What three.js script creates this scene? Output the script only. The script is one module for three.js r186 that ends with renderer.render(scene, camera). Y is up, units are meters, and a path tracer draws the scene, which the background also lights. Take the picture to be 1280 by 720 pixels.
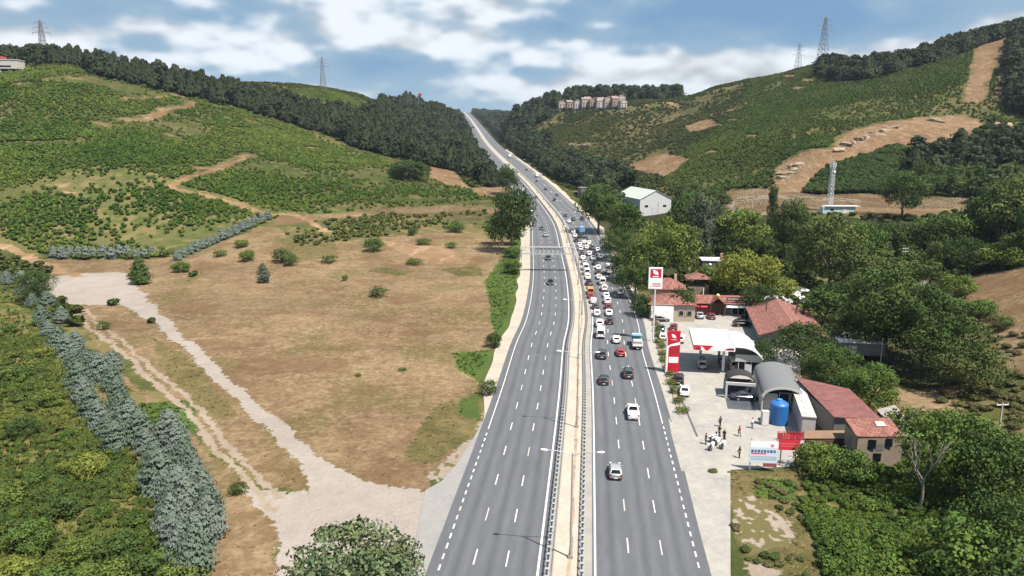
import * as THREE from 'three';
import { mergeGeometries, toCreasedNormals } from 'three/addons/utils/BufferGeometryUtils.js';
import { MarchingCubes } from 'three/addons/objects/MarchingCubes.js';

// ------------------------------------------------------------------ camera, sky, sun, exposure
const FOCAL = 885, EYE = new THREE.Vector3(0, 44.6, 0), PITCH = Math.atan(187 / FOCAL), YAW = Math.atan(99 * Math.cos(PITCH) / FOCAL);
const scene = new THREE.Scene();
const camera = new THREE.PerspectiveCamera(2 * Math.atan(360 / FOCAL) * 180 / Math.PI, 16 / 9, 1, 9000);
camera.rotation.order = 'YXZ';
camera.rotation.set(-PITCH, YAW, 0);
camera.position.copy(EYE);
camera.updateMatrixWorld(true);

const SUN = new THREE.Vector3(0.455, 1, 0.317).normalize();
const sun = new THREE.DirectionalLight(0xfff4e6, 4.8);
sun.name = 'sun';
sun.position.copy(SUN).multiplyScalar(900).add(new THREE.Vector3(0, 0, -300));
sun.target.position.set(0, 0, -300);
sun.castShadow = true;
sun.shadow.mapSize.set(4096, 4096);
Object.assign(sun.shadow.camera, { left: -420, right: 420, top: 420, bottom: -420, near: 10, far: 2500 });
scene.add(sun, sun.target);

const renderer = new THREE.WebGLRenderer({ antialias: true });
renderer.setSize(1024, 576);
renderer.toneMapping = THREE.LinearToneMapping;
renderer.toneMappingExposure = 2.15;
scene.fog = new THREE.FogExp2(0xc6d8ee, 0.00005);
renderer.shadowMap.enabled = true;

// ------------------------------------------------------------------ random numbers and noise
function rng(seed) { let a = seed | 0; return () => { a = (a + 0x6d2b79f5) | 0; let t = Math.imul(a ^ (a >>> 15), 1 | a); t = (t + Math.imul(t ^ (t >>> 7), 61 | t)) ^ t; return ((t ^ (t >>> 14)) >>> 0) / 4294967296; }; }
const NT = new Float32Array(65536); { const r = rng(7); for (let i = 0; i < 65536; i++) NT[i] = r() * 2 - 1; }
function noise(x, y) {
  const xi = Math.floor(x), yi = Math.floor(y); let u = x - xi, v = y - yi; u = u * u * (3 - 2 * u); v = v * v * (3 - 2 * v);
  const a = xi & 255, b = (xi + 1) & 255, c = (yi & 255) << 8, d = ((yi + 1) & 255) << 8;
  const p = NT[c | a], q = NT[c | b], s = NT[d | a], t = NT[d | b];
  return p + (q - p) * u + (s - p) * v + (p - q - s + t) * u * v;
}
function fbm(x, y, n = 4) { let s = 0, a = 0.5; for (let i = 0; i < n; i++) { s += a * noise(x, y); x = x * 2.03 + 17.3; y = y * 2.03 + 5.7; a *= 0.5; } return s; }
function noise3(x, y, z) { const zi = Math.floor(z); let w = z - zi; w = w * w * (3 - 2 * w); const a = noise(x + zi * 37.7, y + zi * 17.3), b = noise(x + (zi + 1) * 37.7, y + (zi + 1) * 17.3); return a + (b - a) * w; }
function fbm3(x, y, z, n) { let s = 0, a = 0.5; for (let i = 0; i < n; i++) { s += a * noise3(x, y, z); x = x * 2.03 + 7.3; y = y * 2.03 + 5.7; z = z * 2.03 + 3.1; a *= 0.5; } return s; }
const clamp = (x, a, b) => Math.min(b, Math.max(a, x)), lerp = (a, b, t) => a + (b - a) * t, sstep = (a, b, x) => { const t = clamp((x - a) / (b - a), 0, 1); return t * t * (3 - 2 * t); };

// ------------------------------------------------------------------ sky: air and broken cumulus, computed over the whole dome
{
  const W = 2048, Hh = 1024, data = new Float32Array(W * Hh * 4);
  const seedX = 9.9, seedZ = 201.3;
  for (let j = 0; j < Hh; j++) {
    const el = ((j + 0.5) / Hh - 0.5) * Math.PI, y = Math.sin(el), c = Math.cos(el);
    for (let i = 0; i < W; i++) {
      const az = ((i + 0.5) / W - 0.5) * 2 * Math.PI, x = c * Math.cos(az), z = c * Math.sin(az), o = (j * W + i) * 4;
      const yy = Math.max(y, 0), t = Math.pow(yy, 0.5);
      let r = lerp(0.26, 0.075, t), g = lerp(0.43, 0.19, t), b = lerp(0.60, 0.42, t);
      const X = x * 4.6 + seedX, Y = yy * 13, Z = z * 4.6 + seedZ, big = y < -0.02 ? 0 : fbm3(X, Y, Z, 6), fine = y < -0.02 ? 0 : fbm3(X * 3.3 + 9, Y * 3.1, Z * 3.3, 4);
      const veil = sstep(-0.38, 0.10, big + 0.28 * fine) * 0.78;
      const cum = sstep(-0.02, 0.27, big + 0.5 * fine);
      const shade = clamp(0.93 + 1.1 * fine - 0.14 * sstep(0.2, 0.5, big), 0.62, 1.14);
      const vr = 0.32, vg = 0.46, vb = 0.585;
      r = lerp(r, vr, veil); g = lerp(g, vg, veil); b = lerp(b, vb, veil);
      r = lerp(r, 0.70 * shade, cum); g = lerp(g, 0.745 * shade, cum); b = lerp(b, 0.80 * shade, cum);
      const low = sstep(0.10, 0.0, yy) * 0.55; r = lerp(r, 0.43, low); g = lerp(g, 0.545, low); b = lerp(b, 0.63, low);
      data[o] = r * 0.52; data[o + 1] = g * 0.52; data[o + 2] = b * 0.52; data[o + 3] = 1;
    }
  }
  const t = new THREE.DataTexture(data, W, Hh, THREE.RGBAFormat, THREE.FloatType);
  t.mapping = THREE.EquirectangularReflectionMapping; t.magFilter = THREE.LinearFilter; t.minFilter = THREE.LinearFilter; t.needsUpdate = true;
  scene.background = t; scene.environment = t;
}

// ------------------------------------------------------------------ survey helpers: rays through the lens met with the land
const camM = camera.matrixWorld.clone();
function at(px, py, depth) { return new THREE.Vector3((px - 640) / FOCAL * depth, (360 - py) / FOCAL * depth, -depth).applyMatrix4(camM); }

// ------------------------------------------------------------------ road centreline (height profile and plan), monotonic in z
const RC = [[-1.5, 0, 300], [-1.5, 0, 60], [-1.5, 0, -60], [-1.6, 0, -120], [-2.0, 0.1, -150]];
for (const [px, py, d] of [[726, 400, 176], [720.5, 351, 221], [709, 308, 278], [700, 280, 332], [678, 250, 425], [656, 225, 530], [629, 200, 715], [609.5, 180, 1000], [596, 160, 1500], [586.5, 147, 2100], [580, 140.5, 2500]]) { const p = at(px, py, d); RC.push([p.x, p.y, p.z]); }
{ const e = RC[RC.length - 1]; RC.push([e[0] - 60, e[1] - 5, e[2] - 400], [e[0] - 160, e[1] - 30, e[2] - 1000]); }
const rcurve = new THREE.CatmullRomCurve3(RC.map((p) => new THREE.Vector3(...p)), false, 'centripetal');
const RS = [];   // z-ordered table: z, x, y, sin/cos of heading
{
  const pts = rcurve.getPoints(1600);
  for (let i = 0; i < pts.length; i++) { const a = pts[Math.max(0, i - 1)], b = pts[Math.min(pts.length - 1, i + 1)], dx = b.x - a.x, dz = b.z - a.z, l = Math.hypot(dx, dz) || 1; RS.push([pts[i].z, pts[i].x, pts[i].y, dx / l, -dz / l]); }
}
const RZ0 = 300, RZN = 1700, RTAB = new Float32Array(RZN * 4);   // table by 2 m of z
{
  let k = 0;
  for (let i = 0; i < RZN; i++) {
    const z = RZ0 - i * 2; while (k < RS.length - 2 && RS[k + 1][0] > z) k++;
    const a = RS[k], b = RS[k + 1], t = clamp((z - a[0]) / ((b[0] - a[0]) || 1), 0, 1);
    for (let c = 0; c < 4; c++) RTAB[i * 4 + c] = lerp(a[c + 1], b[c + 1], t);
  }
}
function road(z) { const f = clamp((RZ0 - z) / 2, 0, RZN - 1.001), i = Math.floor(f), t = f - i, o = i * 4; return { x: lerp(RTAB[o], RTAB[o + 4], t), y: lerp(RTAB[o + 1], RTAB[o + 5], t), sx: lerp(RTAB[o + 2], RTAB[o + 6], t), cz: lerp(RTAB[o + 3], RTAB[o + 7], t) }; }
// arc length parameter along the road, s = 0 under the camera
const ARC = []; { let s = 0; const z0 = RS.findIndex((r) => r[0] <= 0); for (let i = z0; i < RS.length; i++) { if (i > z0) s += Math.hypot(RS[i][0] - RS[i - 1][0], RS[i][1] - RS[i - 1][1]); ARC.push([s, RS[i][0]]); } }
function zOfS(s) { if (s <= 0) return -s; let a = 0, b = ARC.length - 1; while (b - a > 1) { const m = (a + b) >> 1; if (ARC[m][0] > s) b = m; else a = m; } return lerp(ARC[a][1], ARC[b][1], (s - ARC[a][0]) / (ARC[b][0] - ARC[a][0])); }
// point on the road at arc length s, u metres right of the centreline
function onRoad(s, u, lift = 0) { const z = zOfS(s), r = road(z); return new THREE.Vector3(r.x + u * r.cz, r.y + lift, z + u * r.sx); }
function roadTurn(s) { const r = road(zOfS(s)); return -Math.atan2(r.sx, r.cz); }
function lateral(x, z) { const r = road(z); return (x - r.x) * r.cz; }

// ------------------------------------------------------------------ the land: a thin-plate surface through surveyed points
const CP = [];
const cpx = (px, py, d) => { const p = at(px, py, d); CP.push([p.x, p.z, p.y]); };
const cpw = (x, z, y) => CP.push([x, z, y]);
// flat valley floor near the camera
for (const [x, z, y] of [[-60, 60, 0], [60, 60, 0], [0, 120, 0], [-140, 20, 1], [140, 20, 4], [-30, -60, 0], [-60, -70, 0.3], [-90, -90, 0.8], [-50, -110, 0], [-30, -100, -0.1], [-80, -150, 0.6], [-40, -160, 0], [-120, -160, 1.2], [-130, -220, 1.4], [-90, -230, 1.6], [-40, -220, 0.8], [-170, -230, 1.6], [25, -70, 0], [25, -110, 0], [25, -150, 0], [45, -130, 0], [40, -160, 0], [60, -170, 0.5], [30, -190, 0.5], [50, -210, 1.5], [25, -230, 1.8], [40, -80, -1.5], [50, -100, -1.0], [60, -85, -1.5], [75, -90, 0], [-120, -110, 1.5], [-180, -150, 3]]) cpw(x, z, y);
// left hill
for (const p of [[100, 318, 268], [100, 250, 312], [100, 170, 402], [100, 110, 485], [90, 86, 540], [0, 312, 262], [0, 240, 315], [0, 160, 405], [0, 105, 480], [0, 88, 530], [200, 315, 268], [200, 250, 325], [200, 170, 432], [200, 125, 530], [200, 105, 565], [300, 292, 290], [300, 250, 338], [300, 190, 432], [300, 150, 530], [300, 128, 585], [380, 262, 340], [380, 205, 452], [380, 160, 575], [380, 135, 640], [450, 265, 350], [450, 215, 455], [450, 178, 580], [450, 150, 680], [520, 260, 375], [520, 220, 465], [520, 185, 620], [520, 160, 760], [570, 250, 405], [575, 218, 510], [585, 200, 640], [610, 245, 420], [560, 172, 800], [570, 158, 1100]]) cpx(...p);
// crests and what lies behind them
for (const p of [[0, 84, 640], [45, 80, 620], [130, 84, 640], [230, 106, 660], [330, 114, 720], [402, 113, 800], [470, 128, 900], [500, 128, 1050], [540, 138, 1300], [560, 145, 1700], [510, 165, 850], [545, 165, 950]]) cpx(...p);
for (const [px, d, h] of [[0, 900, 75], [130, 900, 75], [300, 1000, 70], [402, 1100, 75], [480, 1400, 70], [200, 1600, 60], [-200, 700, 80], [-200, 400, 40], [-200, 1500, 60], [400, 2400, 60], [500, 2400, 90], [550, 2300, 112], [560, 2700, 120], [0, 2600, 50]]) { const p = at(px, 173, d); cpw(p.x, p.z, h); }
// valley floor and right-hand slopes
for (const p of [[760, 300, 320], [800, 290, 330], [850, 285, 330], [760, 262, 410], [740, 235, 500], [700, 222, 580], [860, 258, 370], [900, 300, 300], [940, 330, 255], [1000, 340, 240], [1060, 350, 222], [900, 268, 345], [940, 262, 335], [1000, 262, 322], [1060, 262, 315], [1130, 268, 302], [1190, 262, 310], [920, 243, 365], [1000, 241, 362], [1100, 243, 352], [1190, 238, 350], [1250, 250, 318], [1160, 345, 225], [1200, 345, 205], [1280, 330, 190], [1280, 400, 158], [1240, 440, 150], [1180, 430, 162], [1140, 480, 140], [1200, 500, 128], [1280, 470, 130], [1280, 560, 105], [1200, 600, 93], [1280, 680, 78]]) cpx(...p);
for (const p of [[1090, 205, 400], [1240, 200, 390], [1030, 190, 410], [975, 215, 405], [1100, 155, 470], [1200, 148, 480], [1280, 150, 470], [1180, 165, 440], [1100, 120, 560], [1100, 85, 650], [1220, 125, 520], [1250, 60, 660], [1280, 40, 700], [1180, 70, 680], [960, 180, 470], [960, 150, 570], [960, 118, 690], [960, 98, 780], [1020, 84, 720], [900, 215, 460], [900, 165, 580], [890, 128, 780], [900, 108, 860], [840, 220, 480], [840, 180, 620], [840, 145, 780], [850, 124, 900], [780, 212, 560], [780, 180, 700], [770, 150, 780], [760, 138, 830], [740, 127, 930], [790, 124, 960], [700, 200, 690], [700, 165, 850], [690, 145, 930], [670, 138, 1100], [640, 165, 1300], [640, 148, 1700], [620, 145, 2200], [660, 180, 850]]) cpx(...p);
for (const [px, d, h] of [[1280, 900, 130], [1150, 900, 105], [1050, 950, 108], [960, 1050, 105], [880, 1150, 95], [780, 1250, 90], [700, 1500, 85], [1200, 1600, 80], [900, 1900, 70], [700, 2400, 90], [620, 2700, 120], [1480, 500, 110], [1480, 250, 40], [1480, 1000, 110], [1100, 2600, 50]]) { const p = at(px, 173, d); cpw(p.x, p.z, h); }
for (let z = -260; z > -2600; z -= z > -700 ? 90 : 220) { const r = road(z); cpw(r.x - 24, z, r.y - 0.2); cpw(r.x + 26, z, r.y - 0.2); }

const SC = 200, tpsf = (r2) => (r2 < 1e-9 ? 0 : 0.5 * r2 * Math.log(r2));
const TW = (() => {   // solve the thin-plate system
  const n = CP.length, m = n + 3, A = Array.from({ length: m }, () => new Float64Array(m + 1));
  for (let i = 0; i < n; i++) {
    for (let j = 0; j < n; j++) { const dx = (CP[i][0] - CP[j][0]) / SC, dz = (CP[i][1] - CP[j][1]) / SC; A[i][j] = tpsf(dx * dx + dz * dz); }
    A[i][i] += 0.0006; A[i][n] = 1; A[i][n + 1] = CP[i][0] / SC; A[i][n + 2] = CP[i][1] / SC; A[i][m] = CP[i][2];
    A[n][i] = 1; A[n + 1][i] = CP[i][0] / SC; A[n + 2][i] = CP[i][1] / SC;
  }
  for (let c = 0; c < m; c++) {
    let p = c; for (let r = c + 1; r < m; r++) if (Math.abs(A[r][c]) > Math.abs(A[p][c])) p = r;
    [A[c], A[p]] = [A[p], A[c]];
    for (let r = c + 1; r < m; r++) { const f = A[r][c] / A[c][c]; if (f) for (let k = c; k <= m; k++) A[r][k] -= f * A[c][k]; }
  }
  const w = new Float64Array(m); for (let r = m - 1; r >= 0; r--) { let s = A[r][m]; for (let k = r + 1; k < m; k++) s -= A[r][k] * w[k]; w[r] = s / A[r][r]; }
  return w;
})();
function tps(x, z) { const n = CP.length; let s = TW[n] + TW[n + 1] * x / SC + TW[n + 2] * z / SC; for (let i = 0; i < n; i++) { const dx = (x - CP[i][0]) / SC, dz = (z - CP[i][1]) / SC; s += TW[i] * tpsf(dx * dx + dz * dz); } return s; }
const GX0 = -1300, GZ0 = 140, GS = 6, GNX = 480, GNZ = 500, GH = new Float32Array(GNX * GNZ);
for (let j = 0; j < GNZ; j++) for (let i = 0; i < GNX; i++) GH[j * GNX + i] = tps(GX0 + i * GS, GZ0 - j * GS);
function bump(x, z) { const f = clamp(Math.hypot(x, z) / 400, 0.12, 1.2); return f * (1.6 * fbm(x / 38, z / 38, 3) + 0.5 * fbm(x / 7, z / 7, 2)); }
const PADS = [];   // level pieces of ground: [x, z, radius, blend, y]
const FORE = { x0: 18.2, x1: 46, z0: -92, z1: -182 };
function H(x, z) {
  const fx = clamp((x - GX0) / GS, 0, GNX - 1.001), fz = clamp((GZ0 - z) / GS, 0, GNZ - 1.001), i = Math.floor(fx), j = Math.floor(fz), u = fx - i, v = fz - j, o = j * GNX + i;
  let h = lerp(lerp(GH[o], GH[o + 1], u), lerp(GH[o + GNX], GH[o + GNX + 1], u), v);
  h += bump(x, z);
  const r = road(z), a = Math.abs((x - r.x) * r.cz), far = clamp(-z / 900, 0, 1);
  h = lerp(r.y - 0.10 - 0.35 * far, h, sstep(18.5, 30 + 14 * far, a));
  const f = Math.max(0, Math.max((FORE.x0 - x) * 5, x - FORE.x1), Math.max(z - FORE.z0, FORE.z1 - z));
  h = lerp(-0.06, h, sstep(0.5, 9, f));
  const e = Math.max(0, Math.max(-34 - x, x + 14), Math.max(z + 28, -122 - z));   // the track mouth is level with the road
  return lerp(-0.06, h, sstep(0.5, 8, e));
}
// where a line of sight first meets the land
function G(px, py, from = 40) {
  const o = EYE, d = at(px, py, 1).sub(EYE); let a = from, b = from;
  for (; b < 4200; b += b < 500 ? 1.5 : 6) { if (o.y + d.y * b < H(o.x + d.x * b, o.z + d.z * b)) break; a = b; }
  for (let k = 0; k < 16; k++) { const m = (a + b) / 2; if (o.y + d.y * m < H(o.x + d.x * m, o.z + d.z * m)) b = m; else a = m; }
  const x = o.x + d.x * b, z = o.z + d.z * b; return new THREE.Vector3(x, H(x, z), z);
}

// ------------------------------------------------------------------ naming and grouping helpers
const taken = new Map();
function numbered(n) { const k = taken.get(n) || 0; taken.set(n, k + 1); return k ? n + '_' + String(k).padStart(3, '0') : n; }
function tag(o, label, category, group, kind) { if (label) o.userData.label = label; if (category) o.userData.category = category; if (group) o.userData.group = group; if (kind) o.userData.kind = kind; return o; }
function shade(o) { o.traverse((m) => { if (m.isMesh) { m.castShadow = true; m.receiveShadow = true; } }); return o; }
function top(o, name, label, category, group, kind) { o.name = numbered(name); tag(o, label, category, group, kind); scene.add(shade(o)); return o; }
function thing(name, label, category, pos, turn = 0, group) { const g = new THREE.Group(); g.name = numbered(name); tag(g, label, category, group); if (pos) g.position.copy(pos); g.rotation.y = turn; scene.add(g); return g; }
function part(name, geo, mat, parent, label) { const m = new THREE.Mesh(geo, mat); m.name = name; m.castShadow = m.receiveShadow = true; if (label) m.userData.label = label; parent.add(m); return m; }
const std = (hex, rough = 0.85, o = {}) => new THREE.MeshStandardMaterial({ color: hex, roughness: rough, ...o });
const lin = (r, g, b, rough = 0.9, o = {}) => { const m = new THREE.MeshStandardMaterial({ roughness: rough, ...o }); m.color.setRGB(r, g, b); return m; };
function box(w, h, d, x = 0, y = 0, z = 0, ry = 0) { const g = new THREE.BoxGeometry(w, h, d); if (ry) g.rotateY(ry); g.translate(x, y, z); return g; }
function cyl(r0, r1, h, x = 0, y = 0, z = 0, n = 10) { const g = new THREE.CylinderGeometry(r1, r0, h, n); g.translate(x, y, z); return g; }
function bar(a, b, r, n = 6) { const d = b.clone().sub(a), l = d.length(), g = new THREE.CylinderGeometry(r, r, l, n); g.applyQuaternion(new THREE.Quaternion().setFromUnitVectors(new THREE.Vector3(0, 1, 0), d.normalize())); g.translate((a.x + b.x) / 2, (a.y + b.y) / 2, (a.z + b.z) / 2); return g; }
const V = (x, y, z) => new THREE.Vector3(x, y, z);
function dataTex(w, h, f, rep, srgb = false) {
  const d = new Uint8Array(w * h * 4); let k = 0;
  for (let j = 0; j < h; j++) for (let i = 0; i < w; i++, k += 4) { const c = f(i, j); if (typeof c === 'number') { d[k] = d[k + 1] = d[k + 2] = clamp(c * 255, 0, 255); } else { d[k] = clamp(c[0] * 255, 0, 255); d[k + 1] = clamp(c[1] * 255, 0, 255); d[k + 2] = clamp(c[2] * 255, 0, 255); } d[k + 3] = 255; }
  const t = new THREE.DataTexture(d, w, h, THREE.RGBAFormat); t.wrapS = t.wrapT = THREE.RepeatWrapping; t.magFilter = THREE.LinearFilter; t.minFilter = THREE.LinearMipmapLinearFilter; t.generateMipmaps = true;
  if (srgb) t.colorSpace = THREE.SRGBColorSpace; if (rep) t.repeat.set(rep[0], rep[1]); t.needsUpdate = true; return t;
}
// tiling noise for fine relief
function tnoise(x, y, p) { const w = (a) => ((a % p) + p) % p, xi = Math.floor(x), yi = Math.floor(y); let u = x - xi, v = y - yi; u = u * u * (3 - 2 * u); v = v * v * (3 - 2 * v); const h = (a, b) => NT[(w(b) << 8 | w(a)) & 65535]; return lerp(lerp(h(xi, yi), h(xi + 1, yi), u), lerp(h(xi, yi + 1), h(xi + 1, yi + 1), u), v); }
function tfbm(x, y, p, n) { let s = 0, a = 0.5; for (let i = 0; i < n; i++) { s += a * tnoise(x, y, p); x *= 2; y *= 2; p *= 2; a *= 0.55; } return s; }
const reliefTex = dataTex(512, 512, (i, j) => 0.5 + 0.6 * tfbm(i / 16, j / 16, 32, 4));
// ------------------------------------------------------------------ ground cover map (world metres), from surveyed outlines
const C = { GRASS: 0, STRAW: 1, GRAVEL: 2, SOIL: 3, LUSH: 4, PLANT: 5, FOREST: 6, SCRUB: 7, TERRACE: 8, PALE: 9, WEED: 10, TRACK: 11, BUSHY: 12 };
const MAPS = [{ x0: -260, z0: 0, s: 0.25, w: 2000, h: 1480 }, { x0: -700, z0: 20, s: 1, w: 1600, h: 1500 }];
for (const m of MAPS) m.d = new Uint8Array(m.w * m.h);
function fillPoly(pts, cls) {   // world polygon, scan-line fill on both maps
  for (const m of MAPS) {
    const P = pts.map((p) => [(p.x - m.x0) / m.s, (m.z0 - p.z) / m.s]); let lo = Infinity, hi = -Infinity; for (const p of P) { lo = Math.min(lo, p[1]); hi = Math.max(hi, p[1]); }
    for (let y = Math.max(0, Math.ceil(lo)); y <= Math.min(m.h - 1, Math.floor(hi)); y++) {
      const xs = []; for (let i = 0, n = P.length; i < n; i++) { const a = P[i], b = P[(i + 1) % n]; if ((a[1] <= y) !== (b[1] <= y)) xs.push(a[0] + (y - a[1]) / (b[1] - a[1]) * (b[0] - a[0])); }
      xs.sort((a, b) => a - b);
      for (let k = 0; k + 1 < xs.length; k += 2) for (let x = Math.max(0, Math.ceil(xs[k])); x <= Math.min(m.w - 1, Math.floor(xs[k + 1])); x++) m.d[y * m.w + x] = cls;
    }
  }
}
const poly = (cls, ...pts) => fillPoly(pts.map(([a, b]) => G(a, b)), cls);
const polyW = (cls, ...pts) => fillPoly(pts.map(([x, z]) => V(x, 0, z)), cls);
function band(cls, width, ...pts) {   // a path of given width in metres
  const c = new THREE.CatmullRomCurve3(pts.map(([a, b]) => { const g = G(a, b); g.y = 0; return g; })).getPoints(pts.length * 8), L = [], R = [];
  for (let i = 0; i < c.length; i++) { const a = c[Math.max(0, i - 1)], b = c[Math.min(c.length - 1, i + 1)], dx = b.x - a.x, dz = b.z - a.z, l = Math.hypot(dx, dz) || 1, w = width / 2 * (1 + 0.25 * noise(i * 0.7, width)); L.push(V(c[i].x - dz / l * w, 0, c[i].z + dx / l * w)); R.push(V(c[i].x + dz / l * w, 0, c[i].z - dx / l * w)); }
  fillPoly([...L, ...R.reverse()], cls);
}
// left hill
poly(C.PLANT, [-60, 330], [-60, 80], [0, 92], [60, 84], [110, 90], [250, 120], [400, 168], [480, 196], [560, 228], [635, 250], [640, 285], [560, 262], [470, 268], [345, 278], [330, 282], [200, 322], [60, 320], [0, 306]);
poly(C.FOREST, [-20, 86], [45, 78], [110, 93], [180, 108], [250, 124], [400, 166], [480, 194], [520, 205], [560, 214], [620, 240], [638, 225], [618, 190], [600, 175], [575, 150], [540, 141], [500, 131], [470, 140], [455, 150], [400, 143], [330, 125], [250, 109], [180, 95], [120, 85]);
poly(C.PLANT, [245, 107], [250, 109], [330, 125], [400, 143], [455, 150], [470, 138], [460, 128], [430, 118], [402, 113], [330, 112], [280, 108]);
poly(C.SOIL, [535, 207], [570, 215], [585, 235], [560, 232], [540, 222]); poly(C.SOIL, [588, 235], [632, 232], [636, 242], [600, 245]);
poly(C.STRAW, [185, 378], [325, 284], [350, 270], [470, 262], [560, 255], [640, 262], [642, 300], [636, 340], [630, 420], [634, 470], [622, 500], [606, 533], [585, 560], [562, 582], [535, 606], [470, 602], [420, 586], [330, 520], [250, 450]);
poly(C.STRAW, [60, 322], [200, 324], [330, 284], [345, 278], [300, 310], [190, 365], [165, 345], [60, 347]);
poly(C.STRAW, [95, 378], [150, 382], [190, 404], [270, 478], [340, 546], [386, 592], [383, 614], [330, 606], [232, 510], [165, 448], [100, 395]);
poly(C.STRAW, [100, 400], [160, 470], [230, 530], [300, 600], [345, 660], [350, 720], [345, 760], [250, 760], [255, 690], [265, 640], [235, 560], [200, 520], [150, 470]);
poly(C.STRAW, [160, 372], [200, 330], [345, 278], [330, 300], [240, 345], [190, 385]);
band(C.PALE, 2.4, [543, 600], [567, 581], [592, 553], [613, 520], [628, 486]);
poly(C.STRAW, [380, 588], [420, 592], [470, 598], [540, 602], [545, 614], [470, 612], [400, 606]);
// bare and lush patches in the dry field
poly(C.LUSH, [608, 350], [632, 315], [648, 285], [660, 290], [658, 330], [648, 385], [640, 430], [635, 470], [624, 455], [618, 420]); poly(C.LUSH, [565, 442], [625, 436], [628, 470], [600, 478], [575, 462]);
poly(C.WEED, [525, 540], [548, 505], [575, 500], [600, 487], [612, 500], [596, 530], [580, 556], [560, 566], [545, 580], [512, 578], [505, 565]); poly(C.LUSH, [575, 500], [605, 490], [598, 525], [575, 522]);
poly(C.WEED, [350, 300], [420, 290], [420, 320], [360, 330]); poly(C.WEED, [455, 338], [480, 334], [520, 338], [500, 345]); poly(C.WEED, [545, 336], [600, 332], [604, 346], [570, 344]); poly(C.SOIL, [470, 300], [560, 310], [580, 330], [520, 325]); poly(C.LUSH, [170, 505], [240, 500], [250, 540], [210, 545], [180, 530]); poly(C.WEED, [190, 420], [245, 455], [300, 520], [270, 525], [210, 470]);
poly(C.TERRACE, [345, 282], [470, 268], [600, 262], [640, 275], [640, 300], [560, 290], [440, 300], [380, 310]);
// tracks
poly(C.GRAVEL, [60, 346], [110, 341], [162, 341], [185, 375], [250, 437], [330, 510], [400, 572], [450, 600], [530, 614], [580, 618], [560, 720], [545, 770], [345, 770], [352, 690], [330, 650], [298, 612], [384, 616], [384, 592], [340, 545], [270, 476], [190, 403], [150, 381], [92, 380], [62, 368]);
band(C.TRACK, 1.2, [95, 392], [165, 452], [232, 514], [300, 590], [340, 640]); band(C.TRACK, 1.0, [105, 386], [178, 448], [248, 512], [310, 580], [352, 625]);
band(C.SOIL, 5, [-20, 300], [30, 320], [70, 338], [100, 346]);
band(C.SOIL, 4.5, [338, 268], [285, 252], [238, 240], [215, 233], [235, 222], [262, 214], [285, 205], [318, 194]); band(C.SOIL, 4, [338, 268], [370, 268], [410, 290]);
band(C.SOIL, 6, [150, 150], [185, 148], [212, 136], [240, 127]); band(C.SOIL, 4, [118, 153], [136, 160]); band(C.SOIL, 4, [208, 167], [234, 177]); band(C.SOIL, 2.5, [0, 180], [60, 178], [110, 176]); band(C.SOIL, 3, [150, 125], [210, 118], [235, 122]);
for (const [a, b] of [[25, 105], [60, 100], [95, 98], [390, 185], [420, 205], [440, 192], [300, 160], [250, 210], [70, 230], [85, 240]]) band(C.SOIL, 4, [a - 9, b], [a + 12, b + 1]);
poly(C.SCRUB, [-80, 335], [0, 345], [30, 372], [50, 395], [80, 430], [100, 480], [140, 550], [190, 590], [205, 660], [235, 700], [240, 770], [-80, 770]);
// right side
polyW(C.WEED, [17.8, -40], [17.8, -92], [36, -94], [36, -40]); polyW(C.PALE, [18.5, -72], [18, -84], [22, -86], [24.5, -80], [23, -75]); polyW(C.PALE, [17, -66], [18, -71], [21, -70], [20, -66]); polyW(C.LUSH, [22, -86], [23, -91], [28, -91], [27, -86]); polyW(C.STRAW, [17.8, -40], [17.8, -67], [20, -66], [22, -40]);
polyW(C.SCRUB, [22, -40], [22, -62], [25.5, -70], [27, -82], [29.5, -92], [31.5, -100], [36, -103], [44, -97], [60, -99], [100, -110], [150, -100], [150, -40]);
poly(C.STRAW, [1180, 350], [1280, 335], [1320, 345], [1320, 470], [1240, 470], [1190, 440], [1175, 400]); poly(C.STRAW, [1110, 485], [1200, 480], [1200, 520], [1120, 525]);
poly(C.FOREST, [990, 440], [1050, 380], [1060, 330], [1000, 320], [1050, 270], [1290, 262], [1290, 330], [1200, 340], [1170, 400], [1210, 480], [1100, 480]);
poly(C.FOREST, [720, 280], [740, 240], [850, 245], [910, 262], [1000, 275], [1010, 330], [870, 330], [810, 360], [770, 340]);
poly(C.STRAW, [905, 240], [960, 236], [1210, 232], [1215, 265], [1100, 272], [1000, 266], [930, 272], [905, 262]);
poly(C.PALE, [920, 246], [1080, 250], [1080, 254], [920, 252]); band(C.PALE, 4, [1140, 258], [1185, 252], [1200, 246]); band(C.PALE, 5, [1285, 318], [1180, 345], [1150, 355], [1140, 365]); band(C.PALE, 5, [915, 252], [918, 268], [905, 280]);
poly(C.PLANT, [830, 232], [852, 150], [930, 118], [1010, 80], [1100, 78], [1200, 50], [1300, 30], [1300, 152], [1200, 150], [1100, 160], [1040, 190], [985, 205], [960, 228], [905, 238]);
poly(C.FOREST, [1140, 198], [1215, 186], [1300, 172], [1300, 250], [1210, 245], [1100, 242]); poly(C.BUSHY, [1005, 242], [1022, 215], [1050, 198], [1110, 182], [1140, 190], [1145, 242]);
poly(C.TERRACE, [655, 200], [660, 150], [700, 140], [850, 122], [905, 105], [930, 118], [900, 160], [850, 195], [820, 228], [760, 220], [700, 205]);
poly(C.FOREST, [630, 190], [600, 160], [592, 145], [660, 135], [700, 128], [850, 118], [850, 122], [770, 128], [700, 142], [660, 165], [700, 200], [760, 215], [800, 235], [740, 240], [690, 225]);
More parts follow.
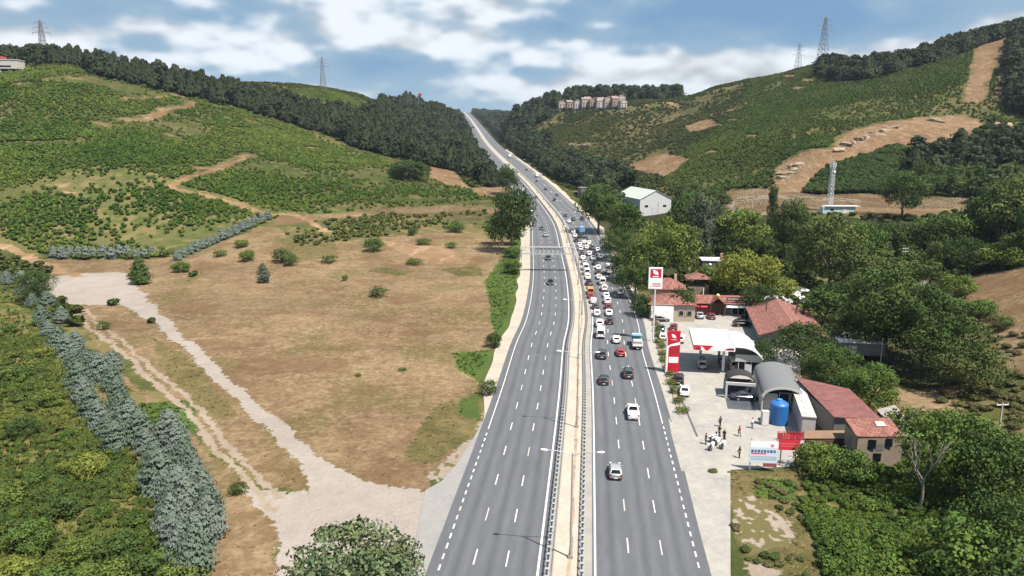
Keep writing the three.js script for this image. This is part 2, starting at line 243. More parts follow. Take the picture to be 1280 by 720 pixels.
poly(C.SOIL, [962, 240], [972, 210], [998, 192], [1038, 186], [1050, 170], [1098, 155], [1150, 147], [1205, 143], [1232, 156], [1200, 172], [1150, 178], [1110, 186], [1064, 202], [1030, 214], [1006, 240]);
band(C.PALE, 3.5, [1040, 190], [1070, 176], [1090, 168]); band(C.PALE, 3, [975, 225], [995, 212], [1005, 204]); poly(C.SOIL, [855, 158], [885, 148], [910, 156], [870, 166]); poly(C.SOIL, [780, 208], [830, 192], [860, 200], [830, 222]);
poly(C.SOIL, [1204, 128], [1214, 90], [1232, 52], [1264, 46], [1256, 75], [1240, 110], [1226, 128]); poly(C.SOIL, [1245, 125], [1250, 90], [1254, 88], [1258, 120]); poly(C.PLANT, [1232, 112], [1244, 80], [1250, 80], [1240, 118]);
band(C.SOIL, 6, [800, 132], [830, 128], [850, 135]); band(C.SOIL, 4, [690, 152], [730, 150]); band(C.PALE, 4, [678, 182], [690, 186]); band(C.PALE, 5, [710, 180], [735, 181]);
for (const [a, b] of [[1035, 82], [1000, 110], [1010, 100], [985, 95], [890, 190], [915, 150], [940, 170]]) band(C.SOIL, 4, [a - 6, b], [a + 6, b + 1]);

poly(C.FOREST, [1022, 84], [1060, 84], [1125, 80], [1128, 90], [1090, 100], [1045, 104], [1024, 96]); poly(C.FOREST, [1120, 82], [1170, 66], [1200, 52], [1230, 42], [1300, 24], [1300, 42], [1262, 46], [1226, 56], [1180, 76], [1140, 88]); poly(C.FOREST, [1260, 56], [1300, 44], [1300, 150], [1262, 140], [1256, 100]);
function cover(x, z, warp = 1) {   // cover class at a point, outlines ragged as vegetation makes them
  const q = warp * clamp(Math.hypot(x, z) / 300, 0.45, 2), wx = q * (1.3 * noise(x / 6, z / 6) + 0.8 * noise(x / 1.5 + 9, z / 1.5) + 0.9 * noise(x / 0.45, z / 0.45 + 31)), wz = q * (1.3 * noise(x / 6 + 50, z / 6) + 0.8 * noise(x / 1.5, z / 1.5 + 77) + 0.9 * noise(x / 0.45 + 13, z / 0.45));
  for (const m of MAPS) { const i = Math.round((x + wx - m.x0) / m.s), j = Math.round((m.z0 - z - wz) / m.s); if (i >= 0 && j >= 0 && i < m.w && j < m.h) return m.d[j * m.w + i]; }
  return C.FOREST;
}
const exact = (x, z) => { for (const m of MAPS) { const i = Math.round((x - m.x0) / m.s), j = Math.round((m.z0 - z) / m.s); if (i >= 0 && j >= 0 && i < m.w && j < m.h) return m.d[j * m.w + i]; } return C.FOREST; };
// two base colours for each cover, mixed by patchy noise; linear values
const COL = {
  [C.GRASS]: [[0.071, 0.073, 0.023], [0.042, 0.054, 0.016]], [C.STRAW]: [[0.170, 0.122, 0.072], [0.118, 0.081, 0.046]], [C.GRAVEL]: [[0.265, 0.239, 0.217], [0.214, 0.189, 0.168]], [C.SOIL]: [[0.219, 0.150, 0.090], [0.163, 0.102, 0.056]],
  [C.LUSH]: [[0.060, 0.088, 0.024], [0.040, 0.064, 0.017]], [C.PLANT]: [[0.098, 0.094, 0.038], [0.050, 0.070, 0.018]], [C.FOREST]: [[0.039, 0.042, 0.017], [0.023, 0.029, 0.011]], [C.SCRUB]: [[0.059, 0.073, 0.020], [0.037, 0.054, 0.013]],
  [C.TERRACE]: [[0.104, 0.090, 0.040], [0.054, 0.060, 0.021]], [C.PALE]: [[0.259, 0.225, 0.192], [0.202, 0.169, 0.138]], [C.WEED]: [[0.121, 0.096, 0.045], [0.073, 0.067, 0.026]], [C.BUSHY]: [[0.042, 0.059, 0.017], [0.029, 0.045, 0.013]], [C.TRACK]: [[0.248, 0.208, 0.169], [0.186, 0.146, 0.107]],
};
function groundColor(x, z, out, o) {
  const cls = cover(x, z), p = COL[cls], a = p[0], b = p[1];
  const n1 = fbm(x / 22 + 3, z / 22, 3), n2 = fbm(x / 3.1, z / 3.1 + 40, 3), n3 = noise(x / 0.55, z / 0.55), n4 = noise(x / 0.23 + 5, z / 0.23);
  let t, k = 1 + 0.10 * n3 + 0.10 * n4;
  if (cls === C.PALE && n2 + 0.5 * n3 < -0.12) { out[o] = 0.10; out[o + 1] = 0.088; out[o + 2] = 0.04; return; }
  if (cls === C.GRAVEL || cls === C.PALE || cls === C.TRACK) { t = 0.5 + 0.5 * n1 + 0.55 * n2 + 0.15 * n4; k = 1 + 0.05 * n3 + 0.06 * n4; } else t = 0.5 + 1.0 * n1 + 0.75 * n2 + 0.35 * n3;
  t = clamp(t, 0, 1.15);
  let r = lerp(a[0], b[0], t) * k, g = lerp(a[1], b[1], t) * k, bl = lerp(a[2], b[2], t) * k;
  if (cls === C.STRAW || cls === C.WEED) { const q = 1 + 0.16 * noise(x / 0.42 + z / 1.5, z / 0.4) + 0.14 * noise(x / 0.9 - z / 2.2 + 3, z / 0.8 + x / 3) + 0.16 * fbm(x / 3.5 + z / 6, z / 1.6, 3); r *= q; g *= q; bl *= q; }
  if (cls === C.STRAW) {   // bleached stalks and the odd green weed patch
    const w = sstep(0.12, 0.42, fbm(x / 9 + 70, z / 14, 3) + 0.2 * n3); r = lerp(r, 0.085, w * 0.6); g = lerp(g, 0.073, w * 0.6); bl = lerp(bl, 0.029, w * 0.6);
    const s = sstep(0.02, 0.45, fbm(x / 0.9 + z / 2.6, z / 0.8 - x / 4, 3)); r += 0.044 * s; g += 0.035 * s; bl += 0.023 * s;
    const v = sstep(0.05, 0.40, fbm(x / 30 + 17, z / 30 + 3, 3)); r += 0.017 * v; g += 0.015 * v; bl += 0.009 * v; const dk = sstep(0.10, 0.38, fbm(x / 13 + 90, z / 10 + 33, 4)); r = lerp(r, 0.098, dk * 0.5); g = lerp(g, 0.059, dk * 0.5); bl = lerp(bl, 0.031, dk * 0.5);
  } else if (cls === C.PLANT || cls === C.TERRACE || cls === C.SCRUB || cls === C.GRASS) {   // dry gaps between the plants
    const w = sstep(0.08, 0.36, fbm(x / 5 + 11, z / 5, 3) + 0.35 * fbm(x / 60, z / 60 + 8, 2)); r = lerp(r, 0.163, w * 0.62); g = lerp(g, 0.127, w * 0.62); bl = lerp(bl, 0.059, w * 0.62);
  } else if (cls === C.SOIL) { const w = sstep(0.1, 0.4, fbm(x / 2.5, z / 6, 4)); r += 0.060 * w; g += 0.050 * w; bl += 0.037 * w; }
  out[o] = r; out[o + 1] = g; out[o + 2] = bl;
}
const toS = new Uint8Array(4097); for (let i = 0; i <= 4096; i++) { const c = i / 4096; toS[i] = Math.round(255 * (c <= 0.0031308 ? 12.92 * c : 1.055 * Math.pow(c, 1 / 2.4) - 0.055)); }
function coverTex(x0, x1, zNear, zFar, w, h) {   // uv is (x, -z) in metres
  const d = new Uint8Array(w * h * 4), c = [0, 0, 0];
  for (let j = 0, k = 0; j < h; j++) for (let i = 0; i < w; i++, k += 4) { groundColor(x0 + (i + 0.5) / w * (x1 - x0), zNear + (j + 0.5) / h * (zFar - zNear), c, 0); for (let q = 0; q < 3; q++) d[k + q] = toS[Math.round(clamp(c[q], 0, 1) * 4096)]; d[k + 3] = 255; }
  const t = new THREE.DataTexture(d, w, h, THREE.RGBAFormat); t.colorSpace = THREE.SRGBColorSpace; t.magFilter = THREE.LinearFilter; t.minFilter = THREE.LinearMipmapLinearFilter; t.generateMipmaps = true; t.wrapS = t.wrapT = THREE.ClampToEdgeWrapping; t.needsUpdate = true;
  t.repeat.set(1 / (x1 - x0), 1 / (zNear - zFar)); t.offset.set(-x0 / (x1 - x0), zNear / (zNear - zFar)); return t;
}
{
  const NEAR = [-240, 160, -20, -340], MID = [-560, 560, -340, -860];
  const lines = (stops) => { const a = []; for (let k = 0; k + 1 < stops.length; k++) { const [x0, s0] = stops[k], [x1, s1] = stops[k + 1]; let x = x0; while (x < x1 - 1e-6) { a.push(x); const t = (x - x0) / (x1 - x0), s = lerp(s0, s1, t); x = x1 - x < s * 1.5 ? x1 : x + s; } } a.push(stops[stops.length - 1][0]); return a; };
  const xs = lines([[-1290, 26], [-560, 8], [-240, 2.4], [-40, 1.6], [50, 1.6], [160, 3], [560, 8], [1560, 30]]);
  const zs = lines([[-2840, 30], [-1500, 16], [-860, 6], [-340, 2.2], [-20, 2.2], [130, 12]]).reverse();
  const nx = xs.length, nz = zs.length, pos = new Float32Array(nx * nz * 3), uv = new Float32Array(nx * nz * 2), idx = [[], [], []];
  for (let j = 0; j < nz; j++) for (let i = 0; i < nx; i++) { const k = j * nx + i; pos.set([xs[i], H(xs[i], zs[j]), zs[j]], k * 3); uv.set([xs[i], -zs[j]], k * 2); }
  const inR = (R, i, j) => xs[i] >= R[0] - 1e-6 && xs[i + 1] <= R[1] + 1e-6 && zs[j] <= R[2] + 1e-6 && zs[j + 1] >= R[3] - 1e-6;
  for (let j = 0; j + 1 < nz; j++) for (let i = 0; i + 1 < nx; i++) { const a = j * nx + i, b = a + 1, c = a + nx, d = c + 1; idx[inR(NEAR, i, j) ? 0 : inR(MID, i, j) ? 1 : 2].push(a, b, c, b, d, c); }
  const g = new THREE.BufferGeometry(); g.setAttribute('position', new THREE.BufferAttribute(pos, 3)); g.setAttribute('uv', new THREE.BufferAttribute(uv, 2));
  const all = new Uint32Array(idx[0].length + idx[1].length + idx[2].length); let o = 0; idx.forEach((a, k) => { all.set(a, o); g.addGroup(o, a.length, k); o += a.length; });
  g.setIndex(new THREE.BufferAttribute(all, 1)); g.computeVertexNormals();
  const mat = (t, rep, b) => { const r = reliefTex.clone(); r.repeat.set(rep, rep); r.needsUpdate = true; return new THREE.MeshPhysicalMaterial({ map: t, roughness: 1, specularIntensity: 0.15, bumpMap: r, bumpScale: b }); };
  const land = new THREE.Mesh(g, [mat(coverTex(-240, 160, -20, -340, 2000, 1600), 1 / 9, 0.09), mat(coverTex(-560, 560, -340, -860, 1800, 1000), 1 / 22, 1.3), mat(coverTex(-1300, 1560, 140, -2860, 1280, 1280), 1 / 60, 1.5)]);
  top(land, 'terrain', 'dry field, scrub and wooded hills on both sides of the highway', 'land', null, 'structure');
  console.log('terrain', nx, nz, all.length / 3);
}
// ------------------------------------------------------------------ the highway
function steps(s0, s1) { const a = []; let s = s0; while (s < s1 - 0.01) { a.push(s); s += s < 260 ? 4 : s < 700 ? 8 : 16; } a.push(s1); return a; }
const num = (f, s) => (typeof f === 'function' ? f(s) : f);
function ribbon(s0, s1, u0, u1, lift, st) {
  const S = st || steps(s0, s1), n = S.length, p = [], uv = [], ix = [];
  S.forEach((s, i) => { const a = num(u0, s), b = num(u1, s), L = num(lift, s), A = onRoad(s, a, L), B = onRoad(s, b, L); p.push(A.x, A.y, A.z, B.x, B.y, B.z); uv.push(a, s, b, s); if (i) { const k = i * 2; ix.push(k - 2, k - 1, k, k - 1, k + 1, k); } });
  const g = new THREE.BufferGeometry(); g.setAttribute('position', new THREE.Float32BufferAttribute(p, 3)); g.setAttribute('uv', new THREE.Float32BufferAttribute(uv, 2)); g.setIndex(ix); g.computeVertexNormals(); return g;
}
function sweep(profile, s0, s1, st) {   // closed profile of [u, y], carried along the road
  const S = st || steps(s0, s1), n = profile.length, p = [], ix = [];
  for (const s of S) for (const [u, y] of profile) { const q = onRoad(s, u, y); p.push(q.x, q.y, q.z); }
  for (let i = 0; i + 1 < S.length; i++) for (let k = 0; k < n; k++) { const a = i * n + k, b = i * n + (k + 1) % n, c = a + n, d = b + n; ix.push(a, c, b, b, c, d); }
  const g = new THREE.BufferGeometry(); g.setAttribute('position', new THREE.Float32BufferAttribute(p, 3)); g.setIndex(ix); return toCreasedNormals(g, 0.6);
}
const FARLIFT = (s) => 0.03 + clamp((s - 150) / 800, 0, 1) * 0.12;
function roadTex(lanes, seed) {   // uv in metres: 20 m across, 80 m along; worn wheel paths, oil line, patches
  const c = [0, 0, 0];
  return dataTex(512, 1024, (i, j) => {
    const u = i / 512 * 20 - 10, v = j / 1024 * 80; let k = 0;
    for (const l of lanes) for (const w of [-0.85, 0.85]) k += Math.exp(-(((u - l - w) / 0.42) ** 2));
    let oil = 0; for (const l of lanes) oil += Math.exp(-(((u - l) / 0.35) ** 2));
    const n = tfbm(u * 3 + 40 + seed, v * 0.4, 32, 4), m = tfbm(u * 0.8 + 11, v * 0.05 * 4 + seed, 16, 3), f = NT[(i * 131 + j * 7919 + seed) & 65535];
    const a = 0.318 + 0.022 * k - 0.026 * oil + 0.018 * n + 0.016 * m + 0.012 * f; return [a * 0.96, a * 1.0, a * 1.065];
  }, [1 / 20, 1 / 80], true);
}
const LL = [-11.75, -8.25, -4.75], RL = [4.75, 8.4, 12.05];
function roadMat(center, lanes, seed) { const t = roadTex(lanes.map((l) => l - center), seed); t.offset.set(0.5 - center / 20, 0); const b = reliefTex.clone(); b.repeat.set(1 / 2.5, 1 / 2.5); b.needsUpdate = true; return new THREE.MeshStandardMaterial({ map: t, roughness: 0.88, bumpMap: b, bumpScale: 0.012 }); }
const paint = lin(0.46, 0.46, 0.45, 0.7), paintWorn = lin(0.34, 0.34, 0.33, 0.8);
const roadL = new THREE.Mesh(ribbon(-60, 3050, -14.7, -2.6, FARLIFT), roadMat(-8, LL, 3)); top(roadL, 'road_left', 'three lane asphalt carriageway on the field side of the median', 'road', null, 'structure');
const roadR = new THREE.Mesh(ribbon(-60, 3050, 2.6, (s) => 15.0 + 0.5 * sstep(70, 110, s), FARLIFT), roadMat(8, RL, 9)); top(roadR, 'road_right', 'three lane asphalt carriageway on the filling station side of the median', 'road', null, 'structure');
{
  const mk = (s) => FARLIFT(s) + 0.006 + clamp(s / 900, 0, 1) * 0.03;
  const line = (parent, s0, s1, u, w, name = 'edge_line') => part(name, ribbon(s0, s1, u - w / 2, u + w / 2, mk), paint, parent);
  const dash = (parent, s, len, u, w, name) => { const z = zOfS(s), e = 0.07 * noise(s * 3.1, u); part(name, ribbon(s, s + len, u - w / 2 + e * 0.2, u + w / 2 + e * 0.2, mk, [s, s + len / 2, s + len + e]), (Math.round(s * 7 + u) % 5) ? paint : paintWorn, parent); };
  line(roadL, 102, 2600, -13.5, 0.17); line(roadL, 20, 2600, -3.05, 0.26); line(roadR, 20, 2600, 2.95, 0.24); line(roadR, 107, 2600, 13.9, 0.17); line(roadR, 30, 66, 13.9, 0.2);
  const farDash = { L: [], R: [] };
  for (const [P, key, us] of [[roadL, 'L', [-10, -6.5]], [roadR, 'R', [6.6, 10.25]]]) for (const u of us) for (let s = 21 + (u > 0 ? 4 : 0); s < 1500; s += 9) { if (s < 330) dash(P, s, 3, u, 0.16, 'lane_dash'); else farDash[key].push(ribbon(s, s + 3, u - 0.09, u + 0.09, mk, [s, s + 3])); }
  for (const [P, key] of [[roadL, 'L'], [roadR, 'R']]) { const m = part('far_lane_dashes', mergeGeometries(farDash[key]), paint, P); m.userData.kind = 'stuff'; }
  for (let s = 40; s < 101; s += 2.05) dash(roadL, s, 1.05, -13.5, 0.2, 'edge_dash');
  for (let s = 68; s < 106; s += 2.05) dash(roadR, s, 1.05, 13.9, 0.2, 'edge_dash');
}
// median: concrete edge strips, raised sandy bed, soil line where plants grow, kerbs
const concTex = (base, seed, amp = 1) => dataTex(512, 512, (i, j) => { const n = tfbm(i / 32, j / 32, 16, 5), m = tfbm(i / 128 + seed, j / 128, 4, 3), f = NT[(i * 197 + j * 3571 + seed) & 65535], k = 1 + amp * (0.06 * n + 0.06 * m + 0.025 * f); return [base[0] * k * 0.785, base[1] * k * 0.785, base[2] * k * 0.785 * (1 - 0.03 * amp * m)]; }, [1 / 9, 1 / 9], true);
const concMat = (base, seed, amp) => new THREE.MeshStandardMaterial({ map: concTex(base, seed, amp), roughness: 0.92, bumpMap: (() => { const b = reliefTex.clone(); b.repeat.set(0.5, 0.5); b.needsUpdate = true; return b; })(), bumpScale: 0.01 });
const sandMat = concMat([0.775, 0.735, 0.68], 3, 1.2), kerbMat = concMat([0.70, 0.68, 0.65], 5, 0.8), stripMat = concMat([0.60, 0.60, 0.59], 8, 0.8), soilMat = concMat([0.70, 0.63, 0.55], 12, 2.2), vergeMat = concMat([0.76, 0.72, 0.66], 15, 1.0);
{
  const bed = new THREE.Mesh(sweep([[-1.5, -0.2], [-1.5, 0.14], [1.05, 0.14], [1.05, -0.2]], -60, 2600), sandMat); { const g = ribbon(-60, 2600, -1.5, 1.05, (s) => 0.16 + FARLIFT(s)); bed.geometry = g; }
  top(bed, 'median_strip', 'cream sandy median bed between the two carriageways', 'median', null, 'structure');
  part('kerb', sweep([[-1.62, -0.2], [-1.62, 0.20], [-1.47, 0.22], [-1.47, -0.2]], -60, 900), kerbMat, bed); part('kerb', sweep([[1.02, -0.2], [1.02, 0.22], [1.17, 0.20], [1.17, -0.2]], -60, 900), kerbMat, bed);
  part('soil_line', ribbon(-60, 900, (s) => 0.02 + 0.12 * noise(s / 3, 1), (s) => 0.46 + 0.16 * noise(s / 2.3, 5), (s) => 0.165 + FARLIFT(s), steps(-60, 900).flatMap((s) => [s, s + 2]).filter((s) => s <= 900)), soilMat, bed);
  const sl = new THREE.Mesh(ribbon(-60, 2600, -2.62, -1.6, (s) => 0.012 + FARLIFT(s)), stripMat); top(sl, 'gutter_strip', 'grey concrete gutter strip on the field side of the median', 'gutter', null, 'structure');
  const sr = new THREE.Mesh(ribbon(-60, 2600, 1.15, 2.62, (s) => 0.012 + FARLIFT(s)), concMat([0.66, 0.65, 0.63], 21, 0.8)); top(sr, 'gutter_strip', 'pale concrete gutter strip on the filling station side of the median', 'gutter', null, 'structure');
  const vl = new THREE.Mesh(ribbon(104, 420, (s) => -14.75 - 2.4 * sstep(104, 124, s) - 1.2 * sstep(150, 240, s) + 0.5 * sstep(108, 130, s) * noise(s / 9, 3), -14.65, (s) => 0.015 + clamp((s - 200) / 300, 0, 0.08), steps(104, 420).flatMap((s) => [s, s + 2]).filter((s) => s <= 420)), vergeMat); top(vl, 'verge', 'pale gravel verge between the dry field and the asphalt', 'verge', null, 'structure');
  const vr = new THREE.Mesh(ribbon(186, 900, 15.45, (s) => 17.6 + 0.8 * noise(s / 11, 8) + 0.8 * sstep(200, 260, s), (s) => 0.015 + clamp((s - 200) / 300, 0, 0.08), steps(186, 900).flatMap((s) => [s, s + 2]).filter((s) => s <= 900)), vergeMat); top(vr, 'verge', 'pale gravel verge under the roadside trees beyond the filling station', 'verge', null, 'structure');
  const vf = new THREE.Mesh(ribbon(640, 2400, (s) => -22 - 4 * noise(s / 60, 4), -14.65, (s) => 0.05), vergeMat); top(vf, 'verge', 'pale cutting beside the distant uphill carriageway', 'verge', null, 'structure');
}
function flat(pts, y, mat) {   // a level sheet from world [x, z] corners
  const sh = new THREE.Shape(pts.map(([x, z]) => new THREE.Vector2(x, -z))), g = new THREE.ShapeGeometry(sh); g.rotateX(-Math.PI / 2); g.translate(0, y, 0);
  const p = g.attributes.position, uv = g.attributes.uv; for (let i = 0; i < p.count; i++) uv.setXY(i, p.getX(i), -p.getZ(i)); return new THREE.Mesh(g, mat);
}
const gp = (a, b) => { const g = G(a, b); return [g.x, g.z]; };
{
  const worn = concMat([0.615, 0.615, 0.61], 31, 0.9);
  const ap = flat([[-16.2 + 0.0, -108], [-16.2, -30], [-26, -30], gp(515, 720), gp(522, 660), gp(532, 613), gp(552, 602), [-17.7, -90], [-16.9, -98]], 0.012, worn); top(ap, 'apron', 'worn grey asphalt apron where the gravel track meets the highway', 'apron', null, 'structure');
  const ye = concMat([0.68, 0.67, 0.65], 44, 1.1), LE = []; for (let s = 184; s >= 114; s -= 5) { const q = onRoad(s, 17.6 + 1.6 * sstep(112, 150, s) + 0.05); LE.push([q.x, q.z]); } LE.reverse();
  const yard = flat([[13.3, -28], [13.3, -60], [13.3, -104], [13.6, -112], ...LE, gp(818, 378), gp(880, 385), gp(962, 388), [47, -160], gp(1045, 420), gp(1062, 412), gp(1064, 445), gp(1000, 455), gp(1003, 500), gp(1015, 545), gp(986, 584), gp(913, 588), gp(913, 720), [17, -28]], 0.02, ye); top(yard, 'forecourt', 'pale concrete forecourt of the filling station', 'forecourt', null, 'structure');
}
{
  const pts = (u0, u1) => { const L = [], R = []; for (let s = 110; s <= 192; s += 4) { const a = onRoad(s, num(u0, s)), b = onRoad(s, num(u1, s)); L.push([a.x, a.z]); R.push([b.x, b.z]); } return [...L, ...R.reverse()]; };
  const isl = (s) => 16.9 + 0.5 * sstep(120, 185, s), inn = (s) => 17.6 + 1.6 * sstep(112, 150, s);
  const side = new THREE.Mesh(ribbon(110, 192, 15.3, isl, 0.05), concMat([0.70, 0.69, 0.66], 51, 0.8)); top(side, 'pavement', 'narrow pale pavement between the road and the planted strip', 'pavement', null, 'structure');
  part('kerb', sweep([[15.32, -0.1], [15.32, 0.13], [15.5, 0.15], [15.5, -0.1]], 108, 192), kerbMat, side);
  const bed = new THREE.Mesh(ribbon(110, 192, (s) => isl(s) + 0.1, inn, 0.08), soilMat); top(bed, 'planting_bed', 'narrow planted strip between the road and the filling station', 'planting bed', null, 'structure');
}
// guardrails
const steel = lin(0.42, 0.43, 0.44, 0.5, { metalness: 0.55 }), galv = lin(0.30, 0.31, 0.32, 0.6, { metalness: 0.2 }), darkMetal = lin(0.08, 0.08, 0.085, 0.6);
function guardrail(u, side, label) {
  const g = thing('guardrail', label, 'guardrail', V(0, 0, 0), 0, 'median guardrails');
  const W = (o) => [[u + o, 0.52], [u + o + 0.07 * Math.sign(o), 0.60], [u + o, 0.67], [u + o + 0.07 * Math.sign(o), 0.74], [u + o, 0.82], [u + o - 0.03 * Math.sign(o), 0.82], [u + o - 0.03 * Math.sign(o), 0.52]].map(([a, b]) => [a, b + 0.02]);
  part('rail', sweep(W(0.17), 30, 620), galv, g); part('rail', sweep(W(-0.17), 30, 620), galv, g);
  const post = mergeGeometries([box(0.12, 0.85, 0.14, 0, 0.42, 0), box(0.3, 0.2, 0.16, 0, 0.70, 0)]), cap = box(0.42, 0.03, 0.36, 0, 0.86, 0), rest = [];
  for (let s = 46, k = 0; s < 420; s += 1.35, k++) { const p = onRoad(s, u, 0.02), r = roadTurn(s); if (k < 145) { const m = part('post', post, galv, g); m.position.copy(p); m.rotation.y = r; const c = part('spacer', cap, galv, m); } else { const q = post.clone(); q.rotateY(r); q.translate(p.x, p.y, p.z); rest.push(q); } }
  const m = part('far_posts', mergeGeometries(rest), galv, g); m.userData.kind = 'stuff';
}
guardrail(-2.05, -1, 'double steel guardrail along the median beside the field side carriageway'); guardrail(1.55, 1, 'double steel guardrail along the median beside the queueing carriageway');
// street lamps on the median
const lampMat = lin(0.36, 0.37, 0.37, 0.5, { metalness: 0.4 }), lampHead = lin(0.78, 0.78, 0.77, 0.45), lens = lin(0.6, 0.6, 0.55, 0.2);
{
  const pole = cyl(0.13, 0.07, 12.2, 0, 6.1, 0, 8), foot = mergeGeometries([box(0.5, 0.35, 0.5, 0, 0.17, 0), cyl(0.2, 0.16, 0.7, 0, 0.6, 0, 8)]);
  const arm = (x) => { const c = new THREE.QuadraticBezierCurve3(V(0, 11.9, 0), V(x * 0.35, 12.35, 0), V(x * 1.0, 12.4, 0)); return new THREE.TubeGeometry(c, 8, 0.05, 6); };
  const head = (x) => { const g = new THREE.SphereGeometry(0.5, 10, 6); g.scale(0.85, 0.22, 0.36); g.rotateZ(x > 0 ? 0.08 : -0.08); g.translate(x * 1.14, 12.42, 0); return g; }, glass = (x) => { const g = new THREE.SphereGeometry(0.3, 8, 5); g.scale(0.9, 0.2, 0.45); g.translate(x * 1.14, 12.34, 0); return g; };
  const proto = new THREE.Group(); part('pole', pole, lampMat, proto); part('footing', foot, kerbMat, proto);
  for (const x of [-2.6, 2.6]) { part('arm', arm(x), lampMat, proto); const h = part('lamp_head', head(x), lampHead, proto); part('lens', glass(x), lens, h); }
  const ord = ['first', 'second', 'third', 'fourth', 'fifth', 'sixth', 'seventh', 'eighth', 'ninth', 'tenth', 'eleventh', 'twelfth', 'thirteenth', 'fourteenth', 'fifteenth', 'sixteenth'];
  for (let k = 0; k < 15; k++) { const s = 68.2 + 35.6 * k, g = proto.clone(); g.position.copy(onRoad(s, 0.3, 0.17)); g.rotation.y = roadTurn(s); top(g, 'street_lamp', `double armed street lamp on the median, ${ord[k]} up the road from the viewer`, 'street lamp', 'street lamps along the median'); }
}
// sign gantry over the field side carriageway, seen from behind
{
  const s0 = 230, g = thing('sign_gantry', 'white steel truss gantry spanning the field side carriageway', 'gantry', onRoad(s0, 0, 0), roadTurn(s0)), wm = lin(0.42, 0.43, 0.44, 0.5);
  const x0 = -17.6, x1 = -0.2;
  for (const x of [x0, x1]) { const p = part('post', mergeGeometries([box(0.32, 8.4, 0.32, x, 4.2, 0), box(0.7, 0.12, 0.7, x, 0.1, 0)]), wm, g); }
  for (const y of [5.9, 8.2]) for (const z of [-0.5, 0.5]) part('chord', box(x1 - x0 + 0.6, 0.2, 0.2, (x0 + x1) / 2, y, z), wm, g);
  const n = 12; for (let i = 0; i <= n; i++) { const x = lerp(x0, x1, i / n); for (const z of [-0.5, 0.5]) { part('brace', box(0.12, 2.2, 0.12, x, 7.05, z), wm, g); } if (i < n) part('brace', bar(V(x, 5.95, 0.5), V(lerp(x0, x1, (i + 1) / n), 8.15, 0.5), 0.06, 5), wm, g); }
  part('sign_back', box(8.2, 1.5, 0.08, -8.6, 6.95, -0.75), lin(0.30, 0.32, 0.33, 0.5), g); part('walkway', box(x1 - x0, 0.05, 0.8, (x0 + x1) / 2, 5.78, 0), lin(0.4, 0.41, 0.41, 0.6), g);
}
// ------------------------------------------------------------------ trees, hedges, shrubs and grass
class Leaves {   // collects leaf-sized faces into one geometry
  constructor() { this.p = []; this.n = []; this.c = []; this.i = []; }
  face(pos, nrm, up, w, h, sn, col) {   // a kite-shaped leaf spray; sn: shading normal of the clump it sits on
    const rx = V(0, 0, 0).crossVectors(up, nrm).normalize(), ry = V(0, 0, 0).crossVectors(nrm, rx), k = this.p.length / 3;
    for (const [a, b] of [[0, -0.5], [0.5, 0.05], [0, 0.5], [-0.5, 0.05]]) { this.p.push(pos.x + rx.x * a * w + ry.x * b * h, pos.y + rx.y * a * w + ry.y * b * h, pos.z + rx.z * a * w + ry.z * b * h); this.n.push(sn.x, sn.y, sn.z); this.c.push(col[0], col[1], col[2]); }
    this.i.push(k, k + 1, k + 2, k, k + 2, k + 3);
  }
  build() { const g = new THREE.BufferGeometry(); g.setAttribute('position', new THREE.Float32BufferAttribute(this.p, 3)); g.setAttribute('normal', new THREE.Float32BufferAttribute(this.n, 3)); g.setAttribute('color', new THREE.Float32BufferAttribute(this.c, 3)); g.setIndex(this.i); return g; }
}
function rdir(r) { const z = r() * 2 - 1, a = r() * 6.2832, s = Math.sqrt(1 - z * z); return V(s * Math.cos(a), z, s * Math.sin(a)); }
const tint = (r, v = 0.28) => { const k = 1 - v + 2 * v * r(), y = (r() - 0.5) * 0.25; return [k * (1 + y), k, k * (1 - y * 0.6)]; };
// round crown: unit height 1, width about 1, made of overlapping clumps with gaps
function crownRound(seed, lobes, perLobe, leaf, { rx = 0.36, ry = 0.33, cy = 0.62, lr = [0.10, 0.19], gap = 0.12, low = -0.75 } = {}) {
  const r = rng(seed), L = new Leaves(), ph = r() * 6, q = V(0, 0, 0);
  for (let k = 0; k < lobes; k++) {
    let d = rdir(r); while (d.y < low) d = rdir(r);
    const t = Math.cbrt(0.25 + 0.75 * r()), wob = 1 + 0.22 * Math.sin(3 * Math.atan2(d.z, d.x) + ph) + 0.12 * Math.sin(5 * d.y + ph), c = V(d.x * rx * t * wob, cy + d.y * ry * t, d.z * rx * t * wob), R = lerp(lr[0], lr[1], r()), col = tint(r);
    const n = Math.round(perLobe * (R / lr[1]) ** 2);
    for (let i = 0; i < n; i++) {
      const e = rdir(r); if (e.y < -0.55 && r() < 0.6) continue; if (noise(e.x * 2.2 + k * 7.1, e.z * 2.2 + e.y * 3) < -gap * 3 && r() < 0.7) continue;
      const rr = R * (0.72 + 0.38 * r()), p = q.copy(e).multiply(V(1.1, 0.82, 1.1)).multiplyScalar(rr).add(c), nr = e.clone().addScaledVector(rdir(r), 0.75).normalize(), sn = e.clone().addScaledVector(nr, 0.8).addScaledVector(V(0, 1, 0), 0.15).normalize(), kk = 0.88 + 0.24 * r(), s = leaf * (0.7 + 0.6 * r());
      L.face(p, nr, rdir(r), s, s * 1.35, sn, [col[0] * kk, col[1] * kk, col[2] * kk]);
    }
  }
  return L.build();
}
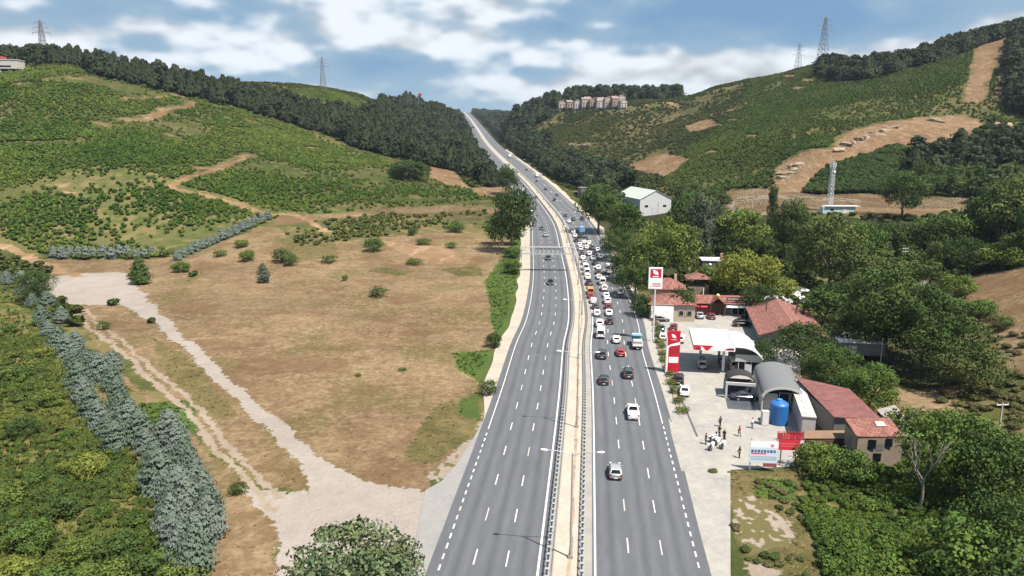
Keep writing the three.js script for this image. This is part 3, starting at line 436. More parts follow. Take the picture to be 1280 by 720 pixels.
// columnar or conical evergreen: unit height
function crownCone(seed, rings, leaf, { base = 0.20, power = 0.8, belly = 0.25, y0 = 0.04, droop = 0.2, dens = 1, ragged = 0.25, fluff = 0 } = {}) {
  const r = rng(seed), L = new Leaves();
  for (let k = 0; k < rings; k++) {
    const t = (k + r() * 0.8) / rings, y = y0 + (1 - y0) * t, R = base * Math.pow(1 - t, power) * (t < belly ? lerp(0.72, 1, t / belly) : 1), n = Math.max(3, Math.round(dens * (5 + 46 * R / base)));
    const a0 = r() * 6.28;
    for (let i = 0; i < n; i++) {
      const a = a0 + i / n * 6.2832 + (r() - 0.5) * 0.5, ca = Math.cos(a), sa = Math.sin(a), wob = 1 + ragged * noise(ca * 2.3 + k * 0.5 + seed, sa * 2.3 + t * 7), rr = R * wob * (fluff ? 0.55 + 0.6 * r() : 0.7 + 0.4 * r()), col = fluff ? Array(3).fill(0.85 + 0.3 * r()) : tint(r, 0.2);
      const out = V(ca, 0.35 - droop, sa).normalize(), nr = out.clone().addScaledVector(rdir(r), 0.55).normalize(), s = leaf * (0.7 + 0.6 * r());
      L.face(V(ca * rr, y - droop * rr * 0.6, sa * rr), nr, V(ca * 0.5, 1, sa * 0.5), s * 0.75, s * 1.5, out.clone().add(V(0, 0.35, 0)).addScaledVector(nr, fluff ? 0.9 : 0.5).normalize(), col);
    }
  }
  return L.build();
}
function trunkGeo(seed, h, r0, limbs) {
  const r = rng(seed), parts = [], t = new THREE.CylinderGeometry(r0 * 0.55, r0, h, 7, 3); { const p = t.attributes.position; for (let i = 0; i < p.count; i++) { const y = p.getY(i) / h + 0.5; p.setX(i, p.getX(i) + 0.03 * Math.sin(y * 4 + seed) * y); } } t.translate(0, h / 2, 0); parts.push(t);
  for (let k = 0; k < limbs; k++) { const a = k / limbs * 6.28 + r(), e = V(Math.cos(a) * 0.24, h + 0.18 + 0.12 * r(), Math.sin(a) * 0.24), s = V(0, h * (0.8 + 0.15 * r()), 0), g = bar(s, e, r0 * 0.32, 5); parts.push(g); }
  return mergeGeometries(parts);
}
const barkTex = dataTex(64, 256, (i, j) => { const k = 0.8 + 0.5 * tfbm(i / 6, j / 40, 16, 3); return [k, k, k]; });
const bark = new THREE.MeshStandardMaterial({ map: barkTex, roughness: 0.95 }); bark.color.setRGB(0.14, 0.10, 0.07);
const barkPale = new THREE.MeshStandardMaterial({ map: barkTex, roughness: 0.95 }); barkPale.color.setRGB(0.24, 0.215, 0.185);
const leafMat = (r, g, b, tr = 0.22) => { const m = new THREE.MeshPhysicalMaterial({ roughness: 0.95, vertexColors: true, side: THREE.DoubleSide, transmission: tr, thickness: 0, specularIntensity: 0.12 }); m.color.setRGB(r * 0.9, g * 0.9, b * 0.9); return m; };
const LEAF = { dark: leafMat(0.062, 0.100, 0.028), deep: leafMat(0.046, 0.078, 0.024), mid: leafMat(0.085, 0.140, 0.032), bright: leafMat(0.115, 0.160, 0.036), yellow: leafMat(0.170, 0.200, 0.040), olive: leafMat(0.098, 0.126, 0.040), grey: leafMat(0.090, 0.112, 0.075), blue: leafMat(0.150, 0.190, 0.160), blueGreen: leafMat(0.115, 0.160, 0.120), pine: leafMat(0.050, 0.076, 0.030), walnut: leafMat(0.115, 0.155, 0.075) };
const CROWN = {
  round: [crownRound(11, 62, 150, 0.031), crownRound(12, 56, 165, 0.033, { rx: 0.40, ry: 0.30 }), crownRound(13, 70, 130, 0.030, { rx: 0.34, ry: 0.36, cy: 0.58 })],
  low: [crownRound(21, 60, 140, 0.042, { rx: 0.50, ry: 0.36, cy: 0.52, low: -0.9, lr: [0.12, 0.22] }), crownRound(22, 56, 150, 0.043, { rx: 0.54, ry: 0.34, cy: 0.5, low: -0.9, lr: [0.12, 0.22] })],
  tall: [crownRound(31, 54, 100, 0.030, { rx: 0.20, ry: 0.42, cy: 0.55, lr: [0.08, 0.14] }), crownRound(32, 50, 105, 0.030, { rx: 0.23, ry: 0.40, cy: 0.56, lr: [0.08, 0.15] })],
  dense: [crownRound(35, 105, 150, 0.028, { rx: 0.50, ry: 0.38, cy: 0.50, low: -0.6, lr: [0.06, 0.13], gap: 0.05 })],
  big: [crownRound(38, 140, 120, 0.024, { rx: 0.42, ry: 0.37, cy: 0.55, low: -0.85, lr: [0.07, 0.13] }), crownRound(39, 130, 130, 0.024, { rx: 0.45, ry: 0.36, cy: 0.54, low: -0.85, lr: [0.07, 0.14] })],
  shrub: [crownRound(23, 34, 62, 0.066, { rx: 0.50, ry: 0.36, cy: 0.52, low: -0.9, lr: [0.13, 0.24] }), crownRound(24, 32, 64, 0.068, { rx: 0.54, ry: 0.34, cy: 0.5, low: -0.9, lr: [0.13, 0.24] })],
  conifer: [crownCone(43, 34, 0.095, { base: 0.38, power: 0.6, belly: 0.34, droop: -0.3, dens: 1.1, ragged: 0.8, fluff: 1 }), crownCone(44, 32, 0.10, { base: 0.40, power: 0.55, belly: 0.38, droop: -0.3, dens: 1.1, ragged: 0.9, fluff: 1 })],
  wood: [crownRound(36, 42, 56, 0.050, { lr: [0.10, 0.18] }), crownRound(37, 38, 60, 0.050, { rx: 0.30, ry: 0.38, cy: 0.56, lr: [0.11, 0.19] })],
  cypress: [crownCone(41, 70, 0.052, { base: 0.37, power: 0.6, belly: 0.34, droop: -0.3, dens: 2.0, ragged: 0.8, fluff: 1 }), crownCone(42, 68, 0.054, { base: 0.40, power: 0.55, belly: 0.38, droop: -0.3, dens: 2.0, ragged: 0.9, fluff: 1 })],
  pine: [crownCone(51, 20, 0.13, { base: 0.27, power: 0.55, y0: 0.16, droop: 0.15, dens: 0.6, ragged: 0.9 }), crownCone(52, 18, 0.14, { base: 0.30, power: 0.42, y0: 0.22, droop: 0.12, dens: 0.7, ragged: 1.1 }), crownCone(53, 20, 0.13, { base: 0.26, power: 0.5, y0: 0.12, droop: 0.15, dens: 0.6, ragged: 0.9 }), crownRound(54, 20, 34, 0.10, { rx: 0.25, ry: 0.34, cy: 0.6, lr: [0.12, 0.2] })],
};
const TRUNK = { shrub: trunkGeo(4, 0.25, 0.03, 3), conifer: trunkGeo(6, 0.5, 0.03, 0), big: trunkGeo(8, 0.3, 0.03, 5), dense: trunkGeo(4, 0.25, 0.03, 5), wood: trunkGeo(3, 0.36, 0.03, 4), round: trunkGeo(3, 0.36, 0.030, 5), low: trunkGeo(4, 0.25, 0.03, 5), tall: trunkGeo(5, 0.4, 0.022, 4), cypress: trunkGeo(6, 0.5, 0.03, 0), pine: trunkGeo(7, 0.8, 0.02, 0) };
const TR = rng(99);
// a tree at a surveyed base point; crown height from the sight line to its top
function tree(name, kind, mat, px, base, topY, wide, label, group, { sink = 0.2, cat = 'tree', d } = {}) {
  const g0 = d ? at(px, base, d) : G(px, base); if (d) g0.y = H(g0.x, g0.z);
  const zc = -g0.clone().applyMatrix4(camM.clone().invert()).z, h = (base - topY) * zc / FOCAL / Math.cos(PITCH) * 1.0, w = h * wide;
  return treeAt(name, kind, mat, g0, h, w, label, group, sink, cat);
}
function treeAt(name, kind, mat, pos, h, w, label, group, sink = 0.2, cat = 'tree') {
  if ((kind === 'low' || kind === 'round') && h > 8.5 && Math.hypot(pos.x, pos.z) < 260) kind = 'big';
  if (kind === 'low' && h < 3.2) kind = 'shrub';
  const v = Math.floor(TR() * CROWN[kind].length), g = thing(name, label, cat, V(pos.x, pos.y - sink, pos.z), TR() * 6.28, group);
  const t = part('trunk', TRUNK[kind], bark, g), c = part('crown', CROWN[kind][v], LEAF[mat], g); g.scale.set(w, h, w); return g;
}
const R8 = 'roadside trees near the filling station';
// valley and roadside trees on the filling station side: [kind, leaf, px, base, top, width to height, label]
for (const [k, m, x, b, t, w, l] of [
  ['round', 'dark', 748, 292, 234, 0.95, 'dark round tree at the road edge, farthest of the roadside group by the warehouse'],
  ['round', 'dark', 783, 316, 254, 0.75, 'dark green tree standing in front of the white warehouse gable'],
  ['round', 'bright', 826, 352, 270, 1.02, 'large bright yellow-green tree between the warehouse and the restaurant'],
  ['round', 'dark', 772, 326, 284, 1.05, 'dark tree overhanging the road beside the stationary truck'],
  ['low', 'dark', 779, 352, 308, 0.9, 'dark tree shading the pale verge beside the box truck'], ['low', 'deep', 803, 396, 366, 0.9, 'dark bush tree at the verge left of the mural wall'],
  ['low', 'dark', 794, 372, 322, 1.1, 'dark low tree behind the tall red pole sign'],
  ['tall', 'grey', 872, 332, 244, 0.66, 'tall grey-green poplar right of the warehouse'], ['tall', 'grey', 894, 322, 252, 0.6, 'shorter grey-green poplar beside the tall poplar'],
  ['round', 'dark', 852, 312, 246, 0.65, 'dark tree just right of the warehouse gable'], ['round', 'dark', 866, 290, 240, 0.9, 'dark tree behind the grey-green poplars'],
  ['round', 'bright', 926, 326, 262, 1.05, 'bright olive tree behind the tile roofed gazebo'], ['tall', 'deep', 962, 312, 232, 0.32, 'slim dark poplar at the edge of the tan field'],
  ['round', 'dark', 988, 322, 252, 0.8, 'dark tree left of the mast hut'], ['low', 'yellow', 930, 372, 310, 1.25, 'broad yellow-green tree just behind the restaurant roof'],
  ['low', 'bright', 900, 360, 325, 1.2, 'small bright tree beside the gazebo'], ['round', 'olive', 1036, 362, 266, 0.9, 'large olive green tree behind the red roofed building yard'],
  ['round', 'mid', 1068, 345, 272, 0.8, 'mid green tree beside the large olive tree'], ['round', 'dark', 1010, 352, 290, 0.7, 'dark tree in the gap beside the large olive tree'], ['round', 'deep', 948, 397, 350, 0.85, 'dark tree at the end of the restaurant terrace'],
  ['low', 'deep', 850, 397, 358, 0.85, 'dark bushy tree in front of the mural wall'], ['low', 'yellow', 972, 372, 344, 1.3, 'yellow-green bush behind the rubble heap'],
  ['big', 'dark', 1127, 272, 210, 0.92, 'lone round tree on the tan field by the mast'],
  ['low', 'dark', 1105, 448, 332, 0.95, 'huge dark tree behind the long red roof'], ['low', 'deep', 1150, 462, 356, 0.9, 'dark tree right of the huge dark tree'], ['low', 'dark', 1186, 478, 384, 0.95, 'dark tree at the foot of the straw slope'], ['low', 'dark', 1070, 440, 372, 1.0, 'dark tree at the left skirt of the huge dark tree'], ['low', 'olive', 1215, 490, 425, 1.2, 'olive shrubby tree below the straw slope'],
  ['low', 'deep', 1040, 384, 350, 1.1, 'small dark tree beside the pale yard'], ['round', 'deep', 1002, 460, 396, 1.1, 'dark tree above the arched wash hall'], ['round', 'deep', 953, 464, 421, 0.85, 'small dark tree next to the canopy end'],
  ['low', 'dark', 1034, 484, 424, 1.1, 'dark tree above the long red roof'], ['low', 'mid', 1085, 516, 448, 1.08, 'mid green dense tree leaning over the long red roof'], ['low', 'deep', 1052, 500, 462, 1.1, 'dark shrub between two trees over the long red roof'],
  ['low', 'yellow', 1022, 428, 406, 1.0, 'small yellow-green shrub at the red tile roof corner'], ['low', 'bright', 1020, 470, 440, 0.9, 'bright bush beside the arched hall'],
  ['low', 'mid', 1190, 622, 500, 0.95, 'big spreading tree right of the bare tree'], ['round', 'dark', 1240, 640, 520, 0.9, 'dark tree behind the big spreading tree'], ['low', 'dark', 1262, 715, 600, 0.95, 'dark tree at the lower right edge'], ['low', 'mid', 1215, 730, 640, 1.1, 'green tree at the bottom near the lower right edge'], ['low', 'bright', 1022, 592, 548, 1.1, 'tall bright creeper mound at the lean-to'], ['low', 'mid', 1058, 600, 556, 1.1, 'green mound of creeper left of the stone house'], ['low', 'olive', 1150, 560, 505, 1.2, 'grey green shrub tree beside the pale roof'], ['low', 'dark', 1275, 790, 690, 1.1, 'dark tree cut by the bottom right corner'],
  ['low', 'bright', 1252, 336, 303, 1.3, 'bright round bush at the bend of the side road'], ['low', 'bright', 1195, 372, 340, 1.1, 'bright shrub below the side road'], ['low', 'mid', 1225, 398, 372, 1.3, 'green shrub on the straw slope'], ['low', 'olive', 1250, 410, 392, 1.4, 'low olive shrub on the straw slope'], ['low', 'mid', 1180, 400, 365, 1.0, 'green bush at the edge of the straw slope'],
]) tree('broadleaf_tree', k, m, x, b, t, w, l, R8);
// forest edge trees right of the station, dark and close together
{
  const r = rng(5), spots = [[1085, 338, 278], [1112, 335, 280], [1142, 332, 276], [1168, 330, 272], [1196, 325, 266], [1218, 322, 246], [1240, 315, 238], [1268, 312, 226], [1100, 314, 278], [1150, 306, 272], [1180, 300, 266], [1225, 290, 236], [1262, 285, 222], [1060, 306, 276], [1285, 330, 244], [1130, 322, 282], [1205, 342, 292], [1165, 348, 302]];
  spots.forEach(([x, b, t], i) => tree('woodland_tree', i % 3 === 2 ? 'tall' : 'round', ['dark', 'deep', 'olive', 'dark', 'mid'][i % 5], x, b, t, i % 3 === 2 ? 0.7 : 0.85 + 0.2 * r(), `dark woodland tree in the belt below the tan field, ${['first', 'second', 'third', 'fourth', 'fifth', 'sixth', 'seventh', 'eighth', 'ninth', 'tenth', 'eleventh', 'twelfth', 'thirteenth', 'fourteenth', 'fifteenth', 'sixteenth', 'seventeenth', 'eighteenth'][i]} planted`, 'woodland belt below the tan field'));
  for (const o of scene.children) if (o.name.startsWith('woodland_tree')) o.userData.label = 'dark woodland tree in the dense belt below the tan field';
}
// field side trees and bushes
for (const [k, m, x, b, t, w, l] of [
  ['round', 'deep', 640, 316, 234, 0.72, 'dark tree at the field side road edge above the gantry'], ['low', 'dark', 628, 306, 264, 0.9, 'dark bush tree left of the gantry roadside tree'], ['tall', 'deep', 655, 296, 240, 0.5, 'dark tree closest to the asphalt above the gantry'], ['round', 'deep', 633, 244, 207, 0.95, 'round dark tree at the road bend'], ['low', 'deep', 512, 224, 193, 1.5, 'broad dark tree clump below the pine ridge'], ['low', 'deep', 498, 220, 198, 1.3, 'dark tree clump beside the broad one below the pine ridge'], ['low', 'mid', 640, 342, 318, 1.0, 'green bush under the gantry post'],
  ['low', 'dark', 45, 378, 334, 0.95, 'dark green tree at the upper end of the blue-grey conifers'], ['cypress', 'dark', 176, 355, 320, 0.85, 'dark bushy evergreen at the corner of the gravel lot'], ['low', 'mid', 228, 340, 322, 1.2, 'small green bush below the blue-grey hedge end'], ['cypress', 'grey', 330, 353, 323, 0.75, 'small conical evergreen alone in the dry field'],
  ['low', 'deep', 467, 314, 291, 1.1, 'dark shrub in the middle of the dry field'], ['low', 'olive', 473, 371, 354, 1.6, 'low olive grey shrub in the dry field'], ['low', 'bright', 310, 326, 307, 1.1, 'bright green bush near the blue-grey hedge'], ['low', 'bright', 302, 309, 296, 1.4, 'small bright bush close to the end of the blue-grey hedge'], ['low', 'bright', 276, 320, 309, 1.8, 'low bright bush beside the hedge gap'], ['low', 'olive', 352, 328, 304, 1.0, 'olive shrub right of the lone conical evergreen'], ['low', 'olive', 364, 332, 312, 0.9, 'thin olive shrub in a pair in the dry field'],
  ['low', 'mid', 530, 306, 294, 1.8, 'low green shrub in the upper dry field'], ['low', 'bright', 518, 330, 320, 2.6, 'flat bright green patch of shrub in the dry field'], ['low', 'mid', 570, 290, 274, 1.5, 'green shrub near the top of the dry field'], ['low', 'dark', 516, 294, 282, 1.1, 'small dark shrub in the upper dry field'], ['low', 'olive', 410, 328, 316, 2.0, 'low olive shrub left in the dry field'], ['low', 'deep', 431, 351, 340, 0.8, 'tiny dark shrub in the dry field'], ['low', 'mid', 565, 310, 300, 1.6, 'small green shrub in the right of the dry field'],
  ['low', 'dark', 611, 492, 468, 1.2, 'dark round bush beside the pale verge'], ['low', 'dark', 617, 434, 408, 0.8, 'dark upright bush at the verge'], ['low', 'mid', 640, 322, 304, 1.2, 'green bush at the verge below the dark trees'], ['low', 'dark', 298, 618, 596, 0.95, 'small dark bush between the two gravel tracks'], ['low', 'mid', 131, 412, 396, 0.9, 'small bush beside the upper track'], ['low', 'deep', 448, 470, 464, 1.6, 'small dark weed clump in the dry field'], ['low', 'deep', 503, 463, 457, 2.0, 'flat dark weed clump in the dry field'],
]) tree(k === 'cypress' ? 'evergreen_tree' : w > 1.05 || b - t < 32 ? 'shrub' : 'field_tree', k, m === 'deep' && b - t < 30 ? 'mid' : m, x, b, b - t < 32 ? b - (b - t) * 0.8 : t, w, l, 'trees and shrubs of the dry field', { sink: 0.15, cat: b - t < 32 ? 'shrub' : 'tree' });
tree('broadleaf_tree', 'dense', 'walnut', 436, 770, 642, 1.12, 'big glossy tree cut by the bottom edge beside the gravel track', null);
tree('broadleaf_tree', 'dense', 'walnut', 482, 764, 668, 1.0, 'smaller glossy tree right beside the big bottom edge tree', null);
const NTH = ['first', 'second', 'third', 'fourth', 'fifth', 'sixth', 'seventh', 'eighth', 'ninth', 'tenth', 'eleventh', 'twelfth', 'thirteenth', 'fourteenth', 'fifteenth', 'sixteenth', 'seventeenth', 'eighteenth', 'nineteenth', 'twentieth', 'twenty-first', 'twenty-second'];
{ const r = rng(73), spots = [[20, 470], [60, 505], [30, 540], [85, 545], [110, 590], [50, 600], [15, 625], [80, 640], [130, 640], [165, 610], [40, 680], [100, 690], [150, 690], [190, 670], [20, 720], [70, 735], [130, 735], [180, 720], [215, 705], [60, 440], [15, 410], [225, 735]];
  spots.forEach(([x, y], i) => { const g = G(x, y + 6), h = 1.6 + 2.0 * r(); treeAt('scrub_bush', 'low', ['mid', 'bright', 'dark', 'mid', 'yellow'][i % 5], g, h, h * (1.1 + 0.5 * r()), ['mid green', 'bright green', 'dark green', 'leafy green', 'yellow green'][i % 5] + ' bush on the lower left scrub slope, ' + NTH[i] + ' from its upper end', 'bushes of the lower scrub slope', 0.15, 'bush'); }); }
// blue-grey conifers: rows of crown centres as seen
{
  const rowsA = [[9, 346], [25, 359], [41, 374], [53, 393], [62, 409], [75, 424], [87, 432], [92, 448], [100, 468], [106, 486], [114, 502], [125, 516], [136, 530], [146, 542]];
  const rowsB = [[28, 348], [44, 358], [60, 374], [78, 392], [96, 424], [110, 444], [125, 456], [142, 450], [141, 470], [148, 488], [153, 505], [165, 518], [176, 532], [185, 549], [193, 567], [203, 585], [208, 602], [214, 620], [216, 640], [219, 660], [228, 676], [244, 682]];
  const rowsC = [[214, 532], [222, 546], [231, 561], [239, 575], [247, 590], [255, 606], [262, 624], [262, 642], [248, 660], [238, 640], [236, 618], [226, 602]];
  const inv = camM.clone().invert();
  for (const [rows, l] of [[rowsA, 'blue-grey cypress in the outer line'], [rowsB, 'blue-grey cypress in the long middle line'], [rowsC, 'blue-grey cypress in the line by the straw strip']]) for (const [x, y] of rows) {
    let g = G(x, y + 16); const zc = -g.clone().applyMatrix4(inv).z, h = 3.7 + 2.2 * TR(); g = G(x, y + h * 0.5 * FOCAL / zc); treeAt('cypress_tree', 'cypress', TR() < 0.6 ? 'blue' : 'blueGreen', g, h, h * (0.82 + 0.3 * TR()), l + ', ' + NTH[rows.findIndex((q) => q[0] === x && q[1] === y)] + ' from its upper end', 'blue-grey cypress rows', 0.15);
  }
  // hedge of small ones at the foot of the hill
  const hedge = []; for (let i = 0; i < 13; i++) hedge.push([68 + i * 10.2, 321 + 1.5 * Math.sin(i * 2)]); for (let i = 0; i < 15; i++) hedge.push([222 + i * 8.1, 324 - i * 3.6]);
  for (const [x, y] of hedge) { const g = G(x, y + 1); const h = 3.6 + 1.4 * TR(); treeAt('hedge_conifer', 'conifer', 'blue', g, h, h * 1.0, x < 210 ? `small blue-grey conifer in the level hedge at the hill foot, ${NTH[hedge.findIndex((q) => q[0] === x)]} from its outer end` : `small blue-grey conifer in the sloping hill path hedge, ${NTH[hedge.findIndex((q) => q[0] === x) - 13]} from its lower end`, 'blue-grey hedge at the hill foot', 0.1); }
}
// ------------------------------------------------------------------ cover too many to count
const dummy = new THREE.Object3D(), col = new THREE.Color();
function strew(name, geo, mat, list, label, category) {   // list of [x, z, scaleXZ, scaleY, r, g, b, y?]
  const m = new THREE.InstancedMesh(geo, mat, list.length);
  list.forEach((a, i) => { dummy.position.set(a[0], (a[7] ?? H(a[0], a[1])) - 0.05, a[1]); dummy.rotation.set(0, noise(a[0] * 7.7, a[1] * 5.1) * 6, 0); dummy.scale.set(a[2], a[3], a[2]); dummy.updateMatrix(); m.setMatrixAt(i, dummy.matrix); m.setColorAt(i, col.setRGB(a[4] * 0.62, a[5] * 0.62, a[6] * 0.62)); });
  top(m, name, label, category, null, 'stuff'); return m;
}
const bushGeo = crownRound(61, 9, 22, 0.34, { rx: 0.34, ry: 0.24, cy: 0.42, lr: [0.18, 0.30], low: -0.4 });
const bushFine = crownRound(62, 22, 70, 0.105, { rx: 0.42, ry: 0.26, cy: 0.40, lr: [0.16, 0.28], low: -0.3 });
const pineSmall = crownRound(63, 8, 16, 0.34, { rx: 0.24, ry: 0.30, cy: 0.46, lr: [0.18, 0.28], low: -0.5 });
const white = leafMat(1.25, 1.25, 1.25, 0.2);
function tuftGeo(seed, n, spread) { const r = rng(seed), p = [], nn = [], ix = []; for (let i = 0; i < n; i++) { const a = r() * 6.28, d = r() * spread, x = Math.cos(a) * d, z = Math.sin(a) * d, w = 0.05 + 0.05 * r(), h = 0.5 + 0.5 * r(), lx = (r() - 0.5) * 0.6, lz = (r() - 0.5) * 0.6, b = r() * 3.14, k = p.length / 3; p.push(x - Math.cos(b) * w, 0, z - Math.sin(b) * w, x + Math.cos(b) * w, 0, z + Math.sin(b) * w, x + lx, h, z + lz); for (let q = 0; q < 3; q++) nn.push(lx * 0.5, 0.85, lz * 0.5); ix.push(k, k + 1, k + 2); } const g = new THREE.BufferGeometry(); g.setAttribute('position', new THREE.Float32BufferAttribute(p, 3)); g.setAttribute('normal', new THREE.Float32BufferAttribute(nn, 3)); g.setIndex(ix); return g; }
const tuft = tuftGeo(71, 16, 0.45), grassMat = new THREE.MeshPhysicalMaterial({ roughness: 1, specularIntensity: 0.15, side: THREE.DoubleSide });
{
  const r = rng(2024), planted = [], scrubFar = [], scrubNear = [], straw = [], lush = [], pines = [], pinesB = [], pinesC = [], terrace = [], bushy = [];
  const clearOf = (x, z, m) => Math.abs(lateral(x, z)) > m;
  const half = (x, z) => Math.abs(x - (-z) * 0.109 * -1 * -1) ;
  const inView = (x, z) => { const p = V(x, 5, z).applyMatrix4(camera.matrixWorldInverse); return p.z < -30 && Math.abs(p.x) < -p.z * 0.78 + 25; };
  const greens = (x, z, a, b) => { const t = clamp(0.5 + 0.9 * fbm(x / 70, z / 70, 2) + 0.6 * fbm(x / 15 + 30, z / 15, 2) + 0.6 * (r() - 0.5), 0, 1), k = 0.8 + 0.4 * r(); return [lerp(a[0], b[0], t) * k, lerp(a[1], b[1], t) * k, lerp(a[2], b[2], t) * k]; };
  for (let z = -150; z > -1000; z -= 2.0) for (let x = -620; x < 900; x += 2.1) {
    const jx = x + (r() - 0.5) * 1.5, jz = z + (r() - 0.5) * 1.2, c = exact(jx, jz); if (c !== C.PLANT && c !== C.TERRACE && c !== C.GRASS && c !== C.BUSHY) continue; if (!inView(jx, jz) || !clearOf(jx, jz, 21)) continue;
    if (jx > FORE.x0 && jx < 60 && jz > -190) continue;
    const dens = fbm(jx / 45 + 5, jz / 45, 3) + 0.25 * fbm(jx / 6, jz / 6, 2), d = Math.hypot(jx, jz);
    if (c === C.BUSHY) { const s = 2.2 + 2.2 * r(); bushy.push([jx, jz, s * 1.3, s * 1.1, ...greens(jx, jz, [0.052, 0.088, 0.026], [0.080, 0.120, 0.032])]); }
    else if (c === C.PLANT) { const rt = jx > road(jz).x; if (r() > (rt ? 0.78 : 0.70) + (rt ? 1.1 : 1.6) * dens) continue; if (exact(jx + 2, jz) === C.SOIL || exact(jx - 2, jz) === C.SOIL || exact(jx, jz + 3) === C.SOIL || exact(jx, jz - 2) === C.SOIL) continue; const s = 0.9 + 0.9 * r() + 0.6 * dens; planted.push([jx, jz, s * 1.4, s * 1.2, ...(rt ? greens(jx, jz, [0.074, 0.122, 0.028], [0.132, 0.172, 0.042]) : greens(jx, jz, [0.068, 0.132, 0.022], [0.175, 0.230, 0.048]))]); }
    else if (c === C.TERRACE) { const lf = jx < road(jz).x; if (r() > (lf ? 0.22 : 0.44) + 0.9 * dens) continue; const s = (lf ? 0.7 : 1.1) + 1.3 * r(); terrace.push([jx, jz, s * 1.3, s, ...(lf ? greens(jx, jz, [0.085, 0.125, 0.032], [0.140, 0.165, 0.046]) : greens(jx, jz, [0.062, 0.092, 0.030], [0.105, 0.125, 0.040]))]); }
    else { if (jx < road(jz).x && jx > -90 && jz > -330) continue; if (r() > 0.25 + 0.6 * dens) continue; const s = 1.2 + 1.6 * r(); scrubFar.push([jx, jz, s * 1.3, s, ...greens(jx, jz, [0.050, 0.080, 0.024], [0.090, 0.110, 0.032])]); }
  }
  for (let z = -62; z > -160; z -= 2.2) for (let x = 44; x < 130; x += 2.2) { const jx = x + (r() - 0.5) * 2, jz = z + (r() - 0.5) * 2, c = exact(jx, jz); if (c === C.SCRUB || !inView(jx, jz) || (jx < 56 && jz < -92)) continue; if (r() > (c === C.GRASS ? 0.55 : 0.22) + 0.8 * fbm(jx / 14, jz / 14, 2)) continue; const s = 0.6 + 1.0 * r(); scrubNear.push([jx, jz, s * 1.5, s, ...greens(jx, jz, [0.085, 0.105, 0.034], [0.150, 0.140, 0.058])]); }
  for (let z = -52; z > -92; z -= 1.1) for (let x = 18; x < 30; x += 1.1) { const jx = x + (r() - 0.5), jz = z + (r() - 0.5), c = exact(jx, jz); if (c === C.SCRUB || c === C.PALE || r() > 0.3 + 0.9 * fbm(jx / 4, jz / 4, 2)) continue; const s = 0.25 + 0.5 * r(); scrubNear.push([jx, jz, s * 1.6, s, ...greens(jx * 6, jz * 6, [0.085, 0.125, 0.034], [0.210, 0.180, 0.085])]); }
  // pines of the ridges and far woods
  const cand = []; for (let z = -170; z > -2400; z -= z > -900 ? 5.4 : 11) for (let x = -640; x < 900; x += z > -900 ? 5.6 : 11) { const jx = x + (r() - 0.5) * 4, jz = z + (r() - 0.5) * 4; if (exact(jx, jz) !== C.FOREST || !clearOf(jx, jz, 24) || !inView(jx, jz)) continue; const pj = V(jx, H(jx, jz), jz).applyMatrix4(camera.matrixWorldInverse), qx = 640 - pj.x / pj.z * FOCAL, qy = 360 + pj.y / pj.z * FOCAL; if (qx > 772 && qx < 850 && qy > 240 && qy < 330) continue; if (qx > 690 && qx < 860 && qy < 146 && qy > 118 && Math.hypot(jx, jz) < (qx < 790 ? 985 : 930)) continue; if (qx > 900 && qx < 1205 && qy > 266 && qy - 10 * FOCAL / -pj.z < 273) continue; if (jx > 0 && jz > -310 && r() < 0.35) continue; if (r() < 0.12) continue; cand.push([jx, jz]); }
  const inv = camera.matrixWorldInverse; cand.sort((a, b) => Math.hypot(...a) - Math.hypot(...b));
  let n = 0; for (const [x, z] of cand) {
    const d = Math.hypot(x, z), right = x > road(z).x, h = (right && d < 420 ? 7 + 4 * r() : 6.5 + 6.5 * r()) * (d > 900 ? 1.3 : 1), w = h * (0.95 + 0.3 * r());
    if (n < 290) { const k = right && (r() < 0.6 || d < 340) ? 'wood' : 'pine'; treeAt(k === 'pine' ? 'pine_tree' : 'woodland_tree', k, k === 'pine' ? 'pine' : r() < 0.5 ? 'dark' : 'olive', V(x, H(x, z), z), k === 'pine' ? h * 1.05 : h * 0.9, w * (k === 'pine' ? 1.15 : 0.9), right ? (k === 'pine' ? 'dark pine in the woods on the filling station side hillside' : 'leafy tree in the woods on the filling station side hillside') : 'dark pine in the wood on the field side hillside', right ? 'hillside woodland' : 'ridge pines', 0.3); n++; }
    else { const g = 0.8 + 0.4 * r(); (!right && r() < 0.6 ? pinesC : r() < 0.5 ? pines : pinesB).push([x, z, w * 1.2, h * (right ? 1.05 : 1.2), 0.046 * g, 0.064 * g, 0.032 * g]); }
  }
  // near scrub: lower left slope and the creeper thicket lower right
  for (let z = -42; z > -190; z -= 0.8) for (let x = -130; x < 110; x += 0.8) { const jx = x + (r() - 0.5), jz = z + (r() - 0.5), c = exact(jx, jz); if (c !== C.SCRUB || !inView(jx, jz) || !clearOf(jx, jz, 19)) continue; const dn = fbm(jx / 11, jz / 11, 3); if (r() > (jx > 0 ? 0.85 : 0.74) + 0.7 * dn) continue; const s = (0.55 + 1.3 * r() * r() * r()) * (1 + 0.8 * dn) * (jx > 0 ? 1.35 : 1); scrubNear.push([jx, jz, s * 1.4, s * 1.2, ...(jx > 0 ? greens(jx * 4, jz * 4, [0.075, 0.132, 0.028], [0.130, 0.185, 0.038]) : greens(jx * 5, jz * 5, [0.070, 0.118, 0.028], [0.170, 0.190, 0.046]))]); }
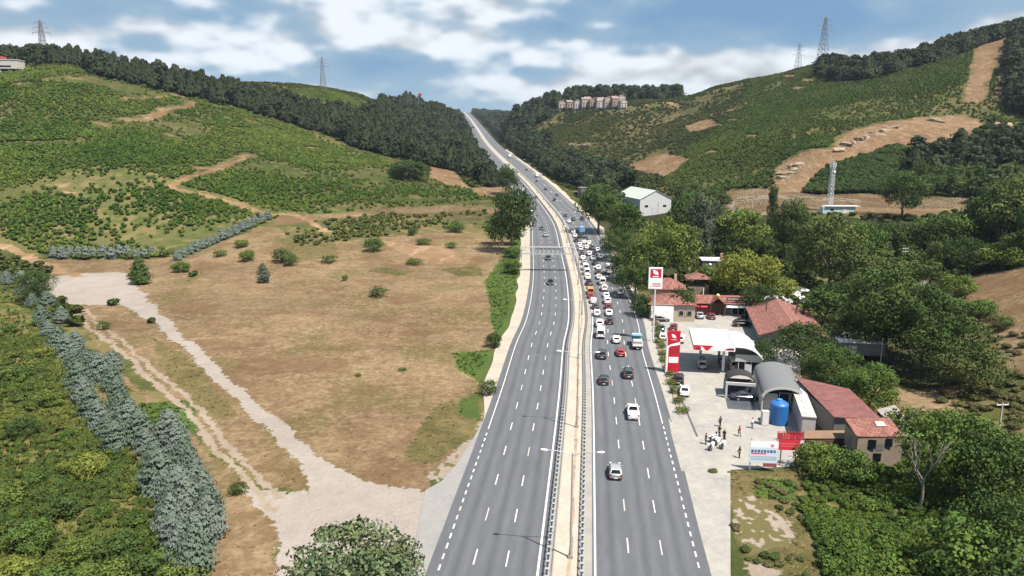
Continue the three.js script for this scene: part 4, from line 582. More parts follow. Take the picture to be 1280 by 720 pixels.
  // grass
  for (let z = -45; z > -300; z -= 0.62) for (let x = -200; x < 36; x += 0.62) { const jx = x + (r() - 0.5) * 0.7, jz = z + (r() - 0.5) * 0.7, c = exact(jx, jz); const d = Math.hypot(jx, jz); if (r() < clamp((d - 110) / 260, 0, 0.75)) continue; if (c === C.STRAW) { if (!clearOf(jx, jz, 18) || r() > 0.55 + 0.8 * fbm(jx / 8, jz / 8, 2) || !inView(jx, jz)) continue; if (r() < 0.6) continue; const k = 0.8 + 0.4 * r(), s = 0.12 + 0.12 * r(); straw.push([jx, jz, s * 2.0, s, 0.44 * k, 0.325 * k, 0.19 * k]); } else if (c === C.SCRUB && jx < 0) { if (r() < 0.62 || !inView(jx, jz)) continue; const k = 0.75 + 0.5 * r(), s = 0.45 + 0.4 * r(), y = r(); lush.push([jx, jz, s * 1.4, s, lerp(0.10, 0.20, y) * k, lerp(0.16, 0.20, y) * k, 0.045 * k]); } else if (c === C.LUSH || c === C.WEED) { if (!inView(jx, jz) || !clearOf(jx, jz, 19)) continue; const k = 0.75 + 0.5 * r(), s = (c === C.LUSH ? 0.25 : 0.4) + 0.25 * r(); if (c === C.LUSH) lush.push([jx, jz, s * 2, s, 0.11 * k, 0.20 * k, 0.04 * k]); else if (r() < 0.3) straw.push([jx, jz, s * 1.5, s * 0.4, 0.27 * k, 0.23 * k, 0.10 * k]); } }
  strew('young_plantation', pineSmall, white, planted, 'young green pine plantation covering both hillsides', 'plantation'); strew('terrace_shrubs', bushGeo, white, terrace, 'scattered shrubs on the dry terraces', 'shrubs'); strew('valley_scrub', bushGeo, white, scrubFar, 'low scrub on the valley floor', 'scrub');
  strew('far_pine_wood', CROWN.pine[1], white, pines, 'dark pine wood on the far ridges', 'wood'); strew('far_ridge_pines', CROWN.pine[0], white, pinesC, 'pointed dark pines of the field side ridge', 'wood'); strew('far_mixed_wood', CROWN.pine[3], white, pinesB, 'rounder dark trees mixed into the far pine wood', 'wood'); strew('green_bushes', bushFine, white, bushy, 'mass of mid green bushes above the tan field', 'bushes'); strew('green_scrub', bushFine, white, scrubNear, 'dense green scrub and creeper in the lower corners', 'scrub'); strew('dry_grass', tuft, grassMat, straw, 'straw coloured dry grass of the field', 'grass'); strew('green_grass', tuft, grassMat, lush, 'tall green grass along the verge', 'grass');
  console.log('strewn', planted.length, terrace.length, scrubFar.length, pines.length, scrubNear.length, straw.length, lush.length);
}
// ------------------------------------------------------------------ vehicles
const PAINTS = { white: 0xe9e9e7, black: 0x131416, grey: 0x3c4044, silver: 0x9aa0a3, red: 0x8e1b22, maroon: 0x5c151d, orange: 0xd08a2a, blue: 0x2b5c95, navy: 0x1b2638, beige: 0xb9b0a0 };
const paintMat = {}; for (const k in PAINTS) { paintMat[k] = new THREE.MeshPhysicalMaterial({ color: PAINTS[k], roughness: 0.42, clearcoat: 0.7, clearcoatRoughness: 0.12, metalness: k === 'silver' || k === 'grey' ? 0.3 : 0.0 }); }
const autoGlass = new THREE.MeshPhysicalMaterial({ color: 0x0e1316, roughness: 0.08, specularIntensity: 1 }), tyreMat = lin(0.025, 0.025, 0.026, 0.9), rimMat = lin(0.45, 0.46, 0.47, 0.35, { metalness: 0.7 }), trimMat = lin(0.03, 0.03, 0.032, 0.7), tailMat = lin(0.38, 0.02, 0.02, 0.3), headMat = lin(0.75, 0.77, 0.78, 0.15), plateMat = lin(0.75, 0.75, 0.72, 0.6);
function loft(secs) {   // secs: [z, halfWidth, yBottom, yTop, shoulder]
  const p = [], ix = [], n = 10;
  for (const [z, w, b, t, s = 0.12] of secs) { const h = t - b, r = Math.min(s, h * 0.4); for (const [x, y] of [[0.86 * w, b], [0.97 * w, b + r * 0.6], [w, b + h * 0.5], [0.98 * w, t - r], [0.86 * w, t - r * 0.12], [-0.86 * w, t - r * 0.12], [-0.98 * w, t - r], [-w, b + h * 0.5], [-0.97 * w, b + r * 0.6], [-0.86 * w, b]]) p.push(x, y, z); }
  for (let i = 0; i + 1 < secs.length; i++) for (let k = 0; k < n; k++) { const a = i * n + k, b = i * n + (k + 1) % n, c = a + n, d = b + n; ix.push(a, c, b, b, c, d); }
  const last = (secs.length - 1) * n; for (let k = 1; k + 1 < n; k++) { ix.push(0, k, k + 1); ix.push(last, last + k + 1, last + k); }
  const g = new THREE.BufferGeometry(); g.setAttribute('position', new THREE.Float32BufferAttribute(p, 3)); g.setIndex(ix); return toCreasedNormals(g, 0.7);
}
function quad(a, b, c, d) { const g = new THREE.BufferGeometry(); g.setAttribute('position', new THREE.Float32BufferAttribute([...a, ...b, ...c, ...d], 3)); g.setIndex([0, 1, 2, 0, 2, 3]); g.computeVertexNormals(); return g; }
function cabinSet(g, zf, zr, ws, rs, belt, hr, wb, wr, glassSides = 1) {   // painted pillars and roof, with panes set 8 mm proud
  const A = [zf, zf + ws, zr - rs, zr], P = (x, y, z) => [x, y, z], geo = loft([[zf, wb, belt - 0.04, belt + 0.02, 0.01], [zf + ws, (wb * 0.3 + wr * 0.7) + 0.08, belt - 0.04, hr, 0.14], [(zf + zr) / 2, (wb * 0.3 + wr * 0.7) + 0.09, belt - 0.04, hr + 0.02, 0.15], [zr - rs, (wb * 0.3 + wr * 0.7) + 0.07, belt - 0.04, hr - 0.01, 0.14], [zr, wb * 0.96, belt - 0.04, belt + 0.03, 0.01]]);
  const roof = part('cabin', geo, null, g); roof.userData.paint = 1;
  const o = 0.02, y0 = belt + 0.06, y1 = hr - 0.1, q = (t0) => t0;
  const fz = (y) => zf + ws * (y - belt) / (hr - belt), bz = (y) => zr - rs * (y - belt) / (hr - belt), wx = (y) => wr * 0.7 + wb * 0.3;
  part('windscreen', quad([-wb * 0.86, y0, fz(y0) - o - 0.02], [-wr * 0.86, y1, fz(y1) - o - 0.02], [wr * 0.86, y1, fz(y1) - o - 0.02], [wb * 0.86, y0, fz(y0) - o - 0.02]), autoGlass, g);
  part('rear_window', quad([wb * 0.82, y0, bz(y0) + o + 0.02], [wr * 0.82, y1, bz(y1) + o + 0.02], [-wr * 0.82, y1, bz(y1) + o + 0.02], [-wb * 0.82, y0, bz(y0) + o + 0.02]), autoGlass, g);
  for (const s of [-1, 1]) for (let k = 0; k < glassSides; k++) { const a = 0.12 + 0.78 * k / glassSides, b = a + 0.74 / glassSides, xs = s * ((wb * 0.3 + wr * 0.7) + 0.115), z0 = (t, y) => lerp(fz(y) + 0.12, bz(y) - 0.12, t); const pts = [[xs, y0, z0(a - 0.1, y0)], [xs * 0.985, y1, z0(a, y1)], [xs * 0.985, y1, z0(b, y1)], [xs, y0, z0(b + 0.06, y0)]]; part('side_window', s > 0 ? quad(...pts) : quad(...pts.reverse()), autoGlass, g); }
}
const wheelG = (() => { const t = new THREE.CylinderGeometry(0.32, 0.32, 0.22, 14); t.rotateZ(Math.PI / 2); const r = new THREE.CylinderGeometry(0.19, 0.19, 0.235, 10); r.rotateZ(Math.PI / 2); return [t, r]; })();
function wheels(g, x, zs, k = 1) { for (const z of zs) for (const s of [-1, 1]) { const w = part('wheel', wheelG[0], tyreMat, g); w.position.set(s * x, 0.32 * k, z); w.scale.setScalar(k); part('rim', wheelG[1], rimMat, w); } }
function lights(g, L, w, y, tall = 0.14) { for (const s of [-1, 1]) { part('headlight', box(0.32, 0.14, 0.06, s * (w - 0.26), y, -L / 2 + 0.02), headMat, g); part('tail_light', box(0.26, tall, 0.06, s * (w - 0.2), y + 0.1, L / 2 - 0.02), tailMat, g); } part('number_plate', box(0.5, 0.11, 0.03, 0, y - 0.28, L / 2 + 0.015), plateMat, g); part('number_plate', box(0.5, 0.11, 0.03, 0, y - 0.28, -L / 2 - 0.015), plateMat, g); }
function mirrors(g, w, y, z) { for (const s of [-1, 1]) { const m = part('mirror', box(0.2, 0.12, 0.1, s * (w + 0.1), y, z), null, g); m.userData.paint = 1; } }
const CAR = {
  hatchback() { const g = new THREE.Group(), L = 4.05, w = 0.88; const b = part('body', loft([[-2.02, 0.70, 0.34, 0.66], [-1.9, 0.82, 0.22, 0.74], [-1.1, w, 0.2, 0.90], [0, w, 0.2, 0.94], [1.3, w, 0.2, 0.97], [1.88, 0.84, 0.24, 0.96], [2.02, 0.76, 0.36, 0.84]]), null, g); b.userData.paint = 1; cabinSet(g, -1.05, 1.9, 0.85, 0.5, 0.92, 1.46, 0.82, 0.62, 2); part('bumper', box(1.5, 0.2, 0.1, 0, 0.34, 2.0), trimMat, g); part('grille', box(0.9, 0.16, 0.06, 0, 0.52, -2.01), trimMat, g); wheels(g, 0.78, [-1.25, 1.25]); lights(g, L, w, 0.68, 0.3); mirrors(g, w, 0.98, -0.6); return g; },
  sedan() { const g = new THREE.Group(), L = 4.6, w = 0.9; const b = part('body', loft([[-2.3, 0.70, 0.34, 0.62], [-2.15, 0.84, 0.22, 0.72], [-1.2, w, 0.2, 0.88], [0, w, 0.2, 0.92], [1.3, w, 0.2, 0.97], [2.15, 0.84, 0.24, 0.97], [2.3, 0.78, 0.36, 0.84]]), null, g); b.userData.paint = 1; cabinSet(g, -1.1, 1.65, 0.9, 0.85, 0.9, 1.43, 0.82, 0.62, 2); part('bumper', box(1.5, 0.18, 0.1, 0, 0.34, 2.28), trimMat, g); part('grille', box(0.9, 0.14, 0.06, 0, 0.5, -2.29), trimMat, g); wheels(g, 0.8, [-1.4, 1.38]); lights(g, L, w, 0.72); mirrors(g, w, 0.96, -0.65); return g; },
  suv() { const g = new THREE.Group(), L = 4.5, w = 0.94; const b = part('body', loft([[-2.25, 0.78, 0.42, 0.82], [-2.1, 0.88, 0.3, 0.92], [-1.2, w, 0.28, 1.04], [0, w, 0.28, 1.08], [1.6, w, 0.28, 1.10], [2.1, 0.9, 0.3, 1.08], [2.25, 0.84, 0.42, 0.96]]), null, g); b.userData.paint = 1; cabinSet(g, -1.15, 2.15, 0.8, 0.45, 1.05, 1.66, 0.87, 0.68, 3); part('bumper', box(1.6, 0.24, 0.1, 0, 0.42, 2.22), trimMat, g); part('grille', box(1.0, 0.24, 0.06, 0, 0.66, -2.24), trimMat, g); for (const s of [-1, 1]) part('roof_rail', box(0.04, 0.05, 1.8, s * 0.6, 1.70, 0.4), trimMat, g); wheels(g, 0.83, [-1.38, 1.38], 1.1); lights(g, L, w, 0.86, 0.26); mirrors(g, w, 1.14, -0.7); return g; },
  van() { const g = new THREE.Group(), L = 5.2, w = 0.98; const b = part('body', loft([[-2.6, 0.80, 0.42, 0.86], [-2.45, 0.92, 0.3, 1.0], [-1.75, w, 0.28, 1.18], [0, w, 0.28, 1.2], [2.5, w, 0.28, 1.2], [2.6, 0.95, 0.34, 1.18]]), null, g); b.userData.paint = 1; cabinSet(g, -1.85, 2.6, 0.75, 0.12, 1.16, 2.02, 0.92, 0.84, 3); part('bumper', box(1.7, 0.2, 0.1, 0, 0.42, 2.6), trimMat, g); part('grille', box(1.0, 0.2, 0.06, 0, 0.62, -2.59), trimMat, g); part('door_seam', box(0.03, 1.3, 0.03, 0, 1.1, 2.625), trimMat, g); wheels(g, 0.86, [-1.7, 1.6], 1.05); lights(g, L, w, 0.9, 0.4); mirrors(g, w, 1.25, -1.35); return g; },
  pickup() { const g = new THREE.Group(), L = 5.3, w = 0.94; const b = part('body', loft([[-2.65, 0.78, 0.46, 0.84], [-2.5, 0.88, 0.34, 0.96], [-1.5, w, 0.32, 1.06], [0.45, w, 0.32, 1.08], [0.5, w, 0.32, 0.62], [2.6, w, 0.34, 0.62]]), null, g); b.userData.paint = 1; cabinSet(g, -1.45, 0.5, 0.8, 0.2, 1.04, 1.72, 0.88, 0.7, 2); for (const s of [-1, 1]) { const m = part('bed_side', box(0.08, 0.5, 2.1, s * 0.89, 0.86, 1.56), null, g); m.userData.paint = 1; } const tg = part('tailgate', box(1.7, 0.5, 0.08, 0, 0.86, 2.62), null, g); tg.userData.paint = 1; part('bed_liner', box(1.7, 0.03, 2.05, 0, 0.645, 1.56), lin(0.5, 0.5, 0.49, 0.7), g); const cv = part('bed_cover', box(1.66, 0.04, 1.5, 0, 1.12, 1.78), null, g); cv.userData.paint = 1; wheels(g, 0.84, [-1.7, 1.5], 1.15); lights(g, L, w, 0.84, 0.3); mirrors(g, w, 1.16, -0.9); return g; },
  truck(box_ = 'teal') { const g = new THREE.Group(), L = 6.2, w = 1.05; const c = part('cab', loft([[-3.1, 0.94, 0.5, 1.3], [-3.0, 1.02, 0.4, 2.2], [-2.3, 1.05, 0.4, 2.35], [-1.5, 1.05, 0.4, 2.35], [-1.45, 1.0, 0.5, 2.2]]), null, g); c.userData.paint = 1; part('windscreen', quad([-0.9, 1.3, -3.09], [-0.86, 2.1, -3.05], [0.86, 2.1, -3.05], [0.9, 1.3, -3.09]), autoGlass, g); for (const s of [-1, 1]) { const q = [[s * 1.065, 1.35, -2.85], [s * 1.065, 2.0, -2.75], [s * 1.065, 2.0, -1.9], [s * 1.065, 1.35, -1.9]]; part('side_window', s > 0 ? quad(...q) : quad(...q.reverse()), autoGlass, g); } part('chassis', box(0.9, 0.25, 5.6, 0, 0.62, 0.2), trimMat, g); g.userData.box = 1; wheels(g, 0.86, [-2.2, 1.7], 1.3); lights(g, L, w, 0.7, 0.2); mirrors(g, w + 0.06, 1.7, -2.9); return g; },
};
const PROTO = {}; for (const k in CAR) PROTO[k] = CAR[k]();
const tealMat = lin(0.10, 0.30, 0.36, 0.6), blueTarp = lin(0.12, 0.28, 0.50, 0.6), greyLoad = lin(0.30, 0.31, 0.32, 0.7), boxWhite = lin(0.78, 0.78, 0.77, 0.55);
function paintCar(type, color) { const g = PROTO[type].clone(); g.userData = {}; g.traverse((m) => { if (m.isMesh && m.userData.paint) { m.material = paintMat[color]; m.userData = {}; } }); return g; }
const CARS = [];
function carOn(type, color, px, py, away = true, opts = {}) {   // on the highway, seen resting on pixel (px, py)
  const p = G(px, py), z = p.z, r = road(z), g = paintCar(type, color); g.position.set(p.x, r.y + FARLIFT(-z) + 0.01, z); g.rotation.y = -Math.atan2(r.sx, r.cz) + (away ? 0 : Math.PI) + (opts.turn || 0);
  const u = (p.x - r.x) * r.cz; CARS.push({ g, type, color, z, u, away, opts }); return g;
}
// the queue and the free-flowing cars ahead of it, rears toward the viewer
for (const [t, c, x, y] of [
  ['hatchback', 'silver', 769, 594], ['pickup', 'white', 791, 520], ['suv', 'grey', 785, 471], ['hatchback', 'black', 754.5, 479], ['suv', 'grey', 752, 447], ['hatchback', 'red', 775.5, 444], ['hatchback', 'white', 770.5, 428], ['van', 'white', 751, 421], ['suv', 'white', 749.5, 408], ['hatchback', 'black', 762, 404.5],
  ['hatchback', 'white', 746, 394.5], ['sedan', 'white', 761, 394], ['hatchback', 'grey', 744, 386], ['hatchback', 'maroon', 760.5, 386.5], ['hatchback', 'white', 741.5, 379], ['suv', 'white', 759, 379.5], ['hatchback', 'red', 738.5, 373], ['van', 'orange', 737.8, 368], ['sedan', 'white', 757.6, 372.5], ['hatchback', 'black', 738, 361.5], ['suv', 'white', 755, 363.5], ['sedan', 'black', 735.6, 356.5], ['van', 'white', 752.5, 355.5], ['sedan', 'white', 734.6, 349], ['hatchback', 'white', 748.5, 349], ['van', 'white', 733.4, 343.5], ['hatchback', 'grey', 748, 343], ['van', 'white', 732, 337.5], ['sedan', 'white', 747.5, 337], ['hatchback', 'silver', 730, 331], ['sedan', 'black', 743.5, 331], ['hatchback', 'white', 728.4, 325], ['sedan', 'white', 741, 325], ['hatchback', 'grey', 727, 319.5], ['hatchback', 'black', 743.6, 319.5], ['hatchback', 'white', 736.5, 319.5], ['suv', 'white', 725.6, 313.5], ['sedan', 'grey', 740, 312], ['hatchback', 'white', 733, 311.5], ['sedan', 'white', 724.5, 308], ['hatchback', 'white', 736, 306], ['hatchback', 'white', 730, 305], ['hatchback', 'black', 720.5, 302.5], ['sedan', 'grey', 732, 300.5], ['sedan', 'white', 718.5, 297], ['suv', 'black', 725.5, 297.5], ['sedan', 'white', 716.5, 292],
  ['hatchback', 'white', 775, 368], ['hatchback', 'white', 750.5, 323.5], ['sedan', 'grey', 716.5, 276], ['suv', 'black', 727.5, 275.5], ['sedan', 'white', 711, 279], ['sedan', 'grey', 707, 271], ['hatchback', 'black', 693, 251.5], ['hatchback', 'grey', 696, 245.5], ['sedan', 'grey', 682, 238], ['sedan', 'grey', 671, 227.5], ['sedan', 'black', 658, 213.5], ['sedan', 'white', 639, 196.5], ['sedan', 'white', 747, 314.5],
]) carOn(t, c, x, y);
for (const [t, c, x, y] of [['hatchback', 'black', 688, 356], ['sedan', 'black', 685.3, 325], ['hatchback', 'silver', 682, 296], ['sedan', 'grey', 677, 288], ['sedan', 'white', 664.5, 265.5], ['hatchback', 'black', 664.5, 250.5], ['sedan', 'black', 670, 248.5], ['van', 'white', 652, 240]]) carOn(t, c, x, y, false);
// trucks
{
  const mk = (px, py, color, load, opts) => { const g = carOn('truck', color, px, py, true, opts); load(g); };
  mk(796, 434, 'white', (g) => { part('cargo_bed', box(2.1, 0.12, 4.2, 0, 0.86, 0.9), greyLoad, g); for (const s of [-1, 1]) part('bed_side', box(0.06, 0.5, 4.2, s * 1.05, 1.15, 0.9), boxWhite, g); part('bed_side', box(2.1, 0.5, 0.06, 0, 1.15, 3.02), boxWhite, g); part('load', box(1.8, 0.9, 2.2, 0, 1.4, 1.6), greyLoad, g); part('tarpaulin', box(2.1, 0.12, 1.5, 0, 2.45, -0.5), tealMat, g); part('headboard', box(2.1, 1.5, 0.08, 0, 1.7, -1.25), tealMat, g); }, { label: 'white flatbed truck with a teal headboard in the verge lane' });
  mk(762, 343, 'white', (g) => { part('cargo_box', box(2.2, 2.3, 4.4, 0, 2.1, 1.0), boxWhite, g); part('rear_door', box(2.0, 2.1, 0.05, 0, 2.1, 3.23), lin(0.66, 0.66, 0.65, 0.5), g); }, { label: 'white box truck driving in the verge lane beside the tree shadows' });
  mk(727, 293, 'white', (g) => { part('cargo_box', box(2.2, 2.3, 4.4, 0, 2.1, 1.0), blueTarp, g); part('rear_door', box(2.0, 2.1, 0.05, 0, 2.1, 3.23), blueTarp, g); }, { label: 'light blue covered truck near the far end of the queue' });
  mk(671, 222, 'white', (g) => { part('cargo_box', box(2.2, 2.5, 4.4, 0, 2.2, 1.0), boxWhite, g); }, { label: 'distant white box truck on the uphill bend' });
  mk(637, 197.5, 'white', (g) => { part('cargo_box', box(2.2, 2.5, 4.4, 0, 2.2, 1.0), boxWhite, g); }, { label: 'tiny white box truck highest up the road' });
}
const ORD = ['first', 'second', 'third', 'fourth', 'fifth', 'sixth', 'seventh', 'eighth', 'ninth', 'tenth', 'eleventh', 'twelfth', 'thirteenth', 'fourteenth', 'fifteenth', 'sixteenth', 'seventeenth', 'eighteenth', 'nineteenth', 'twentieth', 'twenty-first', 'twenty-second', 'twenty-third', 'twenty-fourth', 'twenty-fifth', 'twenty-sixth', 'twenty-seventh', 'twenty-eighth', 'twenty-ninth', 'thirtieth', 'thirty-first', 'thirty-second', 'thirty-third', 'thirty-fourth', 'thirty-fifth', 'thirty-sixth'];
{
  const lanes = { a: [], b: [], c: [], d: [] }; for (const c of CARS) (c.away ? (c.u < 6.6 ? lanes.a : c.u < 10.25 ? lanes.b : lanes.c) : lanes.d).push(c);
  const where = { a: 'in the lane beside the median', b: 'in the middle lane of the queue', c: 'in the lane beside the verge', d: 'coming toward the viewer' };
  for (const k in lanes) lanes[k].sort((p, q) => q.z - p.z).forEach((c, i) => { c.label = c.opts.label || `${c.color} ${c.type} ${where[k]}, ${ORD[i]} vehicle from the viewer`; });
  for (const c of CARS) top(c.g, c.type === 'truck' ? 'truck' : c.type === 'van' ? 'van' : c.type === 'pickup' ? 'pickup_truck' : 'car', c.label, c.type === 'truck' ? 'truck' : c.type === 'van' ? 'van' : c.type === 'pickup' ? 'pickup' : 'car', c.away ? 'vehicles driving away from the viewer' : 'vehicles driving toward the viewer');
}
// parked at the station: turn 0 faces away from the viewer
for (const [t, c, x, y, a, l] of [
  ['sedan', 'black', 825, 402, 1.45, 'black saloon parked side-on in front of the mural wall'], ['sedan', 'grey', 861, 397, 0.05, 'dark grey saloon parked at the restaurant, first of three'], ['sedan', 'silver', 874.5, 397, 0.05, 'silver saloon parked between two cars at the restaurant'], ['hatchback', 'maroon', 889, 398, 0.05, 'maroon car parked beside the restaurant porch'], ['suv', 'black', 928, 408, 1.4, 'black off-roader parked side-on by the restaurant terrace end'], ['sedan', 'black', 935, 399, 1.3, 'black car parked behind the black off-roader'],
  ['sedan', 'grey', 826, 413, 0.15, 'grey car parked behind the roadside planting'], ['hatchback', 'maroon', 842, 412, 0.15, 'dark red car parked behind the red totem sign'], ['hatchback', 'white', 829, 424, 0.15, 'white car parked left of the red totem sign'], ['suv', 'white', 850, 427, 0.15, 'white car parked right of the red totem sign'],
  ['hatchback', 'silver', 877.5, 459, 0.12, 'silver hatchback refuelling in the canopy shadow'], ['van', 'beige', 917.5, 460, 0.1, 'beige van behind the pump island'], ['suv', 'black', 848, 478, 0.1, 'black off-roader leaving beside the red totem'], ['sedan', 'white', 855.5, 492, 0.1, 'white saloon leaving behind the black off-roader'], ['sedan', 'navy', 931, 500, 1.5, 'dark car standing inside the shaded wash bay'],
]) { const p = G(x, y), g = paintCar(t, c); g.position.set(p.x, 0.03, p.z); g.rotation.y = -a * (Math.abs(a) > 1 ? 1 : 1); top(g, t === 'van' ? 'van' : 'car', l, t === 'van' ? 'van' : 'car', 'vehicles parked at the filling station'); }
// ------------------------------------------------------------------ buildings, signs and street furniture
function atH(px, py, h) { const d = at(px, py, 1).sub(EYE), t = (h - EYE.y) / d.y; return EYE.clone().addScaledVector(d, t); }
function canvasTex(w, h, draw) { const c = document.createElement('canvas'); c.width = w; c.height = h; draw(c.getContext('2d'), w, h); const t = new THREE.CanvasTexture(c); t.colorSpace = THREE.SRGBColorSpace; t.magFilter = THREE.LinearFilter; return t; }
const tileTex = dataTex(256, 256, (i, j) => { const row = Math.floor(j / 16), f = NT[(Math.floor((i + (row % 2) * 8) / 16) * 31 + row * 577) & 65535], n = tfbm(i / 32, j / 32, 8, 3), k = 1 + 0.16 * f + 0.22 * n - (j % 16 < 3 ? 0.12 : 0); return [0.46 * k, 0.305 * k, 0.275 * k]; }, [1 / 5, 1 / 5], true);
const tileBump = dataTex(128, 128, (i, j) => 0.5 + 0.35 * Math.sin(i / 8 * Math.PI * 2) * 0.6 + (j % 16 < 3 ? -0.2 : 0), [1 / 2.5, 1 / 2.5]);
const tile = new THREE.MeshStandardMaterial({ map: tileTex, roughness: 0.9, bumpMap: tileBump, bumpScale: 0.04 });
const sheetTex = dataTex(256, 256, (i, j) => { const n = tfbm(i / 32, j / 32, 8, 4), k = 0.95 + 0.2 * n; return [0.45 * k, 0.285 * k, 0.275 * k]; }, [1 / 6, 1 / 6], true), sheetRed = new THREE.MeshStandardMaterial({ map: sheetTex, roughness: 0.75, bumpMap: dataTex(64, 64, (i) => 0.5 + 0.5 * Math.sin(i / 8 * Math.PI * 2), [1 / 1.6, 1 / 1.6]), bumpScale: 0.03 });
const plaster = (r, g, b, seed = 1) => concMat([r, g, b], seed, 0.6);
const wallWhite = plaster(0.86, 0.85, 0.83, 61), wallCream = plaster(0.80, 0.75, 0.66, 63), wallGrey = plaster(0.56, 0.55, 0.54, 64), wallStone = concMat([0.62, 0.56, 0.50], 66, 1.6), woodDark = lin(0.07, 0.042, 0.028, 0.8), redPaint = lin(0.36, 0.016, 0.028, 0.45), whitePanel = lin(0.58, 0.58, 0.59, 0.45), glassDark = new THREE.MeshPhysicalMaterial({ color: 0x141a1e, roughness: 0.1 }), greyPanel = lin(0.42, 0.44, 0.46, 0.6);
function uvBox(g) { const p = g.attributes.position, n = g.attributes.normal, uv = []; for (let i = 0; i < p.count; i++) { const ax = Math.abs(n.getX(i)), ay = Math.abs(n.getY(i)), az = Math.abs(n.getZ(i)); uv.push(...(ay > ax && ay > az ? [p.getX(i), p.getZ(i)] : ax > az ? [p.getZ(i), p.getY(i)] : [p.getX(i), p.getY(i)])); } g.setAttribute('uv', new THREE.Float32BufferAttribute(uv, 2)); return g; }
const wbox = (...a) => uvBox(box(...a));
function slab(pts, t = 0.15) {   // a sheet of thickness t over any number of 3-D corners (counter-clockwise from above), uv in metres down the slope
  const n = pts.length, p = [], ix = [], uv = []; const e1 = pts[1].clone().sub(pts[0]).normalize(), nn = V(0, 0, 0).crossVectors(e1, pts[n - 1].clone().sub(pts[0])).normalize(), e2 = V(0, 0, 0).crossVectors(nn, e1);
  const push = (v, off) => { const q = v.clone().addScaledVector(nn, off); p.push(q.x, q.y, q.z); const d = v.clone().sub(pts[0]); uv.push(d.dot(e1), d.dot(e2)); };
  pts.forEach((v) => push(v, 0)); for (let i = 1; i + 1 < n; i++) ix.push(0, i, i + 1); pts.forEach((v) => push(v, -t)); for (let i = 1; i + 1 < n; i++) ix.push(n, n + i + 1, n + i);
  for (let i = 0; i < n; i++) { const j = (i + 1) % n, k = p.length / 3; push(pts[i], 0); push(pts[j], 0); push(pts[j], -t); push(pts[i], -t); ix.push(k, k + 2, k + 1, k, k + 3, k + 2); }
  const g = new THREE.BufferGeometry(); g.setAttribute('position', new THREE.Float32BufferAttribute(p, 3)); g.setAttribute('uv', new THREE.Float32BufferAttribute(uv, 2)); g.setIndex(ix); return toCreasedNormals(g, 0.3);
}
function windowAt(g, x, y, z, w, h, axis = 'z', s = 1) { const f = axis === 'z' ? box(w, h, 0.08, x, y, z) : box(0.08, h, w, x, y, z), o = part('window', f, whitePanel, g); const q = s * 0.03; part('pane', axis === 'z' ? box(w - 0.16, h - 0.16, 0.08, x, y, z + q) : box(0.08, h - 0.16, w - 0.16, x + q, y, z), glassDark, o); return o; }
function gable(g, w, d, h, rise, over, wallM, roofM, ridge = 'z') {   // centred on x, from z = 0 back to -d; ridge along z or x
  part('wall', wbox(w, h, 0.2, 0, h / 2, -0.1), wallM, g); part('wall', wbox(w, h, 0.2, 0, h / 2, -d + 0.1), wallM, g); part('wall', wbox(0.2, h, d - 0.4, -w / 2 + 0.1, h / 2, -d / 2), wallM, g); part('wall', wbox(0.2, h, d - 0.4, w / 2 - 0.1, h / 2, -d / 2), wallM, g);
  const y = h - over * rise / ((ridge === 'z' ? w : d) / 2);
  if (ridge === 'z') { const a = w / 2 + over, z0 = over, z1 = -d - over; part('roof', slab([V(-a, y, z0), V(0, h + rise, z0), V(0, h + rise, z1), V(-a, y, z1)].reverse().reverse(), -0.15), roofM, g); part('roof', slab([V(a, y, z1), V(0, h + rise + 0.004, z1), V(0, h + rise + 0.004, z0), V(a, y, z0)], -0.15), roofM, g); for (const z of [-0.1, -d + 0.1]) { const s = new THREE.Shape([new THREE.Vector2(-w / 2, h), new THREE.Vector2(w / 2, h), new THREE.Vector2(0, h + rise - 0.05)]); const e = new THREE.ExtrudeGeometry(s, { depth: 0.18, bevelEnabled: false }); e.translate(0, 0, z - 0.09); part('gable_wall', uvBox(e), wallM, g); } }
  else { const a = w / 2 + over, zc = -d / 2, z0 = over, z1 = -d - over; part('roof', slab([V(-a, y, z0), V(a, y, z0), V(a, h + rise, zc), V(-a, h + rise, zc)], 0.15), roofM, g); part('roof', slab([V(a, y, z1), V(-a, y, z1), V(-a, h + rise + 0.004, zc), V(a, h + rise + 0.004, zc)], 0.15), roofM, g); for (const x of [-w / 2 + 0.1, w / 2 - 0.1]) { const s = new THREE.Shape([new THREE.Vector2(0, h), new THREE.Vector2(d, h), new THREE.Vector2(d / 2, h + rise - 0.05)]); const e = new THREE.ExtrudeGeometry(s, { depth: 0.18, bevelEnabled: false }); e.rotateY(Math.PI / 2); e.translate(x - 0.09, 0, 0); part('gable_wall', uvBox(e), wallM, g); } }
}
function hip(g, w, d, y, rise, roofM, cx = 0, cz = 0) { const a = w / 2, b = d / 2, k = Math.max(0, a - b), A = V(cx - a, y, cz + b), B = V(cx + a, y, cz + b), Cc = V(cx + a, y, cz - b), D = V(cx - a, y, cz - b), R0 = V(cx - k, y + rise, cz), R1 = V(cx + k, y + rise, cz); if (k > 0.2) { part('roof', slab([A, B, R1, R0]), roofM, g); part('roof', slab([Cc, D, R0, R1]), roofM, g); } else { part('roof', slab([A, B, R0]), roofM, g); part('roof', slab([Cc, D, R0]), roofM, g); } part('roof', slab([B, Cc, R1]), roofM, g); part('roof', slab([D, A, R0]), roofM, g); }

